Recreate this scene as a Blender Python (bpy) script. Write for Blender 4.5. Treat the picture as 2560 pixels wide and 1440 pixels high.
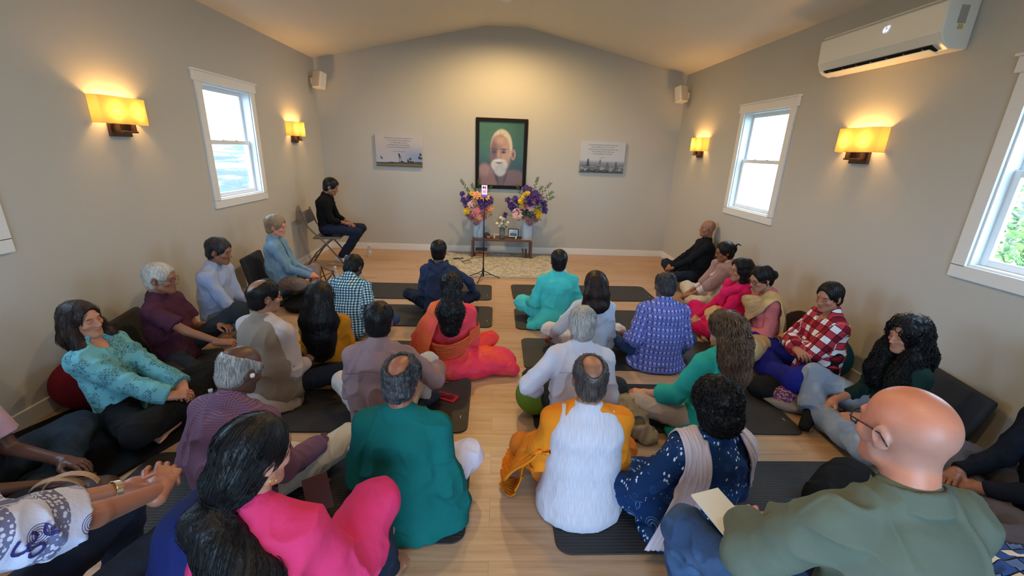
import bpy, bmesh, math, random
import numpy as np
from mathutils import Vector, Matrix, noise
for o in list(bpy.data.objects): bpy.data.objects.remove(o)
scene = bpy.context.scene
COL = scene.collection
PI = math.pi
# ------------------------------------------------------------------ camera
FPX, PITCH, ROLL, YAW, CAMH = 1066.0, .312, .037, .042, 1.75
_F = np.array([math.sin(YAW)*math.cos(PITCH), math.cos(YAW)*math.cos(PITCH), -math.sin(PITCH)])
_R0 = np.array([math.cos(YAW), -math.sin(YAW), 0.]); _U0 = np.cross(_R0, _F)
_R = math.cos(ROLL)*_R0 + math.sin(ROLL)*_U0; _U = -math.sin(ROLL)*_R0 + math.cos(ROLL)*_U0
cam_data = bpy.data.cameras.new('camera'); cam = bpy.data.objects.new('camera', cam_data); COL.objects.link(cam)
cam_data.sensor_width = 36; cam_data.lens = 36*FPX/2560; cam_data.clip_start = .05; cam_data.clip_end = 400
M = Matrix.Identity(4)
for i in range(3):
    M[i][0] = _R[i]; M[i][1] = _U[i]; M[i][2] = -_F[i]
M[0][3], M[1][3], M[2][3] = 0, 0, CAMH
cam.matrix_world = M
scene.camera = cam
def _ray(x, y): return _F*FPX + _R*(x-1280) - _U*(y-720)
def at_z(x, y, z=0.):
    "the point at height z seen at pixel x, y"
    r = _ray(x, y); return np.array([0, 0, CAMH]) + r*(z-CAMH)/r[2]
def at_x(x, y, X):
    r = _ray(x, y); return np.array([0, 0, CAMH]) + r*X/r[0]
def at_y(x, y, Y):
    r = _ray(x, y); return np.array([0, 0, CAMH]) + r*Y/r[1]
# ------------------------------------------------------------------ view, world, daylight
scene.view_settings.view_transform = 'Standard'
try: scene.view_settings.look = 'None'
except Exception: pass
scene.view_settings.gamma = 1
scene.view_settings.use_curve_mapping = False
scene.view_settings.exposure = 0.2
world = bpy.data.worlds.new('daylight_sky'); scene.world = world; world.use_nodes = True
bg = world.node_tree.nodes['Background']
bg.inputs[0].default_value = (.45, .69, 1.0, 1); bg.inputs[1].default_value = 12.5
sun_d = bpy.data.lights.new('sun', 'SUN'); sun = bpy.data.objects.new('sun', sun_d); COL.objects.link(sun)
sun_d.energy = 8; sun_d.color = (1, .93, .8); sun_d.angle = .01
sun.rotation_euler = Vector((0.02, -1, -.9)).to_track_quat('-Z', 'Y').to_euler(); sun.location = (0, 30, 30)
# room size
D, WL, WR, H, HR, Y0 = 7.486, -2.909, 3.017, 3.0, 3.56, -1.9
KL, KR = -.23, .40          # flat strip of the ceiling at the ridge
WZ0, WZ1 = 1.15, 2.28       # window opening heights
WINS = {'left': [(4.63, 5.49), (1.66, 2.52)], 'right': [(4.66, 5.53), (1.69, 2.55)]}
FILL_DOOR = (-1.3, 1.3, 2.35)  # added opening in the unseen rear wall, for fill light
def portal(name, loc, rot, sx, sy):
    l = bpy.data.lights.new(name, 'AREA'); l.shape = 'RECTANGLE'; l.size = sx; l.size_y = sy
    l.cycles.is_portal = True
    o = bpy.data.objects.new(name, l); COL.objects.link(o); o.location = loc; o.rotation_euler = rot
for side, X, ry in (('left', WL-.14, -PI/2), ('right', WR+.14, PI/2)):
    for a, b in WINS[side]:
        portal('daylight_'+side, (X, (a+b)/2, (WZ0+WZ1)/2), (0, ry, 0), WZ1-WZ0, b-a)
portal('daylight_fill_rear', ((FILL_DOOR[0]+FILL_DOOR[1])/2, Y0-.13, FILL_DOOR[2]/2), (PI/2, 0, 0), FILL_DOOR[1]-FILL_DOOR[0], FILL_DOOR[2])  # portal of the added rear door, guiding its fill daylight
# ------------------------------------------------------------------ materials
MATS = {}
def new_mat(name):
    m = bpy.data.materials.new(name); m.use_nodes = True
    nt = m.node_tree; return m, nt, nt.nodes['Principled BSDF']
def rgb(r, g, b):
    "sRGB 0-255 to linear"
    f = lambda c: (c/255/12.92) if c/255 <= .04045 else ((c/255+.055)/1.055)**2.4
    return (f(r), f(g), f(b))
def node(nt, t, **kw):
    n = nt.nodes.new(t)
    for k, v in kw.items(): setattr(n, k, v)
    return n
def lk(nt, a, b): nt.links.new(a, b)
def math_n(nt, op, a, b=None, c=None, clamp=False):
    n = node(nt, 'ShaderNodeMath', operation=op, use_clamp=clamp)
    for i, v in enumerate((a, b, c)):
        if v is None: continue
        if isinstance(v, (int, float)): n.inputs[i].default_value = v
        else: lk(nt, v, n.inputs[i])
    return n.outputs[0]
def mix_c(nt, fac, a, b):
    n = node(nt, 'ShaderNodeMix', data_type='RGBA')
    if isinstance(fac, (int, float)): n.inputs[0].default_value = fac
    else: lk(nt, fac, n.inputs[0])
    for i, v in ((6, a), (7, b)):
        if isinstance(v, (tuple, list)): n.inputs[i].default_value = (*v[:3], 1)
        else: lk(nt, v, n.inputs[i])
    return n.outputs[2]
def noise_n(nt, vec, scale, detail=3, rough=.5):
    n = node(nt, 'ShaderNodeTexNoise'); n.inputs['Scale'].default_value = scale
    n.inputs['Detail'].default_value = detail; n.inputs['Roughness'].default_value = rough
    if vec is not None: lk(nt, vec, n.inputs['Vector'])
    return n.outputs['Fac']
def mapping(nt, vec, scale=(1, 1, 1), rot=(0, 0, 0), loc=(0, 0, 0)):
    n = node(nt, 'ShaderNodeMapping'); n.inputs['Scale'].default_value = scale
    n.inputs['Rotation'].default_value = rot; n.inputs['Location'].default_value = loc
    lk(nt, vec, n.inputs['Vector']); return n.outputs[0]
def objco(nt): return node(nt, 'ShaderNodeTexCoord').outputs['Object']
def bump(nt, bsdf, h, strength=.3, dist=.01):
    n = node(nt, 'ShaderNodeBump'); n.inputs['Strength'].default_value = strength; n.inputs['Distance'].default_value = dist
    lk(nt, h, n.inputs['Height']); lk(nt, n.outputs[0], bsdf.inputs['Normal'])
def ramp(nt, fac, stops, interp='LINEAR'):
    n = node(nt, 'ShaderNodeValToRGB'); n.color_ramp.interpolation = interp
    while len(n.color_ramp.elements) < len(stops): n.color_ramp.elements.new(.5)
    for e, (p, c) in zip(n.color_ramp.elements, stops):
        e.position = p; e.color = (*c[:3], 1)
    lk(nt, fac, n.inputs[0]); return n.outputs[0]
def simple(name, col, rough=.5, metal=0., spec=None, nz=0., nscale=20, bmp=0., emis=None, alpha=None, trans=None):
    if name in MATS: return MATS[name]
    m, nt, b = new_mat(name)
    b.inputs['Base Color'].default_value = (*col, 1); b.inputs['Roughness'].default_value = rough
    b.inputs['Metallic'].default_value = metal
    if spec is not None: b.inputs['Specular IOR Level'].default_value = spec
    if nz or bmp:
        f = noise_n(nt, objco(nt), nscale, 4)
        if nz: lk(nt, mix_c(nt, f, tuple(c*(1-nz) for c in col), tuple(min(1, c*(1+nz)) for c in col)), b.inputs['Base Color'])
        if bmp: bump(nt, b, f, bmp, .01)
    if emis: b.inputs['Emission Color'].default_value = (*emis[0], 1); b.inputs['Emission Strength'].default_value = emis[1]
    if trans: b.inputs['Transmission Weight'].default_value = trans
    MATS[name] = m; return m
# ------------------------------------------------------------------ mesh helpers
class MB:
    "collects boxes, tubes, lathes; builds ONE mesh object"
    def __init__(s): s.v = []; s.f = []
    def add(s, V, Fc):
        n = len(s.v); s.v += [tuple(map(float, v)) for v in V]; s.f += [tuple(i+n for i in f) for f in Fc]; return s
    def box(s, c, d, R=None):
        c = Vector(c); V = []
        for x in (-.5, .5):
            for y in (-.5, .5):
                for z in (-.5, .5):
                    p = Vector((x*d[0], y*d[1], z*d[2]))
                    if R is not None: p = R @ p
                    V.append(c+p)
        return s.add(V, [(0, 1, 3, 2), (4, 6, 7, 5), (0, 4, 5, 1), (2, 3, 7, 6), (0, 2, 6, 4), (1, 5, 7, 3)])
    def tube(s, pts, r, n=8, cap=True, closed=False):
        pts = [Vector(p) for p in pts]; m = len(pts); V = []; Fc = []
        rs = r if isinstance(r, (list, tuple)) else [r]*m
        t0 = (pts[1]-pts[0]).normalized(); a = t0.orthogonal().normalized()
        for i in range(m):
            if closed: t = (pts[(i+1) % m]-pts[i-1]).normalized()
            else: t = (pts[min(i+1, m-1)]-pts[max(i-1, 0)]).normalized()
            a = (a - t*a.dot(t)).normalized(); b = t.cross(a)
            for j in range(n):
                w = 2*PI*j/n; V.append(pts[i]+(a*math.cos(w)+b*math.sin(w))*rs[i])
        for i in range(m if closed else m-1):
            k = (i+1) % m
            for j in range(n): Fc.append((i*n+j, i*n+(j+1) % n, k*n+(j+1) % n, k*n+j))
        if cap and not closed: Fc += [tuple(range(n-1, -1, -1)), tuple(range((m-1)*n, m*n))]
        return s.add(V, Fc)
    def lathe(s, prof, c=(0, 0, 0), n=24, R=None):
        V = []; Fc = []; m = len(prof); c = Vector(c)
        for (r, z) in prof:
            for j in range(n):
                w = 2*PI*j/n; p = Vector((r*math.cos(w), r*math.sin(w), z))
                if R is not None: p = R @ p
                V.append(c+p)
        for i in range(m-1):
            for j in range(n): Fc.append((i*n+j, i*n+(j+1) % n, (i+1)*n+(j+1) % n, (i+1)*n+j))
        if prof[0][0] > 1e-6: Fc.append(tuple(range(n-1, -1, -1)))
        if prof[-1][0] > 1e-6: Fc.append(tuple(range((m-1)*n, m*n)))
        return s.add(V, Fc)
    def prism(s, poly, h, c=(0, 0, 0), R=None):
        "poly in xy extruded by h in z"
        n = len(poly); c = Vector(c); V = []
        for z in (0, h):
            for p in poly:
                q = Vector((p[0], p[1], z))
                if R is not None: q = R @ q
                V.append(c+q)
        Fc = [tuple(range(n-1, -1, -1)), tuple(range(n, 2*n))]
        for i in range(n): Fc.append((i, (i+1) % n, n+(i+1) % n, n+i))
        return s.add(V, Fc)
    def build(s, name, m, parent=None, bev=0., smooth=False, loc=None, rot=None, seg=2, sub=0):
        me = bpy.data.meshes.new(name); me.from_pydata(s.v, [], s.f); me.validate(); me.update()
        bm = bmesh.new(); bm.from_mesh(me); bmesh.ops.recalc_face_normals(bm, faces=bm.faces); bm.to_mesh(me); bm.free()
        o = bpy.data.objects.new(name, me); COL.objects.link(o)
        if m is not None: me.materials.append(m)
        if smooth:
            for p in me.polygons: p.use_smooth = True
        if bev:
            b = o.modifiers.new('bevel', 'BEVEL'); b.width = bev; b.segments = seg; b.limit_method = 'ANGLE'; b.angle_limit = .6
        if sub:
            q = o.modifiers.new('subd', 'SUBSURF'); q.levels = q.render_levels = sub
        if parent is not None: o.parent = parent
        if loc is not None: o.location = loc
        if rot is not None: o.rotation_euler = rot
        return o
def tag(o, label=None, cat=None, group=None, kind=None):
    if label: o['label'] = label
    if cat: o['category'] = cat
    if group: o['group'] = group
    if kind: o['kind'] = kind
    return o
def thing(name, label, cat, loc=(0, 0, 0), rz=0., group=None):
    o = bpy.data.objects.new(name, None); COL.objects.link(o); o.location = loc; o.rotation_euler = (0, 0, rz)
    o.empty_display_size = .1
    return tag(o, label, cat, group)
def struct(o): o['kind'] = 'structure'; return o
def rrect(w, h, r, n=6):
    P = []
    for cx, cy, a0 in ((w/2-r, h/2-r, 0), (-w/2+r, h/2-r, PI/2), (-w/2+r, -h/2+r, PI), (w/2-r, -h/2+r, 1.5*PI)):
        for i in range(n+1):
            a = a0+PI/2*i/n; P.append((cx+r*math.cos(a), cy+r*math.sin(a)))
    return P
def np_mesh(name, V, Q, m, parent=None, cols=None, cuv=None, tris=None, loc=None, rz=None):
    me = bpy.data.meshes.new(name); V = np.asarray(V, np.float32); Q = np.asarray(Q, np.int32)
    me.vertices.add(len(V)); me.vertices.foreach_set('co', V.ravel())
    k = Q.shape[1]; me.loops.add(Q.size); me.loops.foreach_set('vertex_index', Q.ravel())
    me.polygons.add(len(Q)); me.polygons.foreach_set('loop_start', np.arange(0, Q.size, k, dtype=np.int32))
    me.polygons.foreach_set('use_smooth', np.ones(len(Q), bool))
    me.update(calc_edges=True)
    if cols is not None:
        a = me.color_attributes.new('Col', 'FLOAT_COLOR', 'POINT')
        a.data.foreach_set('color', np.c_[cols, np.ones(len(V))].astype(np.float32).ravel())
    if cuv is not None:
        a = me.attributes.new('cuv', 'FLOAT_VECTOR', 'POINT'); a.data.foreach_set('vector', np.asarray(cuv, np.float32).ravel())
    o = bpy.data.objects.new(name, me); COL.objects.link(o)
    if m is not None: me.materials.append(m)
    if parent is not None: o.parent = parent
    if loc is not None: o.location = loc
    if rz is not None: o.rotation_euler = (0, 0, rz)
    return o
# ------------------------------------------------------------------ soft shapes: blended solids turned into one skin
def nrm(v): v = np.asarray(v, float); return v/max(1e-9, np.linalg.norm(v))
def _hash(ix, iy, iz, seed):
    h = (ix.astype(np.int64)*374761393 + iy.astype(np.int64)*668265263 + iz.astype(np.int64)*2147483647 + seed*974634777) & 0x7fffffff
    h = ((h ^ (h >> 13))*1274126177) & 0x7fffffff
    return ((h ^ (h >> 16)) & 0xffff)/65535.
def vnoise(P, seed=0):
    P = np.asarray(P, float); i = np.floor(P); f = P-i; f = f*f*(3-2*f); i = i.astype(np.int64)
    r = 0
    for dx in (0, 1):
        for dy in (0, 1):
            for dz in (0, 1):
                w = (f[:, 0] if dx else 1-f[:, 0])*(f[:, 1] if dy else 1-f[:, 1])*(f[:, 2] if dz else 1-f[:, 2])
                r = r + w*_hash(i[:, 0]+dx, i[:, 1]+dy, i[:, 2]+dz, seed)
    return r*2-1
class Soft:
    def __init__(s): s.ops = []
    def cone(s, a, b, ra, rb, k=.02, side=None, fac=1., sub=False, flat=(False, False), disp=0.):
        s.ops.append(('c', np.array(a, float), np.array(b, float), ra, rb, k, None if side is None else nrm(side), fac, sub, flat)); return s
    def ell(s, c, r, k=.02, R=None, sub=False):
        s.ops.append(('e', np.array(c, float), np.array(r, float), None if R is None else np.array(R, float), k, sub)); return s
    def cut(s, c, n): s.ops.append(('p', np.array(c, float), nrm(n))); return s
    def chain(s, pts, rs, k=.02, side=None, fac=1.):
        for i in range(len(pts)-1): s.cone(pts[i], pts[i+1], rs[i], rs[i+1], k, side, fac)
        return s
    def bounds(s):
        lo = np.full(3, 9.); hi = -lo
        for o in s.ops:
            if o[0] == 'c' and not o[8]:
                r = max(o[3], o[4])*max(1, o[7])+.02; lo = np.minimum(lo, np.minimum(o[1], o[2])-r); hi = np.maximum(hi, np.maximum(o[1], o[2])+r)
            if o[0] == 'e' and not o[5]:
                r = o[2] if o[3] is None else np.full(3, max(o[2])); lo = np.minimum(lo, o[1]-r-.02); hi = np.maximum(hi, o[1]+r+.02)
        return lo, hi
    def field(s, vs, zmin=None):
        lo, hi = s.bounds()
        if zmin is not None: lo[2] = max(lo[2], zmin-2*vs)
        lo = lo-2*vs; n = np.ceil((hi-lo)/vs).astype(int)+3
        ax = [lo[i]+np.arange(n[i])*vs for i in range(3)]
        F = np.full(n, .5, np.float32)
        for o in s.ops:
            if o[0] == 'p':
                c, nn = o[1], o[2]
                d = (ax[0][:, None, None]-c[0])*nn[0]+(ax[1][None, :, None]-c[1])*nn[1]+(ax[2][None, None, :]-c[2])*nn[2]
                F = np.maximum(F, d.astype(np.float32)); continue
            if o[0] == 'c':
                _, a, b, ra, rb, k, side, fac, sub, flat = o; m = max(ra, rb)*max(1, fac)+k+3*vs
                l = np.minimum(a, b)-m; h = np.maximum(a, b)+m
            else:
                _, c, r, R, k, sub = o; m = (r if R is None else np.full(3, max(r)))+k+3*vs; l = c-m; h = c+m
            i0 = np.clip(np.floor((l-lo)/vs).astype(int), 0, n); i1 = np.clip(np.ceil((h-lo)/vs).astype(int)+1, 0, n)
            if (i1 <= i0).any(): continue
            X = ax[0][i0[0]:i1[0], None, None].astype(np.float32); Y = ax[1][None, i0[1]:i1[1], None].astype(np.float32); Z = ax[2][None, None, i0[2]:i1[2]].astype(np.float32)
            if o[0] == 'c':
                ab = b-a; L2 = max(1e-9, ab@ab); px, py, pz = X-a[0], Y-a[1], Z-a[2]
                tr = (px*ab[0]+py*ab[1]+pz*ab[2])/L2; t = np.clip(tr, 0, 1)
                qx, qy, qz = px-t*ab[0], py-t*ab[1], pz-t*ab[2]
                if side is not None:
                    qs = (qx*side[0]+qy*side[1]+qz*side[2])*(1-1/fac)
                    qx, qy, qz = qx-side[0]*qs, qy-side[1]*qs, qz-side[2]*qs
                d = np.sqrt(qx*qx+qy*qy+qz*qz)-(ra+(rb-ra)*t)
                L = math.sqrt(L2)
                if flat[0]: d = np.maximum(d, -tr*L)
                if flat[1]: d = np.maximum(d, (tr-1)*L)
            else:
                px, py, pz = X-c[0], Y-c[1], Z-c[2]
                if R is not None:
                    px, py, pz = (px*R[0, 0]+py*R[1, 0]+pz*R[2, 0], px*R[0, 1]+py*R[1, 1]+pz*R[2, 1], px*R[0, 2]+py*R[1, 2]+pz*R[2, 2])
                k0 = np.sqrt((px/r[0])**2+(py/r[1])**2+(pz/r[2])**2); k1 = np.sqrt((px/r[0]**2)**2+(py/r[1]**2)**2+(pz/r[2]**2)**2)
                d = k0*(k0-1)/np.maximum(k1, 1e-6)
            sl = tuple(slice(i0[i], i1[i]) for i in range(3)); A = F[sl]
            if sub:
                d = -d; hh = np.clip(.5-.5*(d-A)/k, 0, 1); F[sl] = d*(1-hh)+A*hh+k*hh*(1-hh)
            else:
                hh = np.clip(.5+.5*(d-A)/k, 0, 1); F[sl] = d*(1-hh)+A*hh-k*hh*(1-hh)
        return F, lo, vs
E12 = [((0,0,0),(1,0,0)),((0,1,0),(1,1,0)),((0,0,1),(1,0,1)),((0,1,1),(1,1,1)),((0,0,0),(0,1,0)),((1,0,0),(1,1,0)),((0,0,1),(0,1,1)),((1,0,1),(1,1,1)),((0,0,0),(0,0,1)),((1,0,0),(1,0,1)),((0,1,0),(0,1,1)),((1,1,0),(1,1,1))]
def skin_of(F, lo, vs, smooth=1):
    F = F.copy()
    F[0] = F[-1] = .5; F[:, 0] = F[:, -1] = .5; F[:, :, 0] = F[:, :, -1] = .5
    S = F < 0; c = np.zeros(tuple(n-1 for n in F.shape), np.int8)
    for dx in (0, 1):
        for dy in (0, 1):
            for dz in (0, 1): c += S[dx:S.shape[0]-1+dx, dy:S.shape[1]-1+dy, dz:S.shape[2]-1+dz]
    act = (c > 0) & (c < 8); ids = np.argwhere(act); idx = np.full(act.shape, -1, np.int32); idx[act] = np.arange(len(ids))
    P = np.zeros((len(ids), 3)); N = np.zeros(len(ids))
    i, j, k = ids.T
    for a, b in E12:
        fa = F[i+a[0], j+a[1], k+a[2]]; fb = F[i+b[0], j+b[1], k+b[2]]; cr = (fa < 0) != (fb < 0)
        t = np.where(cr, fa/np.where(cr, fa-fb, 1), 0)
        P += np.where(cr[:, None], np.array(a)+t[:, None]*(np.array(b)-np.array(a)), 0); N += cr
    V = (ids+P/N[:, None])*vs+lo
    Q = []
    for ax in range(3):
        A = np.moveaxis(S, ax, 0); d = A[:-1] != A[1:]; d = np.moveaxis(d, 0, ax)
        e = np.argwhere(d); u, w = [(1, 2), (2, 0), (0, 1)][ax]
        e = e[(e[:, u] > 0) & (e[:, w] > 0) & (e[:, u] < act.shape[u]) & (e[:, w] < act.shape[w])]
        if not len(e): continue
        ins = S[e[:, 0], e[:, 1], e[:, 2]]
        def cell(du, dw):
            q = e.copy(); q[:, u] += du; q[:, w] += dw; return idx[q[:, 0], q[:, 1], q[:, 2]]
        q = np.stack([cell(-1, -1), cell(0, -1), cell(0, 0), cell(-1, 0)], 1)
        q[~ins] = q[~ins][:, ::-1]; Q.append(q)
    Q = np.concatenate(Q)
    for _ in range(smooth):
        E = np.concatenate([Q[:, [0, 1]], Q[:, [1, 2]], Q[:, [2, 3]], Q[:, [3, 0]]])
        n = len(V); cnt = np.bincount(E[:, 0], minlength=n)+np.bincount(E[:, 1], minlength=n)
        A = np.stack([np.bincount(E[:, 0], V[E[:, 1], a], n)+np.bincount(E[:, 1], V[E[:, 0], a], n) for a in range(3)], 1)
        V = V*.5+.5*A/cnt[:, None]
    return V, Q
def vnormals(V, Q):
    n = np.cross(V[Q[:, 2]]-V[Q[:, 0]], V[Q[:, 3]]-V[Q[:, 1]]); N = np.zeros_like(V)
    for c in range(4):
        for a in range(3): N[:, a] += np.bincount(Q[:, c], n[:, a], len(V))
    return N/np.maximum(1e-9, np.linalg.norm(N, axis=1))[:, None]
def solid(soft, vs, smooth=1, zmin=None):
    return skin_of(*soft.field(vs, zmin), smooth)
def fold(V, Q, amp=.005, freq=(11, 11, 5), seed=0, fine=.0015):
    N = vnormals(V, Q); W = V*np.array(freq)
    W = W + .7*np.stack([vnoise(V*5+9, seed+5), vnoise(V*5, seed+6), vnoise(V*5+3, seed+7)], 1)
    r = 1-np.abs(vnoise(W, seed))*2; r = np.where(r > 0, r**1.6*1.2, r*.6); r2 = vnoise(V*38, seed+2)
    return V+N*((amp*r)+fine*r2)[:, None]
def merge(parts):
    V = []; Q = []; n = 0
    for v, q in parts: V.append(v); Q.append(q+n); n += len(v)
    return np.concatenate(V), np.concatenate(Q)
# ------------------------------------------------------------------ cloth, skin, hair materials
def cloth(name, col, pat='plain', c2=None, c3=None, rough=.85, bmp=.45, sheen=.0, sc=1.):
    name = 'fabric_'+name
    if name in MATS: return MATS[name]
    m, nt, b = new_mat(name); b.inputs['Roughness'].default_value = rough; b.inputs['Specular IOR Level'].default_value = .2
    if sheen: b.inputs['Sheen Weight'].default_value = sheen
    at = node(nt, 'ShaderNodeAttribute', attribute_name='cuv'); uv = at.outputs['Vector']
    oc = objco(nt); sep = node(nt, 'ShaderNodeSeparateXYZ'); lk(nt, uv, sep.inputs[0]); u, v = sep.outputs[0], sep.outputs[1]
    weave = noise_n(nt, oc, 260, 2); soft = noise_n(nt, oc, 9, 3)
    c = tuple(col); base = mix_c(nt, soft, tuple(x*.86 for x in c), tuple(min(1, x*1.1) for x in c))
    def band(x, per, w, off=0.):
        t = math_n(nt, 'FRACT', math_n(nt, 'ADD', math_n(nt, 'MULTIPLY', x, 1/per), off+40))
        return math_n(nt, 'LESS_THAN', t, w)
    hgt = weave
    if pat == 'check':
        f = math_n(nt, 'MULTIPLY', math_n(nt, 'ADD', band(u, .024, .45), band(v, .024, .45)), .5)
        base = ramp(nt, f, [(0, c), (.5, c2), (1, c3)])
        th = math_n(nt, 'MAXIMUM', band(u, .024, .12, .4), band(v, .024, .12, .4)); base = mix_c(nt, th, base, tuple(x*.35 for x in c))
    elif pat == 'finecheck':
        f = math_n(nt, 'MAXIMUM', band(u, .009, .25), band(v, .009, .25)); base = mix_c(nt, f, base, c2)
    elif pat == 'plaid':
        P = .05
        a, d = band(u, P*2, .5), band(v, P*2, .5)
        f = math_n(nt, 'MULTIPLY', math_n(nt, 'ADD', a, math_n(nt, 'MULTIPLY', d, 1)), .5)
        base = ramp(nt, f, [(0, c3), (.4, c), (.9, c2)], 'CONSTANT')
        ln = math_n(nt, 'MAXIMUM', band(u, P, .09, .04), band(v, P, .09, .04)); base = mix_c(nt, ln, base, rgb(35, 22, 30))
    elif pat == 'print':
        ux = math_n(nt, 'MULTIPLY', math_n(nt, 'SUBTRACT', math_n(nt, 'FRACT', math_n(nt, 'ADD', math_n(nt, 'MULTIPLY', u, 1/.034), 40.)), .5), 1.)
        vy = math_n(nt, 'SUBTRACT', math_n(nt, 'FRACT', math_n(nt, 'ADD', math_n(nt, 'MULTIPLY', v, 1/.05), 40.)), .5)
        hy = math_n(nt, 'MULTIPLY', math_n(nt, 'MULTIPLY', vy, vy), 1.3)
        d = math_n(nt, 'ABSOLUTE', math_n(nt, 'SUBTRACT', math_n(nt, 'ABSOLUTE', ux), math_n(nt, 'ADD', hy, .04)))
        mot = math_n(nt, 'LESS_THAN', d, .05)
        bars = math_n(nt, 'MULTIPLY', band(u, .0068, .35), math_n(nt, 'GREATER_THAN', math_n(nt, 'ABSOLUTE', ux), .26))
        base = mix_c(nt, bars, base, c2); base = mix_c(nt, mot, base, c3)
        wd = math_n(nt, 'MULTIPLY', band(v, .05, .12, .44), math_n(nt, 'GREATER_THAN', math_n(nt, 'ABSOLUTE', ux), .3)); base = mix_c(nt, wd, base, rgb(225, 228, 250))
    elif pat == 'floral':
        vo = node(nt, 'ShaderNodeTexVoronoi'); vo.inputs['Scale'].default_value = 13*sc; lk(nt, oc, vo.inputs['Vector'])
        w = math_n(nt, 'SINE', math_n(nt, 'MULTIPLY', vo.outputs['Distance'], 75))
        ring = math_n(nt, 'MULTIPLY', math_n(nt, 'GREATER_THAN', w, .55), math_n(nt, 'LESS_THAN', vo.outputs['Distance'], .36))
        base = mix_c(nt, math_n(nt, 'MULTIPLY', ring, .7), base, c2)
        v2 = node(nt, 'ShaderNodeTexVoronoi'); v2.inputs['Scale'].default_value = 55*sc
        lk(nt, mapping(nt, oc, (1, 1, .45), (0, .5, 0)), v2.inputs['Vector'])
        n2 = noise_n(nt, oc, 16*sc, 2)
        lf = math_n(nt, 'MULTIPLY', math_n(nt, 'LESS_THAN', v2.outputs['Distance'], .26), math_n(nt, 'GREATER_THAN', n2, .5)); base = mix_c(nt, lf, base, c3)
    elif pat == 'lace':
        vo = node(nt, 'ShaderNodeTexVoronoi', feature='DISTANCE_TO_EDGE'); vo.inputs['Scale'].default_value = 95
        wv = mapping(nt, oc); lk(nt, wv, vo.inputs['Vector'])
        n2 = noise_n(nt, oc, 14, 3); f = math_n(nt, 'MULTIPLY', math_n(nt, 'LESS_THAN', vo.outputs['Distance'], .09), math_n(nt, 'GREATER_THAN', n2, .5))
        base = mix_c(nt, f, base, c2); hgt = math_n(nt, 'ADD', weave, vo.outputs['Distance'])
    elif pat == 'streak':
        n2 = noise_n(nt, mapping(nt, uv, (260, 16, 1)), 1, 2); f = math_n(nt, 'SMOOTH_MIN', n2, 1., .01)
        base = mix_c(nt, ramp(nt, n2, [(.40, (0, 0, 0)), (.62, (1, 1, 1))]), c2, c)
    elif pat == 'eyelet':
        vo = node(nt, 'ShaderNodeTexVoronoi'); vo.inputs['Scale'].default_value = 1; vo.inputs['Randomness'].default_value = .0
        lk(nt, mapping(nt, uv, (60, 60, 0), (0, 0, .78)), vo.inputs['Vector'])
        base = mix_c(nt, math_n(nt, 'LESS_THAN', vo.outputs['Distance'], .3), base, c2)
    elif pat == 'om':
        # printed cotton: broad stripes, dotted borders, ringed medallions
        st = band(v, .12, .36); inb = node(nt, 'ShaderNodeTexVoronoi'); inb.inputs['Scale'].default_value = 1; inb.inputs['Randomness'].default_value = .6
        lk(nt, mapping(nt, uv, (120, 95, 0)), inb.inputs['Vector'])
        fill = math_n(nt, 'MULTIPLY', st, math_n(nt, 'GREATER_THAN', inb.outputs['Distance'], .42))
        edge = math_n(nt, 'MULTIPLY', math_n(nt, 'MAXIMUM', band(v, .12, .035), band(v, .12, .035, .67)), band(u, .011, .6))
        vo = node(nt, 'ShaderNodeTexVoronoi'); vo.inputs['Scale'].default_value = 1; vo.inputs['Randomness'].default_value = .0
        lk(nt, mapping(nt, uv, (1/.085, 1/.12, 0), (0, 0, 0), (0, .18, 0)), vo.inputs['Vector'])
        ds = vo.outputs['Distance']; ri = math_n(nt, 'MULTIPLY', math_n(nt, 'GREATER_THAN', math_n(nt, 'SINE', math_n(nt, 'MULTIPLY', ds, 130)), .0), math_n(nt, 'LESS_THAN', ds, .24))
        ri = math_n(nt, 'MULTIPLY', ri, math_n(nt, 'SUBTRACT', 1, st))
        f = math_n(nt, 'MAXIMUM', math_n(nt, 'MAXIMUM', fill, edge), ri, clamp=True)
        base = mix_c(nt, math_n(nt, 'MULTIPLY', f, .8), base, c2)
    elif pat == 'border':
        n2 = noise_n(nt, oc, 60, 3); base = mix_c(nt, math_n(nt, 'GREATER_THAN', n2, .52), base, c2)
    elif pat == 'silk':
        n2 = noise_n(nt, oc, 4.5, 2); base = mix_c(nt, ramp(nt, n2, [(.4, (0, 0, 0)), (.6, (1, 1, 1))]), c, c2)
        b.inputs['Roughness'].default_value = .45
    elif pat == 'denim':
        n2 = noise_n(nt, oc, 6, 4); base = mix_c(nt, ramp(nt, n2, [(.45, (0, 0, 0)), (.68, (1, 1, 1))]), c, c2)
    lk(nt, base, b.inputs['Base Color'])
    h = math_n(nt, 'ADD', math_n(nt, 'MULTIPLY', hgt, .06), noise_n(nt, mapping(nt, oc, (1, 1, .6)), 16, 4))
    bump(nt, b, h, bmp, .018)
    MATS[name] = m; return m
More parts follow.
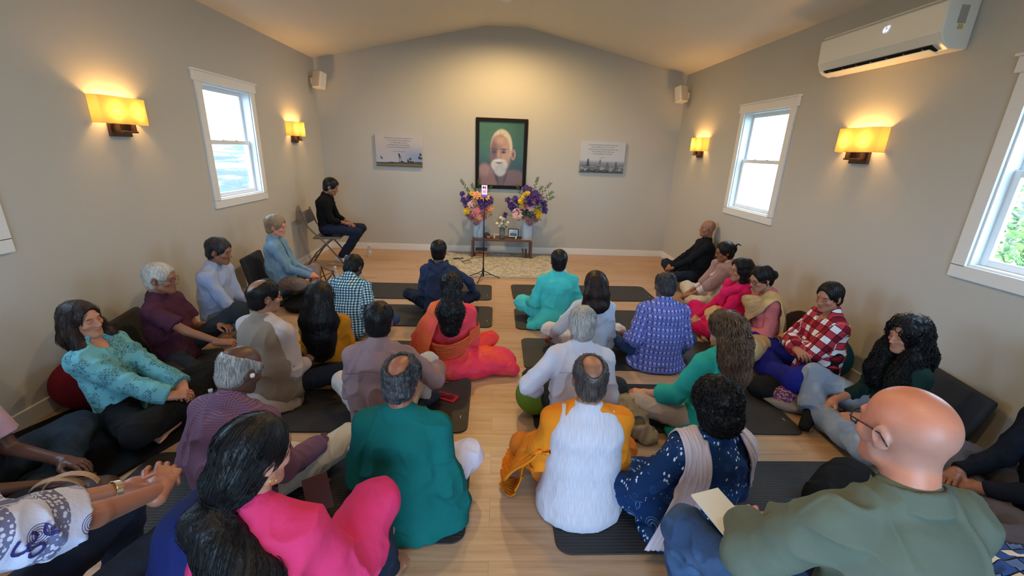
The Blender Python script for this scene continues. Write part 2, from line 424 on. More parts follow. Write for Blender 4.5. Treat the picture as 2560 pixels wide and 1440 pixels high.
def skin_mat():
    if 'skin' in MATS: return MATS['skin']
    m, nt, b = new_mat('skin'); at = node(nt, 'ShaderNodeAttribute', attribute_name='Col')
    n = noise_n(nt, objco(nt), 30, 4)
    hv = node(nt, 'ShaderNodeHueSaturation'); lk(nt, at.outputs['Color'], hv.inputs['Color'])
    lk(nt, math_n(nt, 'ADD', math_n(nt, 'MULTIPLY', n, .24), .88), hv.inputs['Value']); lk(nt, hv.outputs[0], b.inputs['Base Color'])
    b.inputs['Roughness'].default_value = .42; b.inputs['Specular IOR Level'].default_value = .45
    b.inputs['Subsurface Weight'].default_value = .08; b.inputs['Subsurface Radius'].default_value = (.01, .004, .002)
    bump(nt, b, noise_n(nt, objco(nt), 180, 3), .12, .004)
    MATS['skin'] = m; return m
def hair_mat(name, c1, c2=None, rough=.38, mixat=.5, spec=.5):
    name = 'hair_'+name
    if name in MATS: return MATS[name]
    m, nt, b = new_mat(name); oc = objco(nt); c2 = c2 or tuple(x*1.6+.003 for x in c1)
    n = noise_n(nt, mapping(nt, oc, (150, 150, 14)), 1, 3); n2 = noise_n(nt, oc, 8, 2)
    f = ramp(nt, math_n(nt, 'ADD', math_n(nt, 'MULTIPLY', n, .6), math_n(nt, 'MULTIPLY', n2, .4)), [(mixat-.1, (0, 0, 0)), (mixat+.14, (1, 1, 1))])
    lk(nt, mix_c(nt, f, c1, c2), b.inputs['Base Color']); b.inputs['Roughness'].default_value = rough; b.inputs['Specular IOR Level'].default_value = spec
    bump(nt, b, n, .5, .006); MATS[name] = m; return m
BLACK = rgb(22, 19, 20)
# ------------------------------------------------------------------ the figure
def rx(a): c, s = math.cos(a), math.sin(a); return np.array([[1, 0, 0], [0, c, -s], [0, s, c]])
def ry(a): c, s = math.cos(a), math.sin(a); return np.array([[c, 0, s], [0, 1, 0], [-s, 0, c]])
def rz_(a): c, s = math.cos(a), math.sin(a); return np.array([[c, -s, 0], [s, c, 0], [0, 0, 1]])
A = lambda *p: np.array(p, float)
def skeleton(p):
    s = p.get('s', 1.); J = {}; zs = p.get('zs', .01); th = math.radians(p.get('lean', 8)); ph = math.radians(p.get('side', 0)); tw = math.radians(p.get('twist', 0))
    d = lambda t: A(math.sin(ph), math.sin(t)*math.cos(ph), math.cos(t)*math.cos(ph))
    J['P'] = A(0, 0, zs+.10*s); hun = math.radians(p.get('hunch', 8))
    J['W'] = J['P']+.19*s*d(th*.7); J['N'] = J['W']+.30*s*d(th*1.15+hun*.6); J['C'] = J['N']-.12*s*d(th*1.15+hun)
    nk = th*.6+hun+math.radians(p.get('neck', 4)); Hm = rz_(math.radians(p.get('hy', 0))) @ ry(math.radians(p.get('hr', 0))) @ rx(-math.radians(p.get('nod', 8)))
    J['H'] = J['N']+.148*s*d(nk)+A(0, .012, 0); J['Hm'] = Hm
    sd = rz_(tw) @ A(math.cos(ph), 0, -math.sin(ph)); J['sd'] = sd; wd = 1+(p.get('wide', 1.)-1)*.5; sw = (.138 if p.get('fem') else .155)*s*wd
    fw = rz_(tw) @ A(0, 1, 0); J['fw'] = fw; leg_ = p.get('legs', 'cross')
    for k, q in (('l', -1), ('r', 1)):
        J['S'+k] = J['N']-.075*s*d(th*1.1)+sd*q*sw+fw*.012
        J['hip'+k] = J['P']+A(q*.088*s, .01, -.005)
        wr = p.get('w'+k); wr = A(*wr) if wr is not None else A(q*.09, .27, .20)
        if .11 < abs(wr[0]) < .26 and leg_ == 'cross': wr[0] *= .8
        wr = wr*A(s, s, s)+A(0, 0, zs)
        S = J['S'+k]; v = wr-S; L = np.linalg.norm(v); a1, a2 = .275*s, .245*s; L = min(L, (a1+a2)*.995); v = nrm(v); wr = S+v*L
        x = (a1*a1-a2*a2+L*L)/(2*L); hh = math.sqrt(max(0, a1*a1-x*x)); pole = A(*p.get('pole'+k, (q*.28, -.45, -1))); pole = nrm(pole-v*(pole@v))
        J['E'+k] = S+v*x+pole*hh; J['A'+k] = wr
    leg = p.get('legs', 'cross')
    if leg == 'cross':
        ks = p.get('knee', .34); kz = p.get('kz', .15); ky = p.get('ky', .26)
        J['Kl'] = A(-ks*s, ky*s, zs+kz*s); J['Kr'] = A(ks*s, ky*s, zs+kz*s)
        J['Fl'] = A(.11*s, .36*s, zs*.3+.07); J['Fr'] = A(-.13*s, .30*s, zs*.3+.075)
        J['Tl'] = A(.26*s, .34*s, zs*.3+.045); J['Tr'] = A(-.27*s, .33*s, zs*.3+.05)
    else:
        for k in 'lr':
            q = -1 if k == 'l' else 1
            J['K'+k] = A(q*.10*s, .44*s, zs+.06*s); J['F'+k] = A(q*.10*s, .42*s, .09); J['T'+k] = A(q*.11*s, .56*s, .035)
    for k, v in p.get('J', {}).items(): J[k] = A(*v)
    return J
def head_verts(J, p, vs):
    s = p.get('hs', .97 if p.get('fem') else 1.0); f = 1 if not p.get('fem') else 0
    h = Soft(); H, Hm = J['H'], J['Hm']; T = lambda x: (Hm.T @ (x-H))/s
    h.ell((0, -.012, .034), (.0765, .097, .086), .03)
    h.ell((0, .028, -.03), (.058+.003*f, .064, .082), .03)
    h.ell((0, .055, -.078), (.034+.004*f, .034, .026), .025)
    h.ell((0, .078, -.099), (.017, .012, .013), .022)
    for q in (-1, 1):
        h.cone((q*.05, .015, -.06), (q*.02, .068, -.098), .018, .012, .025)
        h.ell((q*.043, .062, -.022), (.02, .02, .018), .02)
    h.cone((-.034, .079, .026), (.034, .079, .026), .011, .011, .014)
    for q in (-1, 1): h.ell((q*.031, .105, .004), (.021, .017, .014), .014, sub=True)
    for q in (-1, 1): h.ell((q*.031, .073, .004), (.0155, .0145, .0125), .003)
    h.cone((0, .088, .012), (0, .108, -.026), .0065, .0105, .010)
    for q in (-1, 1): h.ell((q*.012, .099, -.031), (.0085, .0105, .008), .006)
    h.cone((-.017, .083, -.057), (0, .0935, -.055), .004, .0062, .004); h.cone((.017, .083, -.057), (0, .0935, -.055), .004, .0062, .004)
    h.cone((-.015, .083, -.065), (0, .0925, -.068), .004, .0075, .004); h.cone((.015, .083, -.065), (0, .0925, -.068), .004, .0075, .004)
    for q in (-1, 1):
        R = rz_(q*-.35) @ rx(-.2)
        h.ell((q*.079, -.012, -.004), (.0075, .019, .031), .006, R); h.ell((q*.088, -.006, .002), (.006, .010, .017), .005, R, sub=True)
        h.ell((q*.0765, -.002, -.03), (.006, .009, .010), .006)
    nb = T(J['N']-nrm(J['N']-J['W'])*.03); nr = .052 if not p.get('fem') else .044
    h.cone((0, -.028, -.045), nb, nr*1.0, nr*1.12, .03)
    V, Q = solid(h, vs/s, 1)
    L = V.copy(); sk = np.array(p['skin']); col = np.tile(sk, (len(V), 1))
    def blend(mask, c, w): 
        nonlocal col; ww = (np.clip(mask, 0, 1)*w)[:, None]; col = col*(1-ww)+np.array(c)*ww
    g = lambda c, r: np.clip(1.6-1.6*np.sqrt((((L-np.array(c))/np.array(r))**2).sum(1)), 0, 1)
    blend(g((0, .095, -.056), (.024, .012, .007)), sk*A(.85, .5, .5), .75); blend(g((0, .092, -.067), (.021, .014, .009)), sk*A(.95, .58, .56), .75)
    blend(np.clip(1-np.abs(L[:, 2]+.0612)/.0016, 0, 1)*(np.abs(L[:, 0]) < .022)*(L[:, 1] > .075), sk*.25, .9)
    bc = p.get('brow', BLACK)
    for q in (-1, 1):
        blend(g((q*.033, .085, .0265), (.023, .015, .0052)), bc, .95)
        ly = .0005 if not p.get('open') else .004
        blend(np.clip(1-np.abs(L[:, 2]+.0045-ly+((L[:, 0]-q*.031)**2)*-12)/.0030, 0, 1)*(np.abs(L[:, 0]-q*.031) < .016)*(L[:, 1] > .07), BLACK, .9)
        blend(g((q*.031, .085, .004), (.024, .02, .017)), sk*A(.7, .6, .58), .35)
    if p.get('beard'): blend(np.clip((-.035-L[:, 2])/.015, 0, 1)*np.clip((L[:, 1]-.0)/.03, 0, 1)*np.clip((L[:, 2]+.14)/.02, 0, 1), p['beard'][0], p['beard'][1])
    if p.get('scalp'):
        fcut = ((L-A(0, .12, -.03))/A(.1, .085, .12)); msk = np.clip((np.sqrt((fcut**2).sum(1))-1)*9, 0, 1)*np.clip((L[:, 2]+.07)/.02, 0, 1)
        if len(p['scalp']) > 2: tp = A(*p['scalp'][2]); msk *= np.clip((np.sqrt((((L-tp[:3])/tp[3:])**2).sum(1))-1)*5, 0, 1)
        blend(msk, p['scalp'][0], p['scalp'][1])
    if p.get('bindi'): blend(g((0, .09, .036), (.005, .02, .005)), rgb(120, 20, 30), 1)
    return (Hm @ (V*s).T).T+H, Q, col
def hand_verts(wr, d, up, q, vs, s=1., curl=.45, spread=.12, fcurl=None):
    "wr wrist, d palm direction, up back-of-hand normal, q -1 left / +1 right; thumb leaves the inner side"
    d = nrm(d); up = nrm(up-d*(up@d)); sd = np.cross(d, up)*q*-1  # towards the thumb
    h = Soft(); W = lambda x, y, z: wr+s*(sd*x+d*y+up*z)
    h.cone(W(0, -.03, 0), W(0, .015, 0), .026*s, .027*s, .01, sd, 1.15)
    for i, x in enumerate((.030, .010, -.010, -.028)):
        h.cone(W(x*.5, .01, -.002), W(x, .082-.004*abs(i-1), 0), .016*s, .0115*s, .012)
    for i, (x, L) in enumerate(((.031, .074), (.010, .083), (-.011, .077), (-.030, .060))):
        c = fcurl[i] if fcurl else curl*(1+.15*i); a = 0; p0 = W(x, .082-.004*abs(i-1), 0); r = (.0095, .0097, .0092, .0082)[i]
        sp = spread*(1.5-i)*.5
        for j, (fl, rr) in enumerate(((.45, 1), (.30, .92), (.25, .82))):
            a += c*(1.0, 1.25, .8)[j]; v = sd*math.sin(sp)*math.cos(a)+d*math.cos(a)*math.cos(sp)-up*math.sin(a)
            p1 = p0+v*L*fl*s; h.cone(p0, p1, r*rr*s, r*rr*.93*s, .004); p0 = p1
    t0 = W(.024, .018, -.006); t1 = t0+s*.042*nrm(sd*.75+d*.75-up*.35); t2 = t1+s*.032*nrm(sd*.25+d*.95-up*.25); t3 = t2+s*.026*nrm(d*1-sd*.15-up*.3)
    h.cone(t0, t1, .016*s, .0125*s, .012).cone(t1, t2, .0115*s, .0105*s, .005).cone(t2, t3, .0105*s, .0085*s, .004)
    return solid(h, vs, 1)
def foot(h, F, T, s, r=.034, toes=True):
    d = nrm(T-F); side = nrm(np.cross(d, A(0, 0, 1)))
    h.cone(F-d*.045*s+A(0, 0, -.015), F+d*.03*s, .032*s, r*s, .02); h.cone(F, F+d*.13*s-A(0, 0, .01), r*s, .024*s, .02, side, 1.35)
    for i in range(5):
        b = F+d*(.135-.008*abs(i-.5))*s+side*(i-2)*.0165*s-A(0, 0, .012); h.cone(b-d*.02, b+d*.028*s, .0105*s, (.011 if i == 0 else .008)*s, .005)
def cuv_of(V, segs):
    best = np.full(len(V), 1e9); out = np.zeros((len(V), 3))
    for n, (a, b, r, f) in enumerate(segs):
        ab = b-a; L = np.linalg.norm(ab); u = ab/L; q = V-a; t = q@u; tc = np.clip(t, 0, L); c = V-(a+tc[:, None]*u); dd = np.linalg.norm(c, axis=1)-r
        f = nrm(f-u*(f@u)); g = np.cross(u, f); ang = np.arctan2(q@g, q@f); m = dd < best; best = np.where(m, dd, best)
        uu = q@g if (n == 0 and r > .1) else ang*r
        out[m] = np.stack([uu, t+n*.31, np.full(len(V), n)], 1)[m]
    return out
SLEEVE = {'long': 1.0, 'three': .62, 'short': -.1}
def person(name_label, p):
    """a seated figure: one continuous body mesh (the thing itself) with hair and clothes as children"""
    J = skeleton(p); s = p.get('s', 1.); fem = p.get('fem', False); vs = p.get('vs', .008); hvs = p.get('hvs', .0045)
    al = math.radians(p.get('face', 0)); Rz = rz_(al)
    if 'head' in p:
        hz = J['H'][2]; hw = at_z(p['head'][0], p['head'][1], hz); off = Rz @ J['H']; pos = hw-off; pos[2] = 0
    else: pos = A(*p['pos'], 0)
    p['_pos'] = pos; p['_H'] = Rz @ J['H']+pos; p['_J'] = J
    sd, fw = J['sd'], J['fw']; sp = nrm(J['N']-J['P'])
    # --- body
    b = Soft(); k = .03; fem_h = 1.12 if fem else 1.
    b.cone(J['P'], J['W'], .100*s, .080*s, .03, sd, 1.35*fem_h); b.cone(J['W'], J['C'], .08*s, .088*s, .04, sd, 1.4); b.cone(J['C'], J['N'], .075*s, .045*s, .03, sd, 1.5)
    b.cone(J['Sl'], J['Sr'], .04*s, .04*s, .03)
    b.cone(J['N'], J['N']+nrm(J['H']-J['N'])*.07, .048*s, .045*s, .02)
    for q in 'lr':
        b.cone(J['S'+q], J['E'+q], .040*s, .034*s, .02).cone(J['E'+q], J['A'+q], .034*s, .024*s, .012, None)
        b.cone(J['hip'+q], J['K'+q], .068*s, .048*s, .03).cone(J['K'+q], J['F'+q], .046*s, .030*s, .015)
        foot(b, J['F'+q], J['T'+q], s)
    b.cut((0, 0, .004), (0, 0, -1))
    parts = [solid(b, min(vs, .007), 1)]; cols = [np.tile(np.array(p['skin']), (len(parts[0][0]), 1))]
    hv, hq, hc = head_verts(J, p, hvs); parts.append((hv, hq)); cols.append(hc)
    for q, sg in (('l', -1), ('r', 1)):
        if p.get('nohand'+q): continue
        fd = nrm(J['A'+q]-J['E'+q]); hd = A(*p.get('hd'+q, tuple(fd*.8+A(-sg*.25, .4, -.25)))); hu = A(*p.get('hu'+q, (sg*.2, .3, 1)))
        v, f = hand_verts(J['A'+q], hd, hu, sg, p.get('handvs', .0032 if vs > .006 else .0026), s, p.get('curl'+q, .5), fcurl=p.get('fcurl'+q))
        parts.append((v, f)); cols.append(np.tile(np.array(p['skin'])*A(1.05, .98, .95), (len(v), 1)))
    V, Q = merge(parts); body = np_mesh('person', V, Q, skin_mat(), cols=np.concatenate(cols), loc=pos, rz=al)
    tag(body, name_label, 'person')
    if p.get('group'): body['group'] = p['group']
    lo_z = p.get('floor', .012)
    # --- trousers / skirt
    if p.get('bottom'):
        t = Soft(); L = p.get('loose', .0); hemr = p.get('hem', .045)
        t.cone(J['P']-A(0, 0, .01), J['P']+(J['W']-J['P'])*.65, (.108+L)*s, (.098+L*.5)*s, .03, sd, 1.35*fem_h)
        for q in 'lr':
            t.cone(J['hip'+q], J['K'+q], (.082+L)*s, (.062+L)*s, .035)
            e = J['F'+q]+(J['K'+q]-J['F'+q])*p.get('crop', .06)
            t.cone(J['K'+q], e, (.061+L)*s, (hemr+L)*s, .03, flat=(False, True))
        for o in p.get('bextra', []): t.ops += o(J).ops
        t.cut((0, 0, lo_z), (0, 0, -1))
        V, Q = solid(t, vs, 1); V = fold(V, Q, p.get('bfold', .006), (17, 17, 13), 3, .001)
        V[:, 2] = np.maximum(V[:, 2], lo_z)
        segs = [(J['P'], J['W'], .12, fw)]+[(J['hip'+q], J['K'+q], .07, A(0, 0, 1)) for q in 'lr']+[(J['K'+q], J['F'+q], .05, A(0, 0, 1)) for q in 'lr']
        np_mesh(p.get('bname', 'trousers'), V, Q, p['bottom'], body, cuv=cuv_of(V, segs))
    # --- top
    if p.get('top'):
        t = Soft(); L = p.get('tl', .0); be = p.get('belly', .0); fz = 1.38*(1+(p.get('wide', 1.)-1)*.5)
        t.cone(J['P']+A(0, 0, -.01), J['W'], (.118+L+be*.5)*s, (.098+L+be)*s, .04, sd, 1.38*fem_h)
        t.cone(J['W'], J['C'], (.096+L+be)*s, (.104+L)*s, .05, sd, fz)
        t.cone(J['C'], J['N']-sp*.02, (.098+L*.6)*s, (.055)*s, .04, sd, fz)
        t.cone(J['Sl'], J['Sr'], .050*s+L*.5, .050*s+L*.5, .03)
        for q in 'lr': t.cone(J['N']+nrm(J['H']-J['N'])*.014, J['S'+q], .046*s, .050*s, .03)
        if fem: 
            for sg in (-1, 1): t.ell(J['C']-sp*.06*s+fw*.085*s+sd*sg*.065*s, (.055*s,)*3, .03)
        sl = p.get('sleeve', 'long'); sr0 = p.get('sr', .0)*.6
        for q in 'lr':
            if sl is None: continue
            S, E, W_ = J['S'+q], J['E'+q], J['A'+q]
            if sl == 'short': t.cone(S, S+(E-S)*.72, (.047+L*.6)*s+sr0, (.056+L*.6)*s+sr0, .03, flat=(False, True))
            else:
                t.cone(S, E, (.047+L*.6)*s+sr0, (.041+L*.5)*s+sr0, .025)
                e = E+(W_-E)*(.96 if sl == 'long' else .55)
                t.cone(E, e, (.041+L*.5)*s+sr0, (.033+L*.4)*s+p.get('cuff', sr0), .02, flat=(False, True))
        nd = nrm(J['H']-J['N']); nb = J['N']
        if p.get('collar', 'crew') == 'crew': t.cone(nb+nd*.0, nb+nd*.028, .062*s, .056*s, .012, flat=(False, True))
        elif p['collar'] in ('shirt', 'band'): t.cone(nb, nb+nd*.052*s, .066*s, .0585*s, .008, flat=(False, True))
        if p.get('kurta'):
            kz = p['kurta']; t.cone(J['P']+A(0, .02, .02), A(0, .03, lo_z+.02), .13*s, (.17+kz)*s, .05, sd, 1.3)
        for o in p.get('textra', []): t.ops += o(J).ops
        t.cut((0, 0, lo_z+.002), (0, 0, -1))
        if p.get('collar') == 'scoop' or fem: t.ell(nb+fw*.06*s+nd*.0, (.062*s, .05*s, .07*s), .01, sub=True)
        p['_field'] = t.field(vs); V, Q = skin_of(*p['_field'], 1); V = fold(V, Q, p.get('tfold', .0085), (15, 15, 7), p.get('seed', 1), .0012)
        V[:, 2] = np.maximum(V[:, 2], lo_z)
        segs = [(J['P'], J['N'], .16, -fw)]+[(J['S'+q], J['E'+q], .055, A(0, -1, 0)) for q in 'lr']+[(J['E'+q], J['A'+q], .045, A(0, -1, 0)) for q in 'lr']
        np_mesh(p.get('tname', 'shirt'), V, Q, p['top'], body, cuv=cuv_of(V, segs))
    # --- sleeveless waistcoat over the top
    if p.get('vest'):
        t = Soft(); L = p.get('tl', 0)+.014; be = p.get('belly', 0)
        t.cone(J['P']+A(0, 0, p.get('vhem', -.01)), J['W'], (.128+L+be*.5)*s, (.100+L+be)*s, .04, sd, 1.38); t.cone(J['W'], J['C'], (.098+L+be)*s, (.106+L)*s, .05, sd, 1.46)
        t.cone(J['C'], J['N']-sp*.02, (.098+L*.6)*s, .066*s, .04, sd, 1.45); t.cone(J['Sl']*.86+J['Sr']*.14, J['Sr']*.86+J['Sl']*.14, .066*s, .066*s, .04, flat=(True, True))
        nd = nrm(J['H']-J['N']); t.cone(J['N'], J['N']+nd*.045*s, .074*s, .065*s, .01, flat=(False, True))
        for q in (-1, 1): t.ell(J['C']+sd*q*.235*s+sp*.05+fw*.01, (.062*s, .09*s, .16*s), .02, sub=True)
        for o in p.get('vextra', []): t.ops += o(J).ops
        t.ell(J['C']+fw*.13*s+sp*.1, (.03*s, .08*s, .10*s), .02, sub=True)
        t.cut((0, 0, lo_z+.004), (0, 0, -1))
        V, Q = solid(t, vs, 1); V = fold(V, Q, .004, (13, 13, 5), 8, .001)
        np_mesh('waistcoat', V, Q, p['vest'], body, cuv=cuv_of(V, [(J['P'], J['N'], .16, -fw)]))
    for nm, mt, fn in p.get('extra', []):
        so = fn(J); V, Q = solid(so, min(vs, p.get('evs', .007)), 1); V = fold(V, Q, p.get('efold', .0035), (18, 18, 7), 4, .001)
        V[:, 2] = np.maximum(V[:, 2], lo_z-.004)
        np_mesh(nm, V, Q, mt, body, cuv=cuv_of(V, [(J['P'], J['N'], .16, -fw)]))
    if p.get('hair'): make_hair(p, J, body)
    if p.get('glasses'): make_glasses(p, J, body)
    if p.get('socks'):
        t = Soft()
        for q in 'lr':
            F_, T_ = J['F'+q], J['T'+q]; d = nrm(T_-F_); side = nrm(np.cross(d, A(0, 0, 1)))
            t.cone(F_-d*.045*s+A(0, 0, -.012), F_+d*.03*s, .038*s, .040*s, .02); t.cone(F_, F_+d*.155*s-A(0, 0, .01), .040*s, .030*s, .02, side, 1.3)
            t.cone(F_, F_+(J['K'+q]-F_)*.25, .038*s, .04*s, .02)
        t.cut((0, 0, .006), (0, 0, -1)); V, Q = solid(t, .006, 1); np_mesh('socks', V, Q, p['socks'], body, cuv=V)
    for fn in p.get('after', []): fn(p, J, body)
    return body
def spline(P, n):
    P = np.asarray(P, float); k = len(P)-1; out = []
    for t in np.linspace(0, k, n):
        i = min(int(t), k-1); f = t-i; p0 = P[max(i-1, 0)]; p1 = P[i]; p2 = P[i+1]; p3 = P[min(i+2, k)]
        out.append(.5*(2*p1+(p2-p0)*f+(2*p0-5*p1+4*p2-p3)*f*f+(3*p1-p0-3*p2+p3)*f**3))
    return np.array(out)
def drape(p, J, body, name, mat, pts, widths, dirs, thick=.004, pleat=.005, np_=5, off=.012, nr=56, nc=26, conform=.05, seed=0, floor=.014):
    "a band of cloth laid over the clothed figure: follows pts, spread along dirs, pushed clear of the garment underneath"
    C = spline(pts, nr); Wd = spline([[w, 0, 0] for w in widths], nr)[:, 0]; Dv = spline(dirs, nr); Dv /= np.linalg.norm(Dv, axis=1)[:, None]
    u = np.linspace(-.5, .5, nc); V = (C[:, None, :]+Dv[:, None, :]*(u[None, :, None]*Wd[:, None, None])).reshape(-1, 3)
    if p.get('_field') is not None:
        F, lo, vs = p['_field']; G = np.stack(np.gradient(F, vs), -1)
        for _ in range(6):
            i = np.clip(np.round((V-lo)/vs).astype(int), 0, np.array(F.shape)-1); f = F[i[:, 0], i[:, 1], i[:, 2]]; g = G[i[:, 0], i[:, 1], i[:, 2]]; g = g/np.maximum(1e-6, np.linalg.norm(g, axis=1))[:, None]
            inr = (V-lo > 0).all(1) & (V-lo < np.array(F.shape)*vs).all(1); mv = np.where(f < off, off-f, np.where(f < conform, (off-f)*.6, 0))*inr; V = V+g*np.clip(mv, -.02, .03)[:, None]
        for _ in range(3):
            X = V.reshape(nr, nc, 3); Y = X.copy(); Y[1:-1] = X[1:-1]*.5+.25*(X[:-2]+X[2:]); Y[:, 1:-1] = Y[:, 1:-1]*.5+.25*(Y[:, :-2]+Y[:, 2:]); V = Y.reshape(-1, 3)
    X = V.reshape(nr, nc, 3); du = np.gradient(X, axis=1); dv = np.gradient(X, axis=0); N = np.cross(du, dv); N /= np.maximum(1e-9, np.linalg.norm(N, axis=2))[..., None]
    if p.get('_field') is not None:
        c = (J['C']+J['W'])/2; flip = (((X-c)*N).sum(2) < 0); N[flip] *= -1
    ph = np.sin((u[None, :]+.5)*2*PI*np_+.8*np.sin(np.linspace(0, 5, nr))[:, None]+seed)*pleat+vnoise(X.reshape(-1, 3)*14, seed).reshape(nr, nc)*pleat*.8
    top = X+N*(np.abs(ph)+thick)[..., None]; bot = X+N*(np.abs(ph))[..., None]
    top[..., 2] = np.maximum(top[..., 2], floor+thick); bot[..., 2] = np.maximum(bot[..., 2], floor)
    VV = np.concatenate([top.reshape(-1, 3), bot.reshape(-1, 3)]); n0 = nr*nc; idx = np.arange(n0).reshape(nr, nc)
    a, b_, c_, d_ = idx[:-1, :-1].ravel(), idx[:-1, 1:].ravel(), idx[1:, 1:].ravel(), idx[1:, :-1].ravel(); Q = [np.stack([a, b_, c_, d_], 1), np.stack([d_, c_, b_, a], 1)+n0]
    for e in (idx[:, 0], idx[:, -1][::-1], idx[0][::-1], idx[-1]): Q.append(np.stack([e[:-1], e[1:], e[1:]+n0, e[:-1]+n0], 1))
    uv = np.zeros((len(VV), 3)); uv[:n0, 0] = uv[n0:, 0] = (u[None, :]*Wd[:, None]).ravel(); uv[:n0, 1] = uv[n0:, 1] = np.repeat(np.arange(nr)*.01, nc)
    return np_mesh(name, VV, np.concatenate(Q), mat, body, cuv=uv)
def hair_ops(style, t=.012):
    "soft shape of the hair in head space: list of (kind, args)"
    o = []; base = [('e', (0, -.014, .036), (.0765+t, .097+t, .086+t), .02, 0), ('e', (0, -.042, -.03), (.064+t*.8, .056+t*.8, .066+t*.5), .02, 0)]
    face = [('e', (0, .135, -.028), (.098, .093, .118), .008, 1)]
    ears = [('e', (.092, .0, -.016), (.034, .027, .045), .006, 1), ('e', (-.092, .0, -.016), (.034, .027, .045), .006, 1)]
    if style in ('short', 'thin'): o = base+face+ears+[('p', (0, 0, -.088), (0, .45, -1))]
    elif style == 'crown': o = base+face+ears+[('e', (0, -.070, .112), (.052, .078, .078), .008, 1), ('p', (0, 0, -.092), (0, .45, -1))]
    elif style == 'recede': o = base+face+ears+[('e', (0, .055, .125), (.062, .115, .066), .008, 1), ('p', (0, 0, -.092), (0, .45, -1))]
    elif style == 'fringe': o = base+face+ears+[('e', (0, .01, .115), (.090, .125, .085), .008, 1), ('p', (0, 0, -.09), (0, .45, -1))]
    elif style == 'full': o = base+[('e', (0, .138, -.016), (.090, .098, .122), .012, 1)]
    return o
def make_hair(p, J, body):
    hp = p['hair']; H, Hm = J['H'], J['Hm']; s = p.get('hs', .97 if p.get('fem') else 1.0); t = hp.get('t', .012)
    h = Soft(); W = lambda x: Hm @ (np.array(x, float)*s)+H
    for o in hair_ops(hp.get('style', 'short'), t):
        if o[0] == 'e': h.ell(W(o[1]), np.array(o[2])*s, o[3], Hm, sub=bool(o[4]))
        else: h.cut(W(o[1]), Hm @ np.array(o[2], float))
    for o in hp.get('add', []): o(h, W, J)
    V, Q = solid(h, hp.get('vs', min(.005, p.get('hvs', .0045)*1.1)), 1)
    N = vnormals(V, Q); c = hp.get('curl', 0.)
    fr = hp.get('fr', 45)
    V = V+N*(vnoise(V*A(fr, fr, fr*(.35 if not c else 1)), 11)*(.0022+c)+vnoise(V*110, 12)*(.0012+c*.3))[:, None]
    m = hp['mat']; ho = np_mesh('hair', V, Q, m, body)
    if 'strands' not in hp: hp = dict(hp, strands=420 if hp.get('style') != 'fringe' else 700, len=.034 if hp.get('style') != 'full' else .06, sr=.0011)
    if hp.get('strands'): add_strands(ho, h, V, Q, N, hp, W)
    return ho
def add_strands(ho, soft, V, Q, N, hp, W):
    "hair locks laid over the surface of the hair mass, joined to the same mesh"
    rnd = np.random.RandomState(3); n = hp['strands']; L = hp.get('len', .10); st = 9; r = hp.get('sr', .0011); curl = hp.get('scurl', 0.)
    F, lo, vs = soft.field(.008); G = np.stack(np.gradient(F, vs), -1)
    def samp(P):
        i = np.clip(np.round((P-lo)/vs).astype(int), 0, np.array(F.shape)-1); return F[i[:, 0], i[:, 1], i[:, 2]], G[i[:, 0], i[:, 1], i[:, 2]]
    pick = rnd.randint(0, len(V), n); P = V[pick].copy(); tgt = hp.get('tie'); tgt = None if tgt is None else W(tgt)
    part = W(hp.get('part', (0, .0, .13)))
    pts = [P.copy()]; ph = rnd.rand(n)*6.28
    for i in range(st-1):
        f, g = samp(P); g = g/np.maximum(1e-6, np.linalg.norm(g, axis=1))[:, None]
        d = np.tile(A(0, 0, -1.), (n, 1))+(P-part)*4*A(1, 1, 0)
        if tgt is not None:
            ab = (P[:, 2] > tgt[2])[:, None]; d = np.where(ab, tgt-P, d)
        d = d/np.maximum(1e-6, np.linalg.norm(d, axis=1))[:, None]; d = d+rnd.randn(n, 3)*(.05 if not curl else .12); d = d-g*(d*g).sum(1)[:, None]; d = d/np.maximum(1e-6, np.linalg.norm(d, axis=1))[:, None]
        P = P+d*L/(st-1)-g*(np.clip(f-.002, -.006, .006)*.8)[:, None]
        o = np.zeros((n, 3))
        if curl:
            sdv = np.cross(d, g); a = ph+i*hp.get('cf', 1.5); o = sdv*(np.cos(a)*curl)[:, None]+g*(np.abs(np.sin(a))*curl)[:, None]
        pts.append(P+o)
    pts = np.stack(pts, 1)                      # n, st, 3
    T = np.gradient(pts, axis=1); T /= np.maximum(1e-9, np.linalg.norm(T, axis=2))[..., None]
    a = np.cross(T, A(.3, .5, .81)); a /= np.maximum(1e-9, np.linalg.norm(a, axis=2))[..., None]; b = np.cross(T, a)
    rad = (np.sin(np.linspace(.35, PI-.12, st))*r)[None, :, None]*(.6+.8*rnd.rand(n))[:, None, None]
    ring = [pts+(a*math.cos(w)+b*math.sin(w))*rad for w in (0, 2*PI/3, 4*PI/3)]
    VV = np.stack(ring, 2).reshape(-1, 3); base = np.arange(n)[:, None]*st*3
    q = []
    for i in range(st-1):
        for j in range(3): q.append(np.stack([base[:, 0]+i*3+j, base[:, 0]+i*3+(j+1) % 3, base[:, 0]+(i+1)*3+(j+1) % 3, base[:, 0]+(i+1)*3+j], 1))
    V2, Q2 = merge([(V, Q), (VV, np.concatenate(q))])
    o2 = np_mesh('hair', V2, Q2, ho.data.materials[0], ho.parent); me = o2.data; ho.data = me; bpy.data.objects.remove(o2)
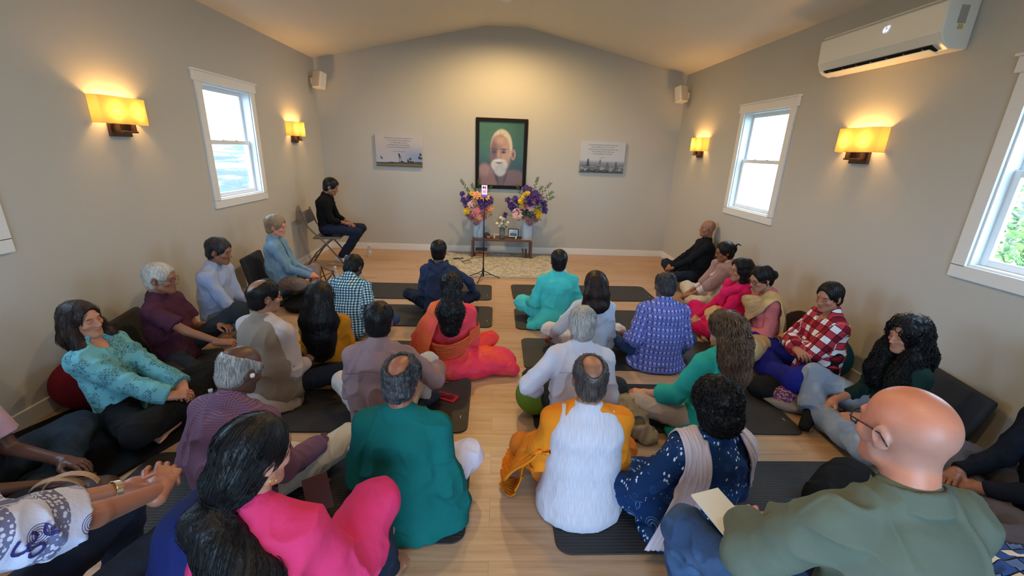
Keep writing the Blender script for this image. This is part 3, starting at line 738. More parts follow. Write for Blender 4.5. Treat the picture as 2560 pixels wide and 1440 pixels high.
def make_glasses(p, J, body):
    g = p['glasses']; H, Hm = J['H'], J['Hm']; s = p.get('hs', .97 if p.get('fem') else 1.); W = lambda x, y, z: Hm @ (A(x, y, z)*s)+H; m = MB(); r = g.get('r', .0014)
    for q in (-1, 1):
        c = (q*.032, .098, .002); P = []
        for i in range(20):
            a = 2*PI*i/20; x = abs(math.cos(a))**.7*math.copysign(1, math.cos(a)); z = abs(math.sin(a))**.7*math.copysign(1, math.sin(a)); P.append(W(c[0]+x*.025, c[1]-abs(x*q > 0)*.004*abs(x), c[2]+z*.018))
        m.tube(P, r, 6, closed=True)
        m.tube([W(q*.057, .094, .008), W(q*.074, .082, .010), W(q*.082, .02, .010), W(q*.084, -.012, .008), W(q*.083, -.035, -.015)], r*1.1, 6)
    m.tube([W(-.008, .100, .005), W(0, .105, .007), W(.008, .100, .005)], r, 6)
    o = m.build('glasses', g['mat'], body, smooth=True)
    return o
# ------------------------------------------------------------------ the room
def wall_mat():
    m, nt, b = new_mat('wall_paint'); b.inputs['Base Color'].default_value = (*rgb(192, 190, 184), 1); b.inputs['Roughness'].default_value = .75
    b.inputs['Specular IOR Level'].default_value = .25
    bump(nt, b, noise_n(nt, objco(nt), 160, 3), .06, .004); return m
M_WALL = wall_mat()
M_CEIL = simple('ceiling_paint', rgb(226, 219, 206), .8, bmp=.05, nscale=120)
M_TRIM = simple('white_trim_paint', rgb(232, 232, 232), .4)
def floor_mat():
    m, nt, b = new_mat('oak_plank_floor'); oc = objco(nt)
    br = node(nt, 'ShaderNodeTexBrick', offset=.37, squash=1); br.inputs['Scale'].default_value = 1; br.inputs['Mortar Size'].default_value = .0012
    br.inputs['Mortar Smooth'].default_value = .3
    br.inputs['Brick Width'].default_value = 1.22; br.inputs['Row Height'].default_value = .18; br.inputs['Bias'].default_value = 0
    br.inputs['Color1'].default_value = (0, 0, 0, 1); br.inputs['Color2'].default_value = (1, 1, 1, 1); br.inputs['Mortar'].default_value = (.5, .5, .5, 1)
    lk(nt, oc, br.inputs['Vector'])
    sepc = node(nt, 'ShaderNodeSeparateColor'); lk(nt, br.outputs['Color'], sepc.inputs[0]); pid = sepc.outputs[0]
    off = node(nt, 'ShaderNodeCombineXYZ'); lk(nt, math_n(nt, 'MULTIPLY', pid, 37.), off.inputs[1]); lk(nt, math_n(nt, 'MULTIPLY', pid, 11.), off.inputs[0])
    va = node(nt, 'ShaderNodeVectorMath', operation='ADD'); lk(nt, oc, va.inputs[0]); lk(nt, off.outputs[0], va.inputs[1])
    g = noise_n(nt, mapping(nt, va.outputs[0], (1.1, 16, 1)), 1.6, 5, .62); g2 = noise_n(nt, mapping(nt, va.outputs[0], (3, 90, 1)), 1.2, 3, .6)
    base = ramp(nt, g, [(.25, rgb(152, 115, 84)), (.5, rgb(190, 152, 118)), (.75, rgb(206, 172, 140))])
    base = mix_c(nt, math_n(nt, 'MULTIPLY', g2, .35), base, rgb(158, 124, 95))
    base = mix_c(nt, math_n(nt, 'MULTIPLY', pid, .35), base, rgb(212, 182, 152))
    base = mix_c(nt, math_n(nt, 'MULTIPLY', br.outputs['Fac'], .55), base, rgb(96, 70, 50))
    lk(nt, base, b.inputs['Base Color']); b.inputs['Roughness'].default_value = .38; b.inputs['Specular IOR Level'].default_value = .45
    bump(nt, b, math_n(nt, 'SUBTRACT', g2, math_n(nt, 'MULTIPLY', br.outputs['Fac'], 1.5)), .12, .003); return m
M_FLOOR = floor_mat()
TH = .14
fl = MB().box((.05, (D+Y0)/2, -.05), (WR-WL+.6, D-Y0+.6, .1)).build('floor', M_FLOOR); struct(fl)
CX = (WL+WR)/2
def gable(y0, y1, name, hole=None):
    if hole is None:
        m = MB(); P = [(WL-TH, 0), (WR+TH, 0), (WR+TH, H+.0), (KR, HR), (KL, HR), (WL-TH, H)]
        V = [(x, y, z) for y in (y0, y1) for x, z in P]; n = len(P)
        m.add(V, [tuple(range(n)), tuple(range(2*n-1, n-1, -1))]+[(i, i+n, (i+1) % n+n, (i+1) % n) for i in range(n)])
    else:
        a, b, t = hole; m = MB()
        for P in ([(WL-TH, 0), (a, 0), (a, t), (WL-TH, t)], [(b, 0), (WR+TH, 0), (WR+TH, t), (b, t)], [(WL-TH, t), (WR+TH, t), (WR+TH, H), (KR, HR), (KL, HR), (WL-TH, H)]):
            n = len(P); V = [(x, y, z) for y in (y0, y1) for x, z in P]
            m.add(V, [tuple(range(n)), tuple(range(2*n-1, n-1, -1))]+[(i, i+n, (i+1) % n+n, (i+1) % n) for i in range(n)])
    return struct(m.build(name, M_WALL))
gable(D, D+TH, 'wall_front'); gable(Y0-TH, Y0, 'wall_rear', FILL_DOOR)
for side, X0, X1 in (('left', WL-TH, WL), ('right', WR, WR+TH)):
    m = MB(); ys = sorted(WINS[side]); y = Y0-TH
    for a, b in ys:
        m.box(((X0+X1)/2, (y+a)/2, H/2), (TH, a-y, H)); m.box(((X0+X1)/2, (a+b)/2, WZ0/2), (TH, b-a, WZ0)); m.box(((X0+X1)/2, (a+b)/2, (WZ1+H)/2), (TH, b-a, H-WZ1)); y = b
    m.box(((X0+X1)/2, (y+D+TH)/2, H/2), (TH, D+TH-y, H)); struct(m.build('wall_'+side, M_WALL))
# ceiling: two slopes and a narrow flat at the ridge, 10 cm thick
m = MB(); P = [(WL-TH-.05, H-.02), (KL, HR), (KR, HR), (WR+TH+.05, H-.02)]; P2 = [(x, z+.12) for x, z in P][::-1]; PP = P+P2; n = len(PP)
slope = (HR-H)/(KL-WL)
PP[0] = (WL-TH, H-slope*TH); PP[3] = (WR+TH, H-(HR-H)/(WR-KR)*TH)
V = [(x, y, z) for y in (Y0-TH-.02, D+TH+.02) for x, z in PP]
m.add(V, [tuple(range(n)), tuple(range(2*n-1, n-1, -1))]+[(i, i+n, (i+1) % n+n, (i+1) % n) for i in range(n)])
struct(m.build('ceiling', M_CEIL))
for nm, c, d in (('front', (CX, D-.008, .055), (WR-WL, .016, .11)), ('left', (WL+.008, (D+Y0)/2, .055), (.016, D-Y0, .11)), ('right', (WR-.008, (D+Y0)/2, .055), (.016, D-Y0, .11))):
    struct(MB().box(c, d).build('baseboard_'+nm, M_TRIM, bev=.004))
# windows: casing, jamb, double-hung sashes, glass
M_VINYL = simple('white_vinyl', rgb(238, 240, 242), .3)
def glass_mat():
    m = bpy.data.materials.new('window_glass'); m.use_nodes = True; nt = m.node_tree; nt.nodes.clear()
    out = node(nt, 'ShaderNodeOutputMaterial'); tr = node(nt, 'ShaderNodeBsdfTransparent'); gl = node(nt, 'ShaderNodeBsdfGlossy'); gl.inputs['Roughness'].default_value = .02
    tr.inputs[0].default_value = (.95, .98, .97, 1); mx = node(nt, 'ShaderNodeMixShader'); fr = node(nt, 'ShaderNodeFresnel'); fr.inputs[0].default_value = 1.35
    ge = node(nt, 'ShaderNodeNewGeometry'); lk(nt, math_n(nt, 'MULTIPLY', fr.outputs[0], math_n(nt, 'SUBTRACT', 1, ge.outputs['Backfacing'])), mx.inputs[0]); lk(nt, tr.outputs[0], mx.inputs[1]); lk(nt, gl.outputs[0], mx.inputs[2]); lk(nt, mx.outputs[0], out.inputs[0]); return m
M_GLASS = glass_mat()
wn = 0
for side in ('left', 'right'):
    X = WL if side == 'left' else WR; q = 1 if side == 'left' else -1
    for a, b in WINS[side]:
        wn += 1; c = (a+b)/2; w = b-a; zc = (WZ0+WZ1)/2; hh = WZ1-WZ0
        root = thing('window_%d' % wn, None, None, (X, c, zc)); struct(root)
        m = MB(); cw = .085; m.box((q*.010, -(w/2+cw/2), 0), (.022, cw, hh+.02)).box((q*.010, (w/2+cw/2), 0), (.022, cw, hh+.02)).box((q*.010, 0, -hh/2-cw/2), (.022, w+2*cw, cw))
        m.build('casing', M_TRIM, root, bev=.003)
        MB().box((q*.014, 0, hh/2+cw/2+.005), (.03, w+2*cw+.05, cw+.01)).box((q*.02, 0, hh/2+cw+.012), (.045, w+2*cw+.08, .016)).build('header', M_TRIM, root, bev=.003)
        m = MB(); t = .012
        m.box((-q*.065, -w/2+t/2, 0), (.13, t, hh)).box((-q*.065, w/2-t/2, 0), (.13, t, hh)).box((-q*.065, 0, hh/2-t/2), (.13, w-2*t, t)).box((-q*.065, 0, -hh/2+t/2), (.13, w-2*t, t))
        m.build('jamb', M_TRIM, root)
        for k, (x, z0, z1) in enumerate(((-q*.105, -.01, hh/2-t), (-q*.075, -hh/2+t, .03))):
            sw = .042; m = MB(); m.box((x, -w/2+t+sw/2, (z0+z1)/2), (.03, sw, z1-z0)).box((x, w/2-t-sw/2, (z0+z1)/2), (.03, sw, z1-z0)).box((x, 0, z0+sw/2), (.03, w-2*t-2*sw, sw)).box((x, 0, z1-sw/2), (.03, w-2*t-2*sw, sw))
            if k == 1: m.box((x+q*.022, -.12, z1), (.02, .05, .014)).box((x+q*.022, .12, z1), (.02, .05, .014))
            f = m.build('upper_sash' if k == 0 else 'lower_sash', M_VINYL, root, bev=.003)
            MB().box((x, 0, (z0+z1)/2), (.004, w-2*t-2*sw+.01, z1-z0-2*sw+.01)).build('pane', M_GLASS, f)
# added glazed double door, unseen behind the camera, to let in fill daylight
root = thing('added_fill_door', None, None, ((FILL_DOOR[0]+FILL_DOOR[1])/2, Y0-.05, 0)); struct(root)
for q in (-1, 1):
    w = (FILL_DOOR[1]-FILL_DOOR[0])/2; m = MB(); x = q*w/2
    m.box((x-w/2+.051, 0, FILL_DOOR[2]/2), (.098, .045, FILL_DOOR[2])).box((x+w/2-.051, 0, FILL_DOOR[2]/2), (.098, .045, FILL_DOOR[2])).box((x, 0, .1), (w-.2, .045, .2)).box((x, 0, FILL_DOOR[2]-.05), (w-.2, .045, .1))
    lf = m.build('fill_door_leaf', M_TRIM, root, bev=.004); MB().box((x, 0, FILL_DOOR[2]/2+.05), (w-.19, .006, FILL_DOOR[2]-.28)).build('pane', M_GLASS, lf)
    MB().tube([(x-q*(w/2-.05), .03, 1.0), (x-q*(w/2-.05), .07, 1.0), (x-q*(w/2-.16), .07, 1.0)], .009).build('fill_door_handle', simple('brushed_metal', (.5, .5, .5), .3, 1.), lf)
# ------------------------------------------------------------------ outside
M_GRASS = None
def hill_mat():
    m, nt, b = new_mat('dry_hillside_with_shade'); oc = objco(nt)
    n = noise_n(nt, mapping(nt, oc, (1, .45, 1)), .42, 6, .6); base = ramp(nt, n, [(.50, rgb(34, 42, 42)), (.56, rgb(112, 106, 52)), (.66, rgb(176, 170, 120))])  # dark stop paints shade into the hillside colour; yellow stops are dry grass
    lk(nt, base, b.inputs['Base Color']); b.inputs['Roughness'].default_value = .9; bump(nt, b, noise_n(nt, oc, 3, 6), .8, .3); return m
m = MB(); n = 40
def grid(x0, x1, y0, y1, nx, ny, zf):
    V = [(x0+(x1-x0)*i/nx, y0+(y1-y0)*j/ny, 0) for i in range(nx+1) for j in range(ny+1)]; V = [(x, y, zf(x, y)) for x, y, _ in V]
    return V, [(i*(ny+1)+j, (i+1)*(ny+1)+j, (i+1)*(ny+1)+j+1, i*(ny+1)+j+1) for i in range(nx) for j in range(ny)]
hz = lambda x, y: -.9+max(0, -x-7)*.058+.35*noise.noise(Vector((x*.2, y*.2, 3))) if x < -5 else -.9-max(0, x-6)*.16
V, Fc = grid(-45, 45, -20, 75, 90, 90, hz); o = m.add(V, Fc).build('ground', hill_mat(), smooth=True); struct(o)
def leaf_mat(nm, c1, c2):
    m, nt, b = new_mat(nm); n = noise_n(nt, objco(nt), 5, 4); lk(nt, mix_c(nt, ramp(nt, n, [(.4, (0, 0, 0)), (.6, (1, 1, 1))]), c1, c2), b.inputs['Base Color']); b.inputs['Roughness'].default_value = .6
    return m
M_LEAF = leaf_mat('tree_leaves', rgb(56, 92, 34), rgb(140, 172, 78)); M_BARK = simple('grey_bark', rgb(150, 140, 130), .9, bmp=.4)
def tree(x, y, z0, hgt, rad, n, label, seed=0, low=.25):
    r = random.Random(seed); t = thing('tree', label, 'tree', (x, y, z0), group='trees outside the near right window'); m = MB()
    m.tube([(0, 0, 0), (.08, .03, hgt*.3), (0, .1, hgt*.6), (.1, 0, hgt*.9)], [.1, .08, .05, .02], 8)
    tips = []
    for i in range(9):
        a = r.uniform(0, 6.28); z = hgt*r.uniform(low*.8, .85); p = (math.cos(a)*rad*.8, math.sin(a)*rad*.8, z+hgt*.12); m.tube([(0, 0, z), (p[0]*.5, p[1]*.5, z+.1), p], [.035, .02, .008], 5)
    m.build('trunk', M_BARK, t, smooth=True)
    V = []; Fc = []
    cl = [(r.gauss(0, .5)*rad, r.gauss(0, .5)*rad, hgt*r.uniform(low, 1)) for _ in range(38)]
    for i in range(n):
        c = r.choice(cl); p = Vector((c[0]+r.gauss(0, .2), c[1]+r.gauss(0, .2), c[2]+r.gauss(0, .2))); a = Vector((r.gauss(0, 1), r.gauss(0, 1), r.gauss(0, 1))).normalized(); b_ = a.orthogonal().normalized(); l = r.uniform(.03, .055)
        k = len(V); V += [p-a*l, p+b_*l*.45, p+a*l, p-b_*l*.45]; Fc.append((k, k+1, k+2, k+3))
    MB().add(V, Fc).build('foliage', M_LEAF, t)
tree(5.0, 3.3, -.8, 2.9, 1.0, 5200, 'small leafy green tree filling the lower pane of the near right window', 1)
tree(7.2, 5.6, -.8, 3.1, 1.1, 4200, 'leafy green tree farther back outside the near right window', 2)
tree(8.0, 1.6, -.8, 3.6, 1.2, 4200, 'taller leafy green tree at the right of the near window view', 3)
# ------------------------------------------------------------------ wall lamps
def shade_mat():
    m = bpy.data.materials.new('amber_fabric_shade'); m.use_nodes = True; nt = m.node_tree; nt.nodes.clear()
    out = node(nt, 'ShaderNodeOutputMaterial'); a = node(nt, 'ShaderNodeBsdfTranslucent'); b = node(nt, 'ShaderNodeBsdfDiffuse'); c = node(nt, 'ShaderNodeAddShader')
    a.inputs[0].default_value = (.80, .70, .38, 1); b.inputs[0].default_value = (.5, .38, .2, 1)
    wv = noise_n(nt, mapping(nt, objco(nt), (3, 3, 1)), 90, 2); 
    mx = node(nt, 'ShaderNodeMixShader'); mx.inputs[0].default_value = .62; lk(nt, b.outputs[0], mx.inputs[1]); lk(nt, a.outputs[0], mx.inputs[2]); lk(nt, mx.outputs[0], out.inputs[0]); return m
M_SHADE = shade_mat(); M_BRONZE = simple('bronze_metal', rgb(88, 66, 56), .4, .7)
M_BULB = simple('lit_bulb', (1, .8, .5), .4, emis=((1, .72, .34), 40))
def sconce(x, y, q, label):
    t = thing('wall_sconce', label, 'wall lamp', (x, y, 1.93), 0, 'pairs of wall sconces on the side walls'); w, h_, d = .42, .19, .105
    m = MB(); P = [(0, -w/2)]; 
    for i in range(17):
        a = -PI/2+PI*i/16; P.append((d*(.72+.28*math.cos(a)), w/2*math.sin(a) if abs(math.sin(a)) < .999 else w/2*math.copysign(1, math.sin(a))))
    P.append((0, w/2)); th = .0025; V = []; Fc = []
    for k, (x_, y_) in enumerate(P):
        for z in (-h_/2, h_/2):
            V.append((q*x_, y_, z)); V.append((q*max(0, x_-th), y_*(1-th*2/w), z))
    for k in range(len(P)-1):
        a = k*4; b_ = a+4; Fc += [(a, b_, b_+2, a+2), (a+1, a+3, b_+3, b_+1), (a, a+1, b_+1, b_), (a+2, b_+2, b_+3, a+3)]
    MB().add(V, Fc).build('lamp_shade', M_SHADE, t)
    m = MB(); m.box((q*.012, 0, -.13), (.024, .19, .11)).box((q*.05, -.07, -.10), (.06, .012, .10)).box((q*.05, .07, -.10), (.06, .012, .10)).box((q*.075, 0, -.15), (.03, .152, .014)); m.box((q*.04, 0, -.09), (.02, .24, .012))
    m.build('bracket', M_BRONZE, t, bev=.002)
    for k in (-1, 1):
        bl = MB().lathe([(0, -.045), (.011, -.034), (.012, -.015), (.02, .005), (.022, .02), (.016, .034), (0, .042)], (q*.045, k*.095, -.01), 14).build('bulb', M_BULB, t, smooth=True)
        ld = bpy.data.lights.new('bulb_light', 'POINT'); ld.energy = SCONCE_W; ld.color = (1, .50, .12); ld.shadow_soft_size = .028
        lo = bpy.data.objects.new('bulb_light', ld); COL.objects.link(lo); lo.parent = t; lo.location = (q*.05, k*.095, .012)
SCONCE_W = 14
sconce(WL, 3.57, 1, 'amber double-bulb wall sconce on the left wall, nearer the viewer')
sconce(WL, 6.52, 1, 'amber double-bulb wall sconce on the left wall near the front corner')
sconce(WR, 3.62, -1, 'amber double-bulb wall sconce on the right wall under the air conditioner')
sconce(WR, 6.58, -1, 'amber double-bulb wall sconce on the right wall near the front corner')
# recessed ceiling lights
for k, (y, lab) in enumerate(((6.24, 'round recessed ceiling light at the ridge, cut by the top edge of the view'), (3.3, None), (.4, None))):
    t = thing('recessed_light', lab or 'round recessed ceiling light farther back along the ridge', 'ceiling light', (.06, y, HR), group='recessed lights along the ridge')
    MB().lathe([(.055, -.002), (.085, -.002), (.09, -.008), (.055, -.010)], n=28).build('trim_ring', M_TRIM, t, smooth=True)
    MB().lathe([(0, -.003), (.056, -.003), (.056, -.006), (0, -.006)], n=24).build('diffuser', simple('lit_diffuser', (1, 1, 1), .5, emis=((1, .85, .6), 14)), t)
    ld = bpy.data.lights.new('ceiling_spot', 'SPOT'); ld.energy = 230 if k == 0 else 80; ld.color = (1, .66, .26); ld.spot_size = 2.95; ld.spot_blend = .6; ld.shadow_soft_size = .05
    lo = bpy.data.objects.new('ceiling_spot', ld); COL.objects.link(lo); lo.parent = t; lo.location = (0, 0, -.02)
# ------------------------------------------------------------------ speakers
M_WPL = simple('white_plastic', rgb(226, 222, 214), .45)
def speaker(x, y, z, q, label):
    t = thing('wall_speaker', label, 'speaker', (x, y, z), 0, 'small white corner speakers'); R = Matrix.Rotation(q*-.5, 3, 'Z') @ Matrix.Rotation(-.22, 3, 'X')
    MB().box((0, 0, 0), (.165, .13, .24), R).build('cabinet', M_WPL, t, bev=.018, seg=3)
    c = R @ Vector((0, -.069, 0)); MB().box(c, (.145, .008, .22), R).build('grille', simple('speaker_grille', rgb(205, 198, 186), .8, bmp=.6, nscale=400), t, bev=.01)
    MB().tube([(-q*.14, .10, .0), (-q*.08, .05, .0), (0, .03, 0)], .014).box((-q*.15, .10, 0), (.02, .07, .09)).build('bracket', M_WPL, t)
speaker(WL+.16, D-.24, 2.66, 1, 'small white speaker high in the left front corner')
speaker(WR-.16, D-.24, 2.68, -1, 'small white speaker high in the right front corner')
# ------------------------------------------------------------------ air conditioner
t = thing('air_conditioner', 'white wall-mounted split air conditioner above the right wall sconce', 'air conditioner', (WR, 3.57, 2.62))
prof = [(0, -.145), (-.12, -.145), (-.175, -.115), (-.205, -.05), (-.215, .12), (-.195, .155), (0, .16)]
L = 1.12
Vv = [(x, y, z) for y in (-L/2, L/2) for x, z in prof]; n = len(prof)
MB().add(Vv, [tuple(range(n)), tuple(range(2*n-1, n-1, -1))]+[(i, i+n, (i+1) % n+n, (i+1) % n) for i in range(n)]).build('casing', simple('ac_plastic', rgb(235, 235, 230), .3), t, bev=.012, seg=3)
M_DARK = simple('dark_slot', rgb(24, 24, 26), .6)
R = Matrix.Rotation(.95, 3, 'Y')
MB().box((-.155, 0, -.129), (.062, L-.14, .008), Matrix.Rotation(-.5, 3, 'Y').inverted()).build('air_outlet', M_DARK, t)
MB().box((-.158, 0, -.152), (.072, L-.13, .006), Matrix.Rotation(.30, 3, 'Y')).build('louvre_flap', simple('ac_plastic', 0), t, bev=.002)
for k in range(7): MB().box((-.153, -.42+k*.14, -.136), (.05, .004, .02), Matrix.Rotation(.5, 3, 'Y')).build('vane', simple('grey_vane', rgb(150, 150, 150), .5), t)
MB().box((-.218, -.0, .13), (.004, L-.02, .003)).build('panel_seam', simple('seam_grey', rgb(150, 150, 145), .6), t)
lb = MB().box((-.10, -L/2-.004, .05), (.05, .004, .1)).build('rating_label', simple('label_grey', rgb(170, 168, 160), .6), t)
MB().box((-.10, -L/2-.007, -.02), (.03, .002, .025)).build('warning_label', simple('label_yellow', rgb(214, 190, 90), .6), t)
def text_mesh(name, lines, size, m, parent, loc, rot, lh=1.25, align='CENTER', ext=.0006, sx=1.):
    cu = bpy.data.curves.new('tmp', 'FONT'); cu.body = '\n'.join(lines); cu.size = size; cu.align_x = align; cu.extrude = ext; cu.space_line = lh; cu.resolution_u = 2
    to = bpy.data.objects.new('tmp', cu); COL.objects.link(to); bpy.context.view_layer.update()
    me = bpy.data.meshes.new_from_object(to.evaluated_get(bpy.context.evaluated_depsgraph_get())); bpy.data.objects.remove(to)
    me.name = name; o = bpy.data.objects.new(name, me); COL.objects.link(o); me.materials.clear(); me.materials.append(m); o.parent = parent; o.location = loc; o.rotation_euler = rot; o.scale = (sx, 1, 1); return o
tm = text_mesh('temperature_display', ['67'], .055, simple('display_glow', (1, 1, 1), .5, emis=((.6, .75, 1), 1.5)), t, (-.2135, -.12, .045), (0, 0, 0))
tm.rotation_euler = Matrix(((0, 0, -1), (-1, 0, 0), (0, 1, 0))).to_euler(); tm.location.x = -.2175
# ------------------------------------------------------------------ pictures on the front wall
def paint_mesh(name, w, h, nx, ny, fn, parent, loc, m_name, rough=.5):
    "printed sheet: colours stored on a fine mesh, x right, z up, facing -Y"
    u, v = np.meshgrid(np.linspace(0, 1, nx), np.linspace(0, 1, ny), indexing='ij'); C = np.clip(fn(u, v), 0, 1).reshape(-1, 3)
    V = np.stack([(u.ravel()-.5)*w, np.zeros(u.size), (v.ravel()-.5)*h], 1); i = np.arange((nx-1)*ny).reshape(nx-1, ny)[:, :-1].ravel()
    Q = np.stack([i, i+ny, i+ny+1, i+1], 1)
    if m_name not in MATS:
        m, nt, b = new_mat(m_name); at = node(nt, 'ShaderNodeAttribute', attribute_name='Col'); lk(nt, at.outputs['Color'], b.inputs['Base Color']); b.inputs['Roughness'].default_value = rough; MATS[m_name] = m
    o = np_mesh(name, V, Q, MATS[m_name], parent, cols=C); o.location = loc; return o
def sm(e0, e1, x): t = np.clip((x-e0)/(e1-e0), 0, 1); return t*t*(3-2*t)
def over(C, mask, col): m = np.clip(mask, 0, 1)[..., None]; return C*(1-m)+np.array(col)*m
def blob(u, v, cx, cy, rx_, ry_, soft=.2, rot=0.):
    a = math.cos(rot); b = math.sin(rot); x = ((u-cx)*a+(v-cy)*b)/rx_; y = (-(u-cx)*b+(v-cy)*a)/ry_
    return 1-sm(1-soft, 1+soft, np.sqrt(x*x+y*y))
def n2(u, v, fx, fy, seed): return vnoise(np.stack([u.ravel()*fx, v.ravel()*fy, np.zeros(u.size)+seed], 1), seed).reshape(u.shape)
def _sharp(f): return f
def portrait(u, v):
    "plain stand-in: an elderly man with short white hair and beard before green"
    C = np.zeros(u.shape+(3,))+np.array(rgb(52, 92, 62)); C = over(C, sm(.55, .1, v), rgb(22, 34, 32)); C = over(C, blob(u, v, .2, .85, .5, .35, .7), rgb(72, 120, 82))
    C = over(C, blob(u, v, .30, .05, .45, .27, .15), rgb(150, 104, 88)); C = over(C, blob(u, v, .78, .02, .38, .24, .15), rgb(128, 88, 76))
    C = over(C, blob(u, v, .5, .17, .14, .16, .25), rgb(118, 78, 64)); C = over(C, blob(u, v, .12, .25, .12, .1, .4), rgb(176, 130, 112))
    C = over(C, blob(u, v, .40, .14, .03, .13, .6, .4), rgb(70, 44, 38)); C = over(C, blob(u, v, .60, .12, .025, .12, .6, -.4), rgb(78, 50, 42))
    C = over(C, blob(u, v, .50, .62, .245, .27, .08), rgb(226, 212, 182)); C = over(C, blob(u, v, .47, .55, .215, .26, .12), rgb(176, 128, 102))
    C = over(C, blob(u, v, .77, .50, .055, .085, .2), rgb(196, 146, 118)); C = over(C, blob(u, v, .77, .50, .022, .05, .5), rgb(120, 76, 62))
    C = over(C, blob(u, v, .60, .50, .10, .2, .6), rgb(206, 158, 128)); C = over(C, blob(u, v, .46, .72, .15, .06, .6), rgb(208, 164, 130))
    C = over(C, blob(u, v, .33, .50, .08, .2, .8), rgb(128, 84, 68))
    for x in (.34, .55): C = over(C, blob(u, v, x, .578, .075, .016, .5), rgb(96, 74, 62)); C = over(C, blob(u, v, x, .535, .055, .022, .5), rgb(88, 54, 44)); C = over(C, blob(u, v, x, .535, .022, .014, .3), rgb(28, 20, 20))
    C = over(C, blob(u, v, .44, .49, .03, .075, .7), rgb(204, 156, 124)); C = over(C, blob(u, v, .445, .425, .06, .02, .5), rgb(120, 76, 60))
    C = over(C, blob(u, v, .46, .33, .185, .105, .15), rgb(224, 220, 212)); C = over(C, blob(u, v, .48, .25, .13, .1, .2), rgb(206, 204, 200))
    C = over(C, blob(u, v, .45, .365, .075, .018, .4), rgb(150, 92, 84)); C = over(C, blob(u, v, .45, .395, .12, .016, .4), rgb(236, 234, 228))
    h = (v > .27)*(blob(u, v, .5, .8, .25, .13, .1) > .3); C = C*(1+(.10*n2(u, v, 60, 40, 3)*(blob(u, v, .5, .8, .22, .12, .2)+blob(u, v, .47, .29, .17, .14, .2)))[..., None])
    wr_ = np.sin((v+.02*np.sin(u*30))*150)*blob(u, v, .46, .70, .15, .06, .4)*.05; C = C*(1-wr_[..., None]); 
    for kx in np.linspace(.30, .62, 15): C = over(C, blob(u, v, kx, .30+.03*math.sin(kx*40), .006, .09, .5, (kx-.46)*1.2)*.45, rgb(170, 168, 166))
    return C*(.82+.05*n2(u, v, 14, 18, 5)[..., None]+.05*n2(u, v, 50, 50, 6)[..., None])
def canvas_palms(u, v):
    C = np.zeros(u.shape+(3,))+np.array(rgb(186, 184, 192)); C = over(C, sm(.3, .9, u)*sm(.75, .3, v)*.9, rgb(136, 152, 190)); C = over(C, sm(.5, .9, v)*.5, rgb(206, 196, 192))
    C = over(C, sm(.30, .20, v)*(1-sm(0, .7, u))*.5, rgb(170, 188, 212))
    hz_ = .155+.02*n2(u, v*0, 9, 1, 2)+.03*sm(.85, 1, u); C = over(C, sm(0, .01, hz_-v), rgb(70, 66, 62)); C = over(C, sm(0, .01, .10-v+.01*n2(u, v*0, 6, 1, 8)), rgb(112, 104, 78)); C = over(C, sm(0, .02, .05-v), rgb(84, 84, 58))
    dk = rgb(52, 48, 58)
    for cx, cy, a, b in ((.11, .29, .012, .035), (.13, .25, .016, .025), (.50, .38, .022, .035), (.51, .32, .018, .045), (.74, .26, .024, .035), (.96, .40, .026, .04), (.94, .30, .03, .045), (.985, .28, .03, .03), (.69, .19, .02, .06), (.76, .16, .06, .03), (.56, .17, .03, .02)): C = over(C, blob(u, v, cx, cy, a, b, .2), dk)
    for cx, t in ((.505, .3), (.54, .33), (.74, .24)): C = over(C, (np.abs(u-cx) < .004)*(v < t)*(v > .14), dk)
    return C
def canvas_towers(u, v):
    C = np.zeros(u.shape+(3,))+np.array(rgb(196, 200, 208)); C = over(C, sm(.42, .30, v), rgb(140, 144, 164)); n = n2(u, v, 14, 20, 1)+.6*n2(u, v, 40, 34, 2)
    C = over(C, sm(.30, .20, v), rgb(112, 118, 124)); C = over(C, sm(.3, .1, v)*np.clip(n, 0, 1)*.9, rgb(176, 182, 186)); C = over(C, sm(.32, .05, v)*np.clip(-n, 0, 1), rgb(48, 56, 60)); C = over(C, sm(.07, 0, v), rgb(44, 52, 58))
    for cx, w, t, b, c in ((.19, .042, .44, .2, rgb(74, 76, 92)), (.46, .04, .43, .26, rgb(118, 122, 140)), (.63, .055, .34, .10, rgb(110, 112, 116)), (.82, .032, .38, .12, rgb(84, 92, 100))):
        k = np.clip((t-v)/(t-b), 0, 1); C = over(C, (np.abs(u-cx) < w*(.28+.72*k))*(v < t)*(v > b), c)
    return C
M_BLKWOOD = simple('dark_brown_frame', rgb(24, 16, 14), .6, spec=.2)
def framed(name, label, cat, cx, cz, w, h, fw_, dep, m, art, nx, ny, y=D, mat_w=0., tilt=0., parent_rz=0., loc=None, ins=None):
    t = thing(name, label, cat, loc or (cx, y, cz), parent_rz); t.rotation_euler[0] = tilt; mb = MB()
    for c, d in (((0, -dep/2, h/2-fw_/2), (w, dep, fw_)), ((0, -dep/2, -h/2+fw_/2), (w, dep, fw_)), ((-w/2+fw_/2, -dep/2, 0), (fw_, dep, h-2*fw_)), ((w/2-fw_/2, -dep/2, 0), (fw_, dep, h-2*fw_))): mb.box(c, d)
    mb.build('frame', m, t, bev=min(.004, fw_*.15))
    MB().box((0, -.006, 0), (w-.01, .008, h-.01)).build('backing', simple('picture_mount', rgb(236, 236, 230), .7), t)
    paint_mesh('print', w-2*fw_-2*mat_w, h-2*fw_-2*mat_w, nx, ny, art, t, (0, -.014, 0), 'printed_picture', .35)
    return t
framed('framed_portrait', 'large dark-framed portrait of an elderly white-bearded man on green', 'picture', .052, 1.680, .855, 1.125, .058, .035, M_BLKWOOD, portrait, 150, 200)
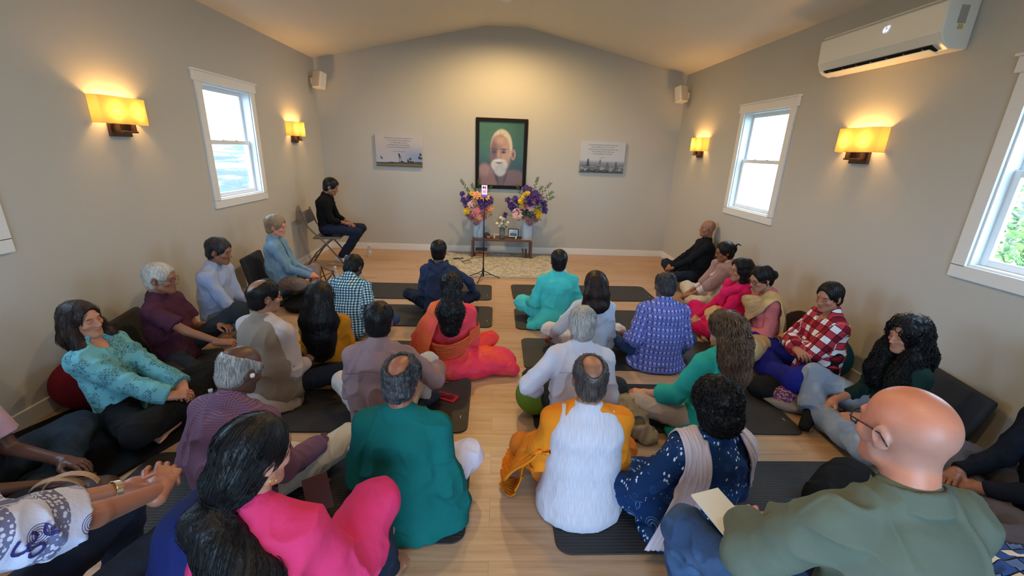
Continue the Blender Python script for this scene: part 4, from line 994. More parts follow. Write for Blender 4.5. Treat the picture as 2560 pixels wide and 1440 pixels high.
def canvas(label, cx, cz, w, h, art, lines, last, col, group):
    t = thing('canvas_print', label, 'picture', (cx, D, cz), group=group); MB().box((0, -.019, 0), (w, .038, h)).build('canvas_block', simple('canvas_edge', rgb(196, 196, 200), .7), t, bev=.002)
    paint_mesh('printed_face', w, h, 200, 140, art, t, (0, -.0392, 0), 'printed_canvas', .6)
    text_mesh('verse', lines, .026, simple('print_ink', col, .7), t, (0, -.040, h*.37), (PI/2, 0, 0), 1.36, ext=.0002, sx=.92); text_mesh('attribution', [last], .019, simple('print_ink', col, .7), t, (.0, -.040, -h*.0-.016), (PI/2, 0, 0), ext=.0002)
canvas('small canvas print of distant palm trees with a verse, left of the portrait', -1.638, 1.678, .76, .51, canvas_palms, ['The Self itself is ever shining as awareness alone.', 'To search within with one-pointedness', 'of "I" alone, abide as the Self', 'and being at Peace, the mind subsides.', 'Be as you are, always aware and at rest.'], 'Marital Garland of Letters', rgb(96, 86, 96), 'printed canvases with verses')
canvas('small canvas print of grey temple towers with a verse, right of the portrait', 1.750, 1.692, .755, .505, canvas_towers, ["In the centre of the Heart's cave there shines alone", 'the one Brahman as the "I-I", the Atman.', 'Reach the Heart by diving deep in quest of the Self', 'or by controlling the mind with breath,', 'and stay established in the Atman.'], 'Sri Ramana', rgb(70, 74, 96), 'printed canvases with verses')
o = MB().box((-.0, D-.004, .30), (.115, .007, .075)).build('wall_outlet', M_WPL, None, bev=.003); tag(o, 'white wall outlet plate above the baseboard behind the bench', 'outlet')
# ------------------------------------------------------------------ rug
def rug_mat():
    m, nt, b = new_mat('faded_rug'); oc = objco(nt); n = noise_n(nt, mapping(nt, oc, (1, 1.6, 1)), 7, 6, .7); n2_ = noise_n(nt, oc, 24, 5, .7)
    base = ramp(nt, n, [(.38, rgb(120, 128, 128)), (.47, rgb(196, 186, 166)), (.56, rgb(206, 198, 180)), (.66, rgb(134, 140, 138))]); base = mix_c(nt, ramp(nt, n2_, [(.46, (0, 0, 0)), (.56, (1, 1, 1))]), base, rgb(160, 152, 136))
    sep = node(nt, 'ShaderNodeSeparateXYZ'); lk(nt, oc, sep.inputs[0]); ex = math_n(nt, 'GREATER_THAN', math_n(nt, 'ABSOLUTE', sep.outputs[0]), 1.02); ey = math_n(nt, 'GREATER_THAN', math_n(nt, 'ABSOLUTE', sep.outputs[1]), .70)
    e = math_n(nt, 'MULTIPLY', math_n(nt, 'MAXIMUM', ex, ey), math_n(nt, 'ADD', n2_, .1)); base = mix_c(nt, e, base, rgb(148, 150, 146)); lk(nt, base, b.inputs['Base Color']); b.inputs['Roughness'].default_value = .95
    bump(nt, b, noise_n(nt, oc, 300, 2), .4, .004); return m
o = MB().prism(rrect(2.16, 1.52, .01), .010).build('area_rug', rug_mat(), loc=(.08, 6.64, 0)); tag(o, 'faded grey and cream patterned rug under the low bench', 'rug')
# ------------------------------------------------------------------ low bench
M_WOOD = simple('dark_walnut', rgb(98, 66, 52), .4, nz=.25, nscale=14)
BX, BY, BZ = .10, 7.20, .335
t = thing('altar_bench', 'long low dark wooden bench with rounded corners under the portrait', 'bench', (BX, BY, .010)); w, d, h, th = 1.02, .34, .315, .032
P = []
for k in range(9): a = PI-PI/2*k/8; P.append((-w/2+.05+.05*math.cos(a), h-.05+.05*math.sin(a)))
for k in range(9): a = PI/2-PI/2*k/8; P.append((w/2-.05+.05*math.cos(a), h-.05+.05*math.sin(a)))
outer = [(-w/2, 0)]+P+[(w/2, 0)]; inner = []
for (x, z) in outer: inner.append((max(-w/2+th, min(w/2-th, x)), min(z, h-th)))
V = [(x, y, z) for y in (-d/2, d/2) for x, z in outer+inner]; n = len(outer); Fc = []
for i in range(n-1):
    Fc += [(i, i+1, n+i+1, n+i), (2*n+i+1, 2*n+i, 3*n+i, 3*n+i+1), (i+1, i, 2*n+i, 2*n+i+1), (n+i, n+i+1, 3*n+i+1, 3*n+i)]
Fc += [(0, n, 3*n, 2*n), (n-1, 3*n-1, 4*n-1, 2*n-1)]
MB().add(V, Fc).build('bench_body', M_WOOD, t, bev=.003)
MB().box((0, 0, h-th-.012), (w-.1, .03, .024)).build('stretcher', M_WOOD, t)
TZ = .326
# ------------------------------------------------------------------ flowers
def petal_flower(mb, c, r, ax, kind, rnd):
    ax = Vector(ax).normalized(); a = ax.orthogonal().normalized(); b = ax.cross(a); c = Vector(c); rings = {'rose': [(5, .35, .75), (6, .7, .5), (7, 1., .15)], 'mum': [(7, .35, .9), (9, .65, .65), (11, .95, .25)], 'iris': [(3, .8, .9), (4, 1.1, .1)], 'daisy': [(8, 1., .1)]}[kind]
    ph = rnd.uniform(0, 6)
    for n, rr, up in rings:
        for i in range(n):
            w = ph+2*PI*(i+rnd.uniform(-.1, .1))/n; d = a*math.cos(w)+b*math.sin(w); s = ax.cross(d); L = r*rr; ww = r*rr*2.6/n*(1.55 if kind != 'mum' else 1.25)
            p0 = c; p1 = c+d*L*.55+ax*r*up*.35; p2 = c+d*L+ax*r*(up*.75-.12)
            k = len(mb.v); mb.v += [tuple(x) for x in (p0-s*ww*.15, p0+s*ww*.15, p1+s*ww*.5, p1-s*ww*.5, p2+s*ww*.32, p2-s*ww*.32, p2+d*L*.06-ax*r*.1)]
            mb.f += [(k, k+1, k+2, k+3), (k+3, k+2, k+4, k+5), (k+5, k+4, k+6)]
        ph += .5
    k = [tuple(c+ax*r*.25+(a*math.cos(q)+b*math.sin(q))*r*.2) for q in (0, 1.05, 2.1, 3.14, 4.2, 5.2)]; n0 = len(mb.v); mb.v += k; mb.f.append(tuple(range(n0, n0+6)))
PET = dict(pink=simple('petal_pink', rgb(232, 130, 140), .6, nz=.15), blush=simple('petal_blush', rgb(240, 190, 184), .6, nz=.1), peach=simple('petal_peach', rgb(240, 168, 120), .6, nz=.15), yellow=simple('petal_yellow', rgb(236, 196, 30), .6, nz=.1), purple=simple('petal_purple', rgb(74, 44, 118), .6, nz=.3), mauve=simple('petal_mauve', rgb(150, 104, 112), .6, nz=.2), white=simple('petal_white', rgb(240, 238, 222), .6))
M_GR = simple('stem_green', rgb(78, 106, 62), .6, nz=.3); M_GRG = simple('leaf_grey_green', rgb(96, 122, 112), .6, nz=.3)
M_VASE = simple('pale_blue_ceramic', rgb(186, 206, 226), .25)
def leaf(mb, p, d, L, w, up=(0, 0, 1)):
    p = Vector(p); d = Vector(d).normalized(); s = d.cross(Vector(up)); s = s.normalized() if s.length > .01 else Vector((1, 0, 0)); k = len(mb.v); q = d.cross(s)*L*.08
    mb.v += [tuple(x) for x in (p, p+d*L*.45+s*w/2+q, p+d*L, p+d*L*.45-s*w/2+q, p+d*L*.45-q)]; mb.f += [(k, k+1, k+4), (k+1, k+2, k+4), (k+2, k+3, k+4), (k+3, k, k+4)]
def bouquet(label, x, y, z0, seed, spec, sprays, vr=.088, vh=.36):
    t = thing('vase', label.replace('#', 'tall pale blue cylindrical vase'), 'vase', (x, y, z0), 0, 'tall vases on the bench')
    MB().lathe([(0, 0), (vr*.96, 0), (vr, .01), (vr*1.0, vh-.005), (vr*.985, vh), (vr*.94, vh), (vr*.92, .02), (0, .015)], n=36).build('vase_body', M_VASE, t, smooth=True).modifiers.new('e', 'EDGE_SPLIT')
    f = thing('bouquet', label.replace('#', 'mixed bouquet of pink, yellow and purple flowers'), 'flowers', (x, y, z0+vh), 0, 'large bouquets on the bench'); rnd = random.Random(seed)
    st = MB(); lv = MB(); heads = {}
    for kind, colr, fx, fz, r in spec+[(k_, c_, fx_*.9+rnd.uniform(-.05, .05), fz_*.92+rnd.uniform(-.05, .04), r_*.85) for k_, c_, fx_, fz_, r_ in spec if abs(fx_) < .24]:
        fy = -.10-.10*rnd.random()+abs(fx)*.25; c = Vector((fx, fy, fz)); ax = (c-Vector((0, .05, -.05))).normalized()+Vector((0, -.7, 0)); mb = MB(); petal_flower(mb, c, r*1.32, ax, kind, rnd)
        mb.build({'rose': 'rose', 'mum': 'chrysanthemum', 'iris': 'iris', 'daisy': 'daisy'}[kind], PET[colr], f)
        st.tube([(0, 0, -.12), (fx*.35, fy*.4, fz*.4), tuple(c)], .003, 5)
    for i in range(260):
        a = rnd.uniform(0, 6.28); rr = rnd.uniform(.03, .2); p = (math.cos(a)*rr, math.sin(a)*rr*.7-.02, rnd.uniform(-.04, .30)); leaf(lv, p, (math.cos(a)*1.2, math.sin(a), rnd.uniform(-.5, .9)), rnd.uniform(.05, .10), rnd.uniform(.025, .05))
    lv.build('leaves', M_GRG, f); st.build('stems', M_GR, f)
    for (ex, ez, n) in sprays:
        m = MB(); P = [Vector((0, 0, .0)), Vector((ex*.35, -.02, ez*.5)), Vector((ex*.8, -.02, ez*.85)), Vector((ex, -.03, ez))]; m.tube(P, [.004, .003, .002, .001], 5)
        for i in range(n):
            tt = .35+.65*i/n; k = min(2, int(tt*3)); q = tt*3-k; p = P[k].lerp(P[k+1], q); dd = (P[k+1]-P[k]).normalized(); s = Vector((dd.z, 0, -dd.x))*(1 if i % 2 else -1)
            leaf(m, p, dd+s*.8, .05*(1.3-tt*.6), .018, (0, 1, 0))
        m.build('leafy_spray', M_GR, f)
R_, Mu, Ir = 'rose', 'mum', 'iris'
bouquet('# at the left end of the bench', -.30, 7.20, TZ, 1, [(R_, 'blush', -.13, .22, .055), (R_, 'peach', -.06, .24, .05), (R_, 'pink', -.02, .13, .055), (R_, 'pink', -.09, .07, .055), (R_, 'peach', .05, .04, .055), (R_, 'pink', .0, .0, .05), (R_, 'peach', .13, .12, .06), (Mu, 'peach', .19, .15, .055), (Mu, 'yellow', -.19, .10, .055), (Mu, 'yellow', -.11, .38, .04), (Mu, 'yellow', -.03, .20, .032), (R_, 'peach', -.03, .36, .055), (Ir, 'purple', -.25, .26, .04), (Ir, 'purple', -.27, .36, .035), (Ir, 'purple', -.20, .22, .045), (Ir, 'purple', .12, .24, .05), (Ir, 'purple', .18, .28, .05), (Ir, 'purple', .05, .27, .05), (Mu, 'mauve', -.10, -.01, .055), (Mu, 'mauve', -.02, -.05, .055), (Mu, 'mauve', .08, .0, .045), (Mu, 'mauve', -.17, .03, .05), (R_, 'peach', .09, .33, .05), (Ir, 'purple', -.15, .32, .04), (R_, 'blush', -.15, .14, .045), (R_, 'pink', .06, .15, .045)],
        [(-.30, .58, 16), (-.12, .52, 12), (.0, .60, 14), (.20, .50, 12), (-.07, .46, 9), (-.2, .45, 10)])
bouquet('# at the right end of the bench', .52, 7.20, TZ, 5, [(R_, 'blush', .03, .19, .06), (R_, 'pink', -.08, .20, .055), (R_, 'pink', .06, .27, .05), (R_, 'blush', -.18, .11, .055), (R_, 'blush', -.21, .04, .045), (Mu, 'yellow', .14, .13, .055), (Mu, 'yellow', .19, .08, .045), (Mu, 'yellow', -.13, .28, .045), (Mu, 'yellow', -.04, .42, .045), (Mu, 'yellow', -.12, .20, .034), (Mu, 'yellow', -.15, .05, .034), (Mu, 'yellow', -.08, .36, .04), (Ir, 'purple', -.28, .19, .05), (Ir, 'purple', -.22, .13, .055), (Ir, 'purple', .10, .38, .065), (Ir, 'purple', .15, .34, .06), (Ir, 'purple', -.06, .48, .05), (Ir, 'purple', -.02, .34, .05), (Ir, 'purple', -.34, .28, .04), (Ir, 'purple', -.38, .04, .035), (Ir, 'purple', .26, .24, .045), (Ir, 'purple', .27, .14, .045), (R_, 'blush', .26, .20, .05), (Mu, 'mauve', .12, -.01, .06), (Mu, 'mauve', .0, -.04, .05), (Mu, 'mauve', .04, -.08, .045), (Ir, 'purple', -.22, .30, .045), (Ir, 'purple', .05, .31, .05)],
        [(.14, .66, 16), (.36, .58, 14), (.42, .36, 14), (-.20, .52, 12), (.22, .52, 12), (.40, .44, 14), (.0, .5, 10)])
# small glass vase with white flowers
t = thing('glass_vase', 'small clear glass vase of water in the middle of the bench', 'vase', (.10, 7.20, TZ)); M_CG = simple('clear_glass', (.82, .93, .92), .03, trans=.9)
MB().lathe([(0, 0), (.040, 0), (.043, .01), (.045, .17), (.041, .17), (.039, .015), (0, .015)], n=24).build('vase_body', M_CG, t, smooth=True)
f = thing('small_bouquet', 'little posy of white flowers in the glass vase', 'flowers', (.10, 7.20, TZ)); m = MB(); rnd = random.Random(4)
for i, (fx, fz) in enumerate(((-.05, .21), (.03, .20), (.06, .24), (-.02, .25), (-.09, .25), (.09, .27), (.0, .31), (-.03, .35), (.02, .33))):
    mb = MB(); petal_flower(mb, (fx, -.03-.02*rnd.random(), fz), .026, (fx, -.6, .5), 'rose', rnd); mb.build('rose', PET['white'], f); m.tube([(0, 0, .02), (fx*.3, 0, .12), (fx, -.03, fz)], .0018, 4)
m.build('stems', M_GR, f); m = MB()
for i in range(44): a = rnd.uniform(0, 6.28); leaf(m, (math.cos(a)*.05, math.sin(a)*.04, rnd.uniform(.16, .30)), (math.cos(a), math.sin(a), rnd.uniform(-.2, .9)), .05, .014)
m.build('leaves', M_GR, f)
framed('small_framed_photo', 'small dark-framed mountain photograph leaning on the bench', 'picture', 0, 0, .175, .15, .013, .014, M_BLKWOOD, lambda u, v: over(over(over(np.zeros(u.shape+(3,))+np.array(rgb(150, 190, 226)), sm(.02, -.02, v-(.45+.18*np.exp(-((u-.45)/.2)**2)+.05*np.sin(u*9))), rgb(86, 92, 100)), sm(.3, .2, v), rgb(104, 98, 92)), sm(.9, 1, v), rgb(120, 170, 220)), 50, 40, mat_w=.014, tilt=-.22, parent_rz=-.12, loc=(.29, 7.19, TZ+.082))
M_CAND = simple('cream_wax', rgb(240, 226, 180), .5)
for x, y, lab in ((-.03, 7.10, 'small cream candle left of the glass vase'), (.33, 7.08, 'small cream candle in front of the small framed photo')):
    t = thing('candle', lab, 'candle', (x, y, TZ), 0, 'small candles on the bench'); MB().lathe([(0, 0), (.011, 0), (.011, .045), (0, .047)], n=12).build('wax', M_CAND, t, smooth=True); MB().tube([(0, 0, .046), (.001, 0, .056)], .0012, 5).build('wick', M_DARK, t)
def rock(label, c, r, m, seed):
    s = Soft().ell((0, 0, r[2]*.8), r, .01).cut((0, 0, .001), (0, 0, -1)); V, Q = solid(s, .006, 1); V = V+vnormals(V, Q)*(vnoise(V*45, seed)*.007)[:, None]; o = np_mesh('stone', V, Q, m, loc=c); tag(o, label, 'stone', 'stones on the bench'); return o
rock('dark brown rounded stone on the left of the bench top', (-.165, 7.20, TZ), (.055, .045, .045), simple('brown_stone', rgb(96, 66, 50), .8, nz=.3), 1)
rock('smaller pale stone in front of the dark brown stone', (-.13, 7.11, TZ), (.03, .026, .024), simple('pale_stone', rgb(160, 130, 112), .8, nz=.3), 2)
rock('small reddish stone beside the left candle', (-.07, 7.14, TZ), (.028, .024, .018), simple('red_stone', rgb(140, 92, 66), .8, nz=.3), 3)
rock('flat dark grey stone in front of the glass vase', (.10, 7.10, TZ), (.055, .03, .02), simple('grey_stone', rgb(72, 72, 74), .6, nz=.3), 4)
o = MB().box((.52, 7.065, TZ+.004), (.19, .05, .008)).build('wooden_tray', simple('light_wood', rgb(188, 150, 106), .5, nz=.2, nscale=30), bev=.002); tag(o, 'thin pale wooden strip on the right front edge of the bench', 'tray')
# below the bench
t = thing('wooden_crate', 'small open reddish wooden box under the left end of the bench', 'box', (-.25, 7.20, .010)); M_CR = simple('crate_wood', rgb(172, 112, 82), .6, nz=.2, nscale=25); m = MB()
for z in (.03, .075): m.box((0, -.10, z), (.19, .012, .036)).box((0, .10, z), (.19, .012, .036)).box((-.09, 0, z), (.012, .19, .036)).box((.09, 0, z), (.012, .19, .036))
m.box((0, 0, .006), (.19, .2, .012)).build('slats', M_CR, t, bev=.002); MB().box((-.02, -.11, .075), (.08, .006, .02)).build('handle_slot', M_WOOD, t); MB().box((0, 0, .105), (.2, .21, .012)).build('lid', M_WOOD, t, bev=.002)
for k, (x, a, lab) in enumerate(((.465, .12, 'brown upright book leaning under the right end of the bench'), (.515, .05, 'darker upright book against the right bench leg'))):
    t = thing('book', lab, 'book', (x, 7.10, .012), 0, 'books under the bench'); R = Matrix.Rotation(-a, 3, 'Y'); MB().box((0, 0, .072), (.03, .10, .14), R).build('cover', simple('book_brown%d' % k, rgb(96-k*30, 68-k*22, 58-k*18), .6), t, bev=.004); MB().box((0, .006, .0735), (.022, .094, .134), R).build('pages', simple('paper', rgb(230, 222, 204), .8), t)
# cables and remote on the rug
t = thing('remote_control', 'small dark remote lying on the rug left of the bench', 'remote', (-.62, 6.90, .0105), .4); MB().box((0, 0, .007), (.17, .045, .014)).build('case', simple('dark_plastic', rgb(40, 40, 44), .4), t, bev=.004); MB().box((.03, 0, .0146), (.04, .02, .003)).build('buttons', M_WPL, t)
o = MB().tube([(-.60, 6.82, .014), (-.52, 6.72, .014), (-.42, 6.78, .014), (-.38, 6.66, .014), (-.48, 6.60, .014), (-.54, 6.70, .014), (-.44, 6.86, .014), (-.36, 6.98, .014), (-.2, 7.03, .014)], .0035, 6).build('cable', simple('dark_cable', rgb(70, 60, 58), .6), None, smooth=True); tag(o, 'thin dark cable coiled on the rug beside the remote', 'cable')
o = MB().tube([(-.27, 7.085, TZ+.20), (-.31, 7.075, TZ+.13), (-.325, 7.075, TZ+.08), (-.31, 7.06, TZ+.03), (-.32, 7.05, TZ+.006), (-.40, 7.02, TZ+.006)], .003, 6).build('cable', simple('dark_cable', 0), None, smooth=True); tag(o, 'thin dark cable hanging down the front of the left blue vase', 'cable')
# phone on a tripod
t = thing('phone_tripod', 'slim black tripod standing in front of the rug', 'tripod', (-.17, 5.80, 0)); m = MB()
m.tube([(0, 0, .14), (0, 0, .75)], .009, 10).tube([(0, 0, .75), (0, 0, 1.14)], .006, 10).build('pole', simple('black_metal', rgb(24, 24, 26), .4, .3), t, smooth=True)
for k, a in enumerate((.25, 2.6, 4.4)):
    c, s = math.cos(a), math.sin(a); MB().tube([(0, 0, .13), (c*.10, s*.10, .07), (c*.24, s*.24, .006)], .006, 8).tube([(0, 0, .06), (c*.12, s*.12, .062)], .004, 6).build('leg', simple('black_metal', 0), t)
MB().lathe([(0, .04), (.012, .04), (.014, .16), (0, .165)], n=12).build('collar', simple('black_metal', 0), t); MB().box((0, .0, 1.145), (.03, .02, .02)).box((0, 0, 1.20), (.012, .012, .12)).build('phone_clamp', simple('black_metal', 0), t)
t = thing('smartphone', 'black smartphone with a pinkish lit screen clamped on the tripod', 'phone', (-.17, 5.782, 1.225)); MB().box((0, 0, 0), (.082, .009, .168)).build('case', simple('black_glass', rgb(12, 12, 14), .15), t, bev=.004)
def scr(u, v):
    C = np.zeros(u.shape+(3,))+np.array(rgb(236, 196, 206)); C = over(C, blob(u, v, .35, .80, .2, .1, .2), rgb(50, 40, 60)); C = over(C, blob(u, v, .7, .78, .1, .14, .2), rgb(70, 52, 76)); C = over(C, blob(u, v, .5, .45, .35, .13, .2), rgb(236, 130, 160)); return over(C, (v < .2), rgb(96, 84, 160))
paint_mesh('screen', .074, .152, 24, 48, scr, t, (0, -.0052, 0), 'phone_screen'); b = MATS['phone_screen'].node_tree.nodes['Principled BSDF']; lk(MATS['phone_screen'].node_tree, MATS['phone_screen'].node_tree.nodes['Attribute'].outputs['Color'], b.inputs['Emission Color']); b.inputs['Emission Strength'].default_value = .8
# ------------------------------------------------------------------ exercise mats
def mat_mat():
    m, nt, b = new_mat('charcoal_foam'); oc = objco(nt); b.inputs['Base Color'].default_value = (*rgb(52, 50, 51), 1); b.inputs['Roughness'].default_value = .55; b.inputs['Specular IOR Level'].default_value = .35
    w = node(nt, 'ShaderNodeTexWave', bands_direction='Y'); w.inputs['Scale'].default_value = 18; lk(nt, oc, w.inputs['Vector']); bump(nt, b, math_n(nt, 'ADD', w.outputs['Fac'], math_n(nt, 'MULTIPLY', noise_n(nt, oc, 300, 2), .4)), .35, .003); return m
M_MAT = mat_mat()
MATROWS = [('right', 1.135, 5.27, 1.8, 0), ('right', 1.14, 4.335, 0, 1), ('right', 1.18, 3.505, 0, 2), ('right', 1.20, 2.665, -.4, 3), ('right', 1.225, 1.78, .5, 4),
           ('left', -.955, 5.19, .5, 0), ('left', -.935, 4.365, 0, 1), ('left', -1.30, 3.39, 0, 2), ('left', -1.075, 2.635, .6, 3), ('left', -1.03, 1.825, .3, 4)]
ordn = ['in the front row', 'in the second row', 'in the middle row', 'in the fourth row', 'in the row nearest the viewer']
for side, x, y, rz, row in MATROWS:
    curl = side == 'left' and row == 3
    t = thing('exercise_mat', 'charcoal foam exercise mat '+('with a curled-up corner, left of the aisle in the fourth row' if curl else 'on the %s of the aisle, %s' % (side, ordn[row])), 'exercise mat', (x, y, 0), math.radians(rz), 'charcoal exercise mats on the floor')
    P = rrect(1.83, .61, .07, 8); bm = bmesh.new(); 
    nx, ny = 90, 30; V = []; idx = {}
    for i in range(nx+1):
        for j in range(ny+1):
            a = -1+2*i/nx; b_ = -1+2*j/ny; X, Y = a*.915, b_*.305; r = .07; dx, dy = abs(X)-(.915-r), abs(Y)-(.305-r)
            if dx > 0 and dy > 0:
                m_ = max(dx, dy); l = math.hypot(dx, dy); k = m_/l if l else 1; X = math.copysign(.915-r+dx*k, X); Y = math.copysign(.305-r+dy*k, Y)
            z = .011
            if curl: z += .075*max(0, (X+Y*1.2-1.05)/.24)**2
            V.append((X, Y, z))
    top = V; bot = [(x_, y_, z_-.0105) for x_, y_, z_ in V]; N1 = len(top); id_ = lambda i, j: i*(ny+1)+j; Fc = []
    for i in range(nx):
        for j in range(ny): q = (id_(i, j), id_(i+1, j), id_(i+1, j+1), id_(i, j+1)); Fc += [q, tuple(k+N1 for k in q[::-1])]
    edge = [id_(i, 0) for i in range(nx)]+[id_(nx, j) for j in range(ny)]+[id_(i, ny) for i in range(nx, 0, -1)]+[id_(0, j) for j in range(ny, 0, -1)]
    for k in range(len(edge)): a, b_ = edge[k], edge[(k+1) % len(edge)]; Fc.append((b_, a, a+N1, b_+N1))
    MB().add(top+bot, Fc).build('foam_pad', M_MAT, t, smooth=False)
    MB().box((.86, -.14, .0115+0*(.0 if not curl else 0)), (.006, .03, .001)).build('maker_mark', simple('pale_mark', rgb(190, 190, 190), .6), t)
# ------------------------------------------------------------------ the people, front rows first
SK1 = rgb(176, 124, 96); SK2 = rgb(150, 100, 76); SK3 = rgb(120, 78, 60); SK4 = rgb(92, 60, 48); SKP = rgb(216, 150, 126); SKF = rgb(206, 152, 126); SKD = rgb(72, 46, 38)
HB = hair_mat('black', rgb(12, 11, 13), rgb(26, 25, 29), .42, .5, .28); HBR = hair_mat('dark_brown', rgb(26, 17, 16), rgb(52, 36, 32), .42, .5, .3); HG = hair_mat('salt_pepper', rgb(26, 25, 27), rgb(84, 84, 88), .5, .52, .3); HG2 = hair_mat('silver', rgb(120, 118, 118), rgb(196, 194, 190), .45)
HW = hair_mat('pale_grey', rgb(166, 158, 148), rgb(214, 208, 198), .5); HBL = hair_mat('ash_blond', rgb(134, 112, 88), rgb(178, 156, 126), .5); HCB = hair_mat('chestnut_brown', rgb(60, 40, 33), rgb(130, 102, 80), .42, .48, .35)
M_SPEC = simple('black_spectacle_frame', rgb(24, 18, 18), .3); M_SPECB = simple('brown_spectacle_frame', rgb(96, 44, 36), .3); M_SPECM = simple('wire_spectacle_frame', rgb(120, 100, 80), .3, .8)
M_GOLD = simple('gold', rgb(212, 170, 84), .3, .9)
F_JEAN = cloth('blue_jeans', rgb(46, 66, 98), 'denim', rgb(70, 96, 132)); F_JEAND = cloth('dark_jeans', rgb(26, 34, 50), 'denim', rgb(40, 52, 74)); F_NAVY = cloth('navy_trousers', rgb(30, 38, 58)); F_BLK = cloth('black_cloth', rgb(20, 20, 22)); F_DKG = cloth('dark_grey_trousers', rgb(46, 50, 56))
F_KHAKI = cloth('khaki', rgb(176, 158, 132)); F_WHT = cloth('white_cotton', rgb(214, 212, 222)); F_CREAM = cloth('cream_cotton', rgb(206, 192, 172))
def knees(z=.15, **k): return dict(kz=z, **k)
PEOPLE = []
def om_marks(p, J, body):
    "the syllable sign printed between the stripes of the shirt"
    sh = next(c for c in body.children if c.name.startswith('shirt')); me = sh.data; n = len(me.vertices); V = np.zeros(n*3); me.vertices.foreach_get('co', V); V = V.reshape(-1, 3); Nn = np.zeros(n*3); me.vertices.foreach_get('normal', Nn); Nn = Nn.reshape(-1, 3)
    Rz = rz_(math.radians(p.get('face', 0))); Wd = (Rz @ V.T).T+p['_pos']
    for k, (px, py, sz) in enumerate(((70, 1375, .06),)):
        r = nrm(_ray(px, py)); d = Wd-A(0, 0, CAMH); t = d @ r; off = np.linalg.norm(d-t[:, None]*r, axis=1); i = int(np.argmin(off+t*.15+((Rz @ Nn.T).T @ r > 0)*1.))
        if off[i] > .03: continue
        nl = Nn[i]; up = nrm(A(.5, .8, .3)-nl*(A(.5, .8, .3) @ nl)); sd = np.cross(up, nl)
        cu = bpy.data.curves.new('tmp', 'FONT'); cu.body = '\u0950'; cu.size = sz*1.6; cu.align_x = 'CENTER'; cu.align_y = 'CENTER'; cu.resolution_u = 3; to = bpy.data.objects.new('tmp', cu); COL.objects.link(to); bpy.context.view_layer.update()
        m2 = bpy.data.meshes.new_from_object(to.evaluated_get(bpy.context.evaluated_depsgraph_get())); bpy.data.objects.remove(to)
        if not len(m2.vertices): continue
        bm = bmesh.new(); bm.from_mesh(m2); bmesh.ops.triangulate(bm, faces=bm.faces); bmesh.ops.subdivide_edges(bm, edges=[e for e in bm.edges if e.calc_length() > .008], cuts=2, use_grid_fill=False); bmesh.ops.triangulate(bm, faces=bm.faces)
        for v in bm.verts:
            q = V[i]+sd*v.co.x+up*v.co.y; j = np.argmin(((V-q)**2).sum(1)); q = q+nl*((V[j]-q) @ nl+.004); v.co = q
        bm.to_mesh(m2); bm.free(); m2.name = 'printed_sign'; o = bpy.data.objects.new('printed_sign', m2); COL.objects.link(o); m2.materials.clear(); m2.materials.append(simple('indigo_print', rgb(50, 40, 110), .8)); o.parent = sh
def yoke(p, J, body, nm, col):
    drape(p, J, body, 'yoke_seam', cloth(nm, col), [J['C']+A(x, -.16, .03) for x in (-.15, -.08, 0, .08, .15)], [.004]*5, [(0, 0, 1)]*5, thick=.0015, pleat=0, nc=3, off=.009)
def P(label, **k): PEOPLE.append((label, k))
SHORT = lambda m, **k: dict(style='short', mat=m, **k)
# hair shapes -------------------------------------------------------
def bun(c, r, k=.02): return lambda h, W, J: h.ell(W(c), (r, r*.95, r), k)
def fall(pts, rs, k=.025, fac=1.5): 
    def f(h, W, J):
        Q = [W(q[:3]) for q in pts]; h.chain(Q, rs, k, J['sd'], fac)
    return f
def back_hair(w0, L, w1, fwd=0.):
    "loose hair hanging down the back, following the spine"
    def f(h, W, J):
        a = W((0, -.055, .02)); n = J['N']-J['fw']*.075; sp = nrm(J['N']-J['P']); e = n-sp*L-J['fw']*(.03-fwd)
        h.chain([a, (a+n)/2-J['fw']*.01, n, (n+e)/2-J['fw']*.015, e], [.062, .066, w0, (w0+w1)/2, w1], .03, J['sd'], 1.45)
    return f
def side_lock(q, pts, rs): return lambda h, W, J: h.chain([W((q*p_[0], p_[1], p_[2])) for p_ in pts], rs, .02)
# 1 man on the folding chair in the corner
P('person in a black sweater sitting on the folding chair in the corner', pos=(-2.50, 6.36), face=-84, zs=.475, lean=-6, hunch=22, neck=14, nod=22, skin=SK2, hair=SHORT(HB, t=.016), top=cloth('black_knit', rgb(14, 14, 16)), bottom=F_NAVY, legs='chair', sleeve='three',
  J={'Kl': (-.12, .47, .55), 'Kr': (.12, .45, .53), 'Fl': (-.09, .20, .12), 'Fr': (.10, .16, .12), 'Tl': (-.09, .33, .05), 'Tr': (.10, .30, .05)}, wl=(-.03, .34, .16), wr=(.06, .32, .17), hdl=(.7, .7, -.2), hdr=(-.6, .75, -.2), socks=cloth('white_socks', rgb(214, 210, 216)), bname='trousers', wide=.95, collar='crew')
# 2 man in the blue shirt
P('person with ash-blond hair in a light blue buttoned shirt by the left wall', head=(690, 566), face=-82, zs=.14, lean=-10, hunch=10, neck=8, nod=10, skin=SKP, hair=SHORT(HBL, t=.017), brow=rgb(150, 120, 96), top=cloth('light_blue_shirt', rgb(118, 156, 190)), belly=.03, bottom=cloth('taupe_trousers', rgb(128, 112, 108)), wl=(-.06, .30, .16), wr=(.06, .32, .17), hdl=(.8, .5, -.2), hdr=(-.8, .5, -.2), after=[lambda p, J, body: drape(p, J, body, 'placket', cloth('light_blue_placket', rgb(104, 142, 178)), [J['N']+A(0, .075, -.02), J['C']+A(0, .14, 0), J['W']+A(0, .16, .06), J['W']+A(0, .17, -.06)], [.03]*4, [(1, 0, 0)]*4, thick=.002, pleat=0, nc=4, off=.004)], collar='shirt', knee=.32, glasses=dict(mat=M_SPECM, r=.0008), cuff=.006, s=1.03)
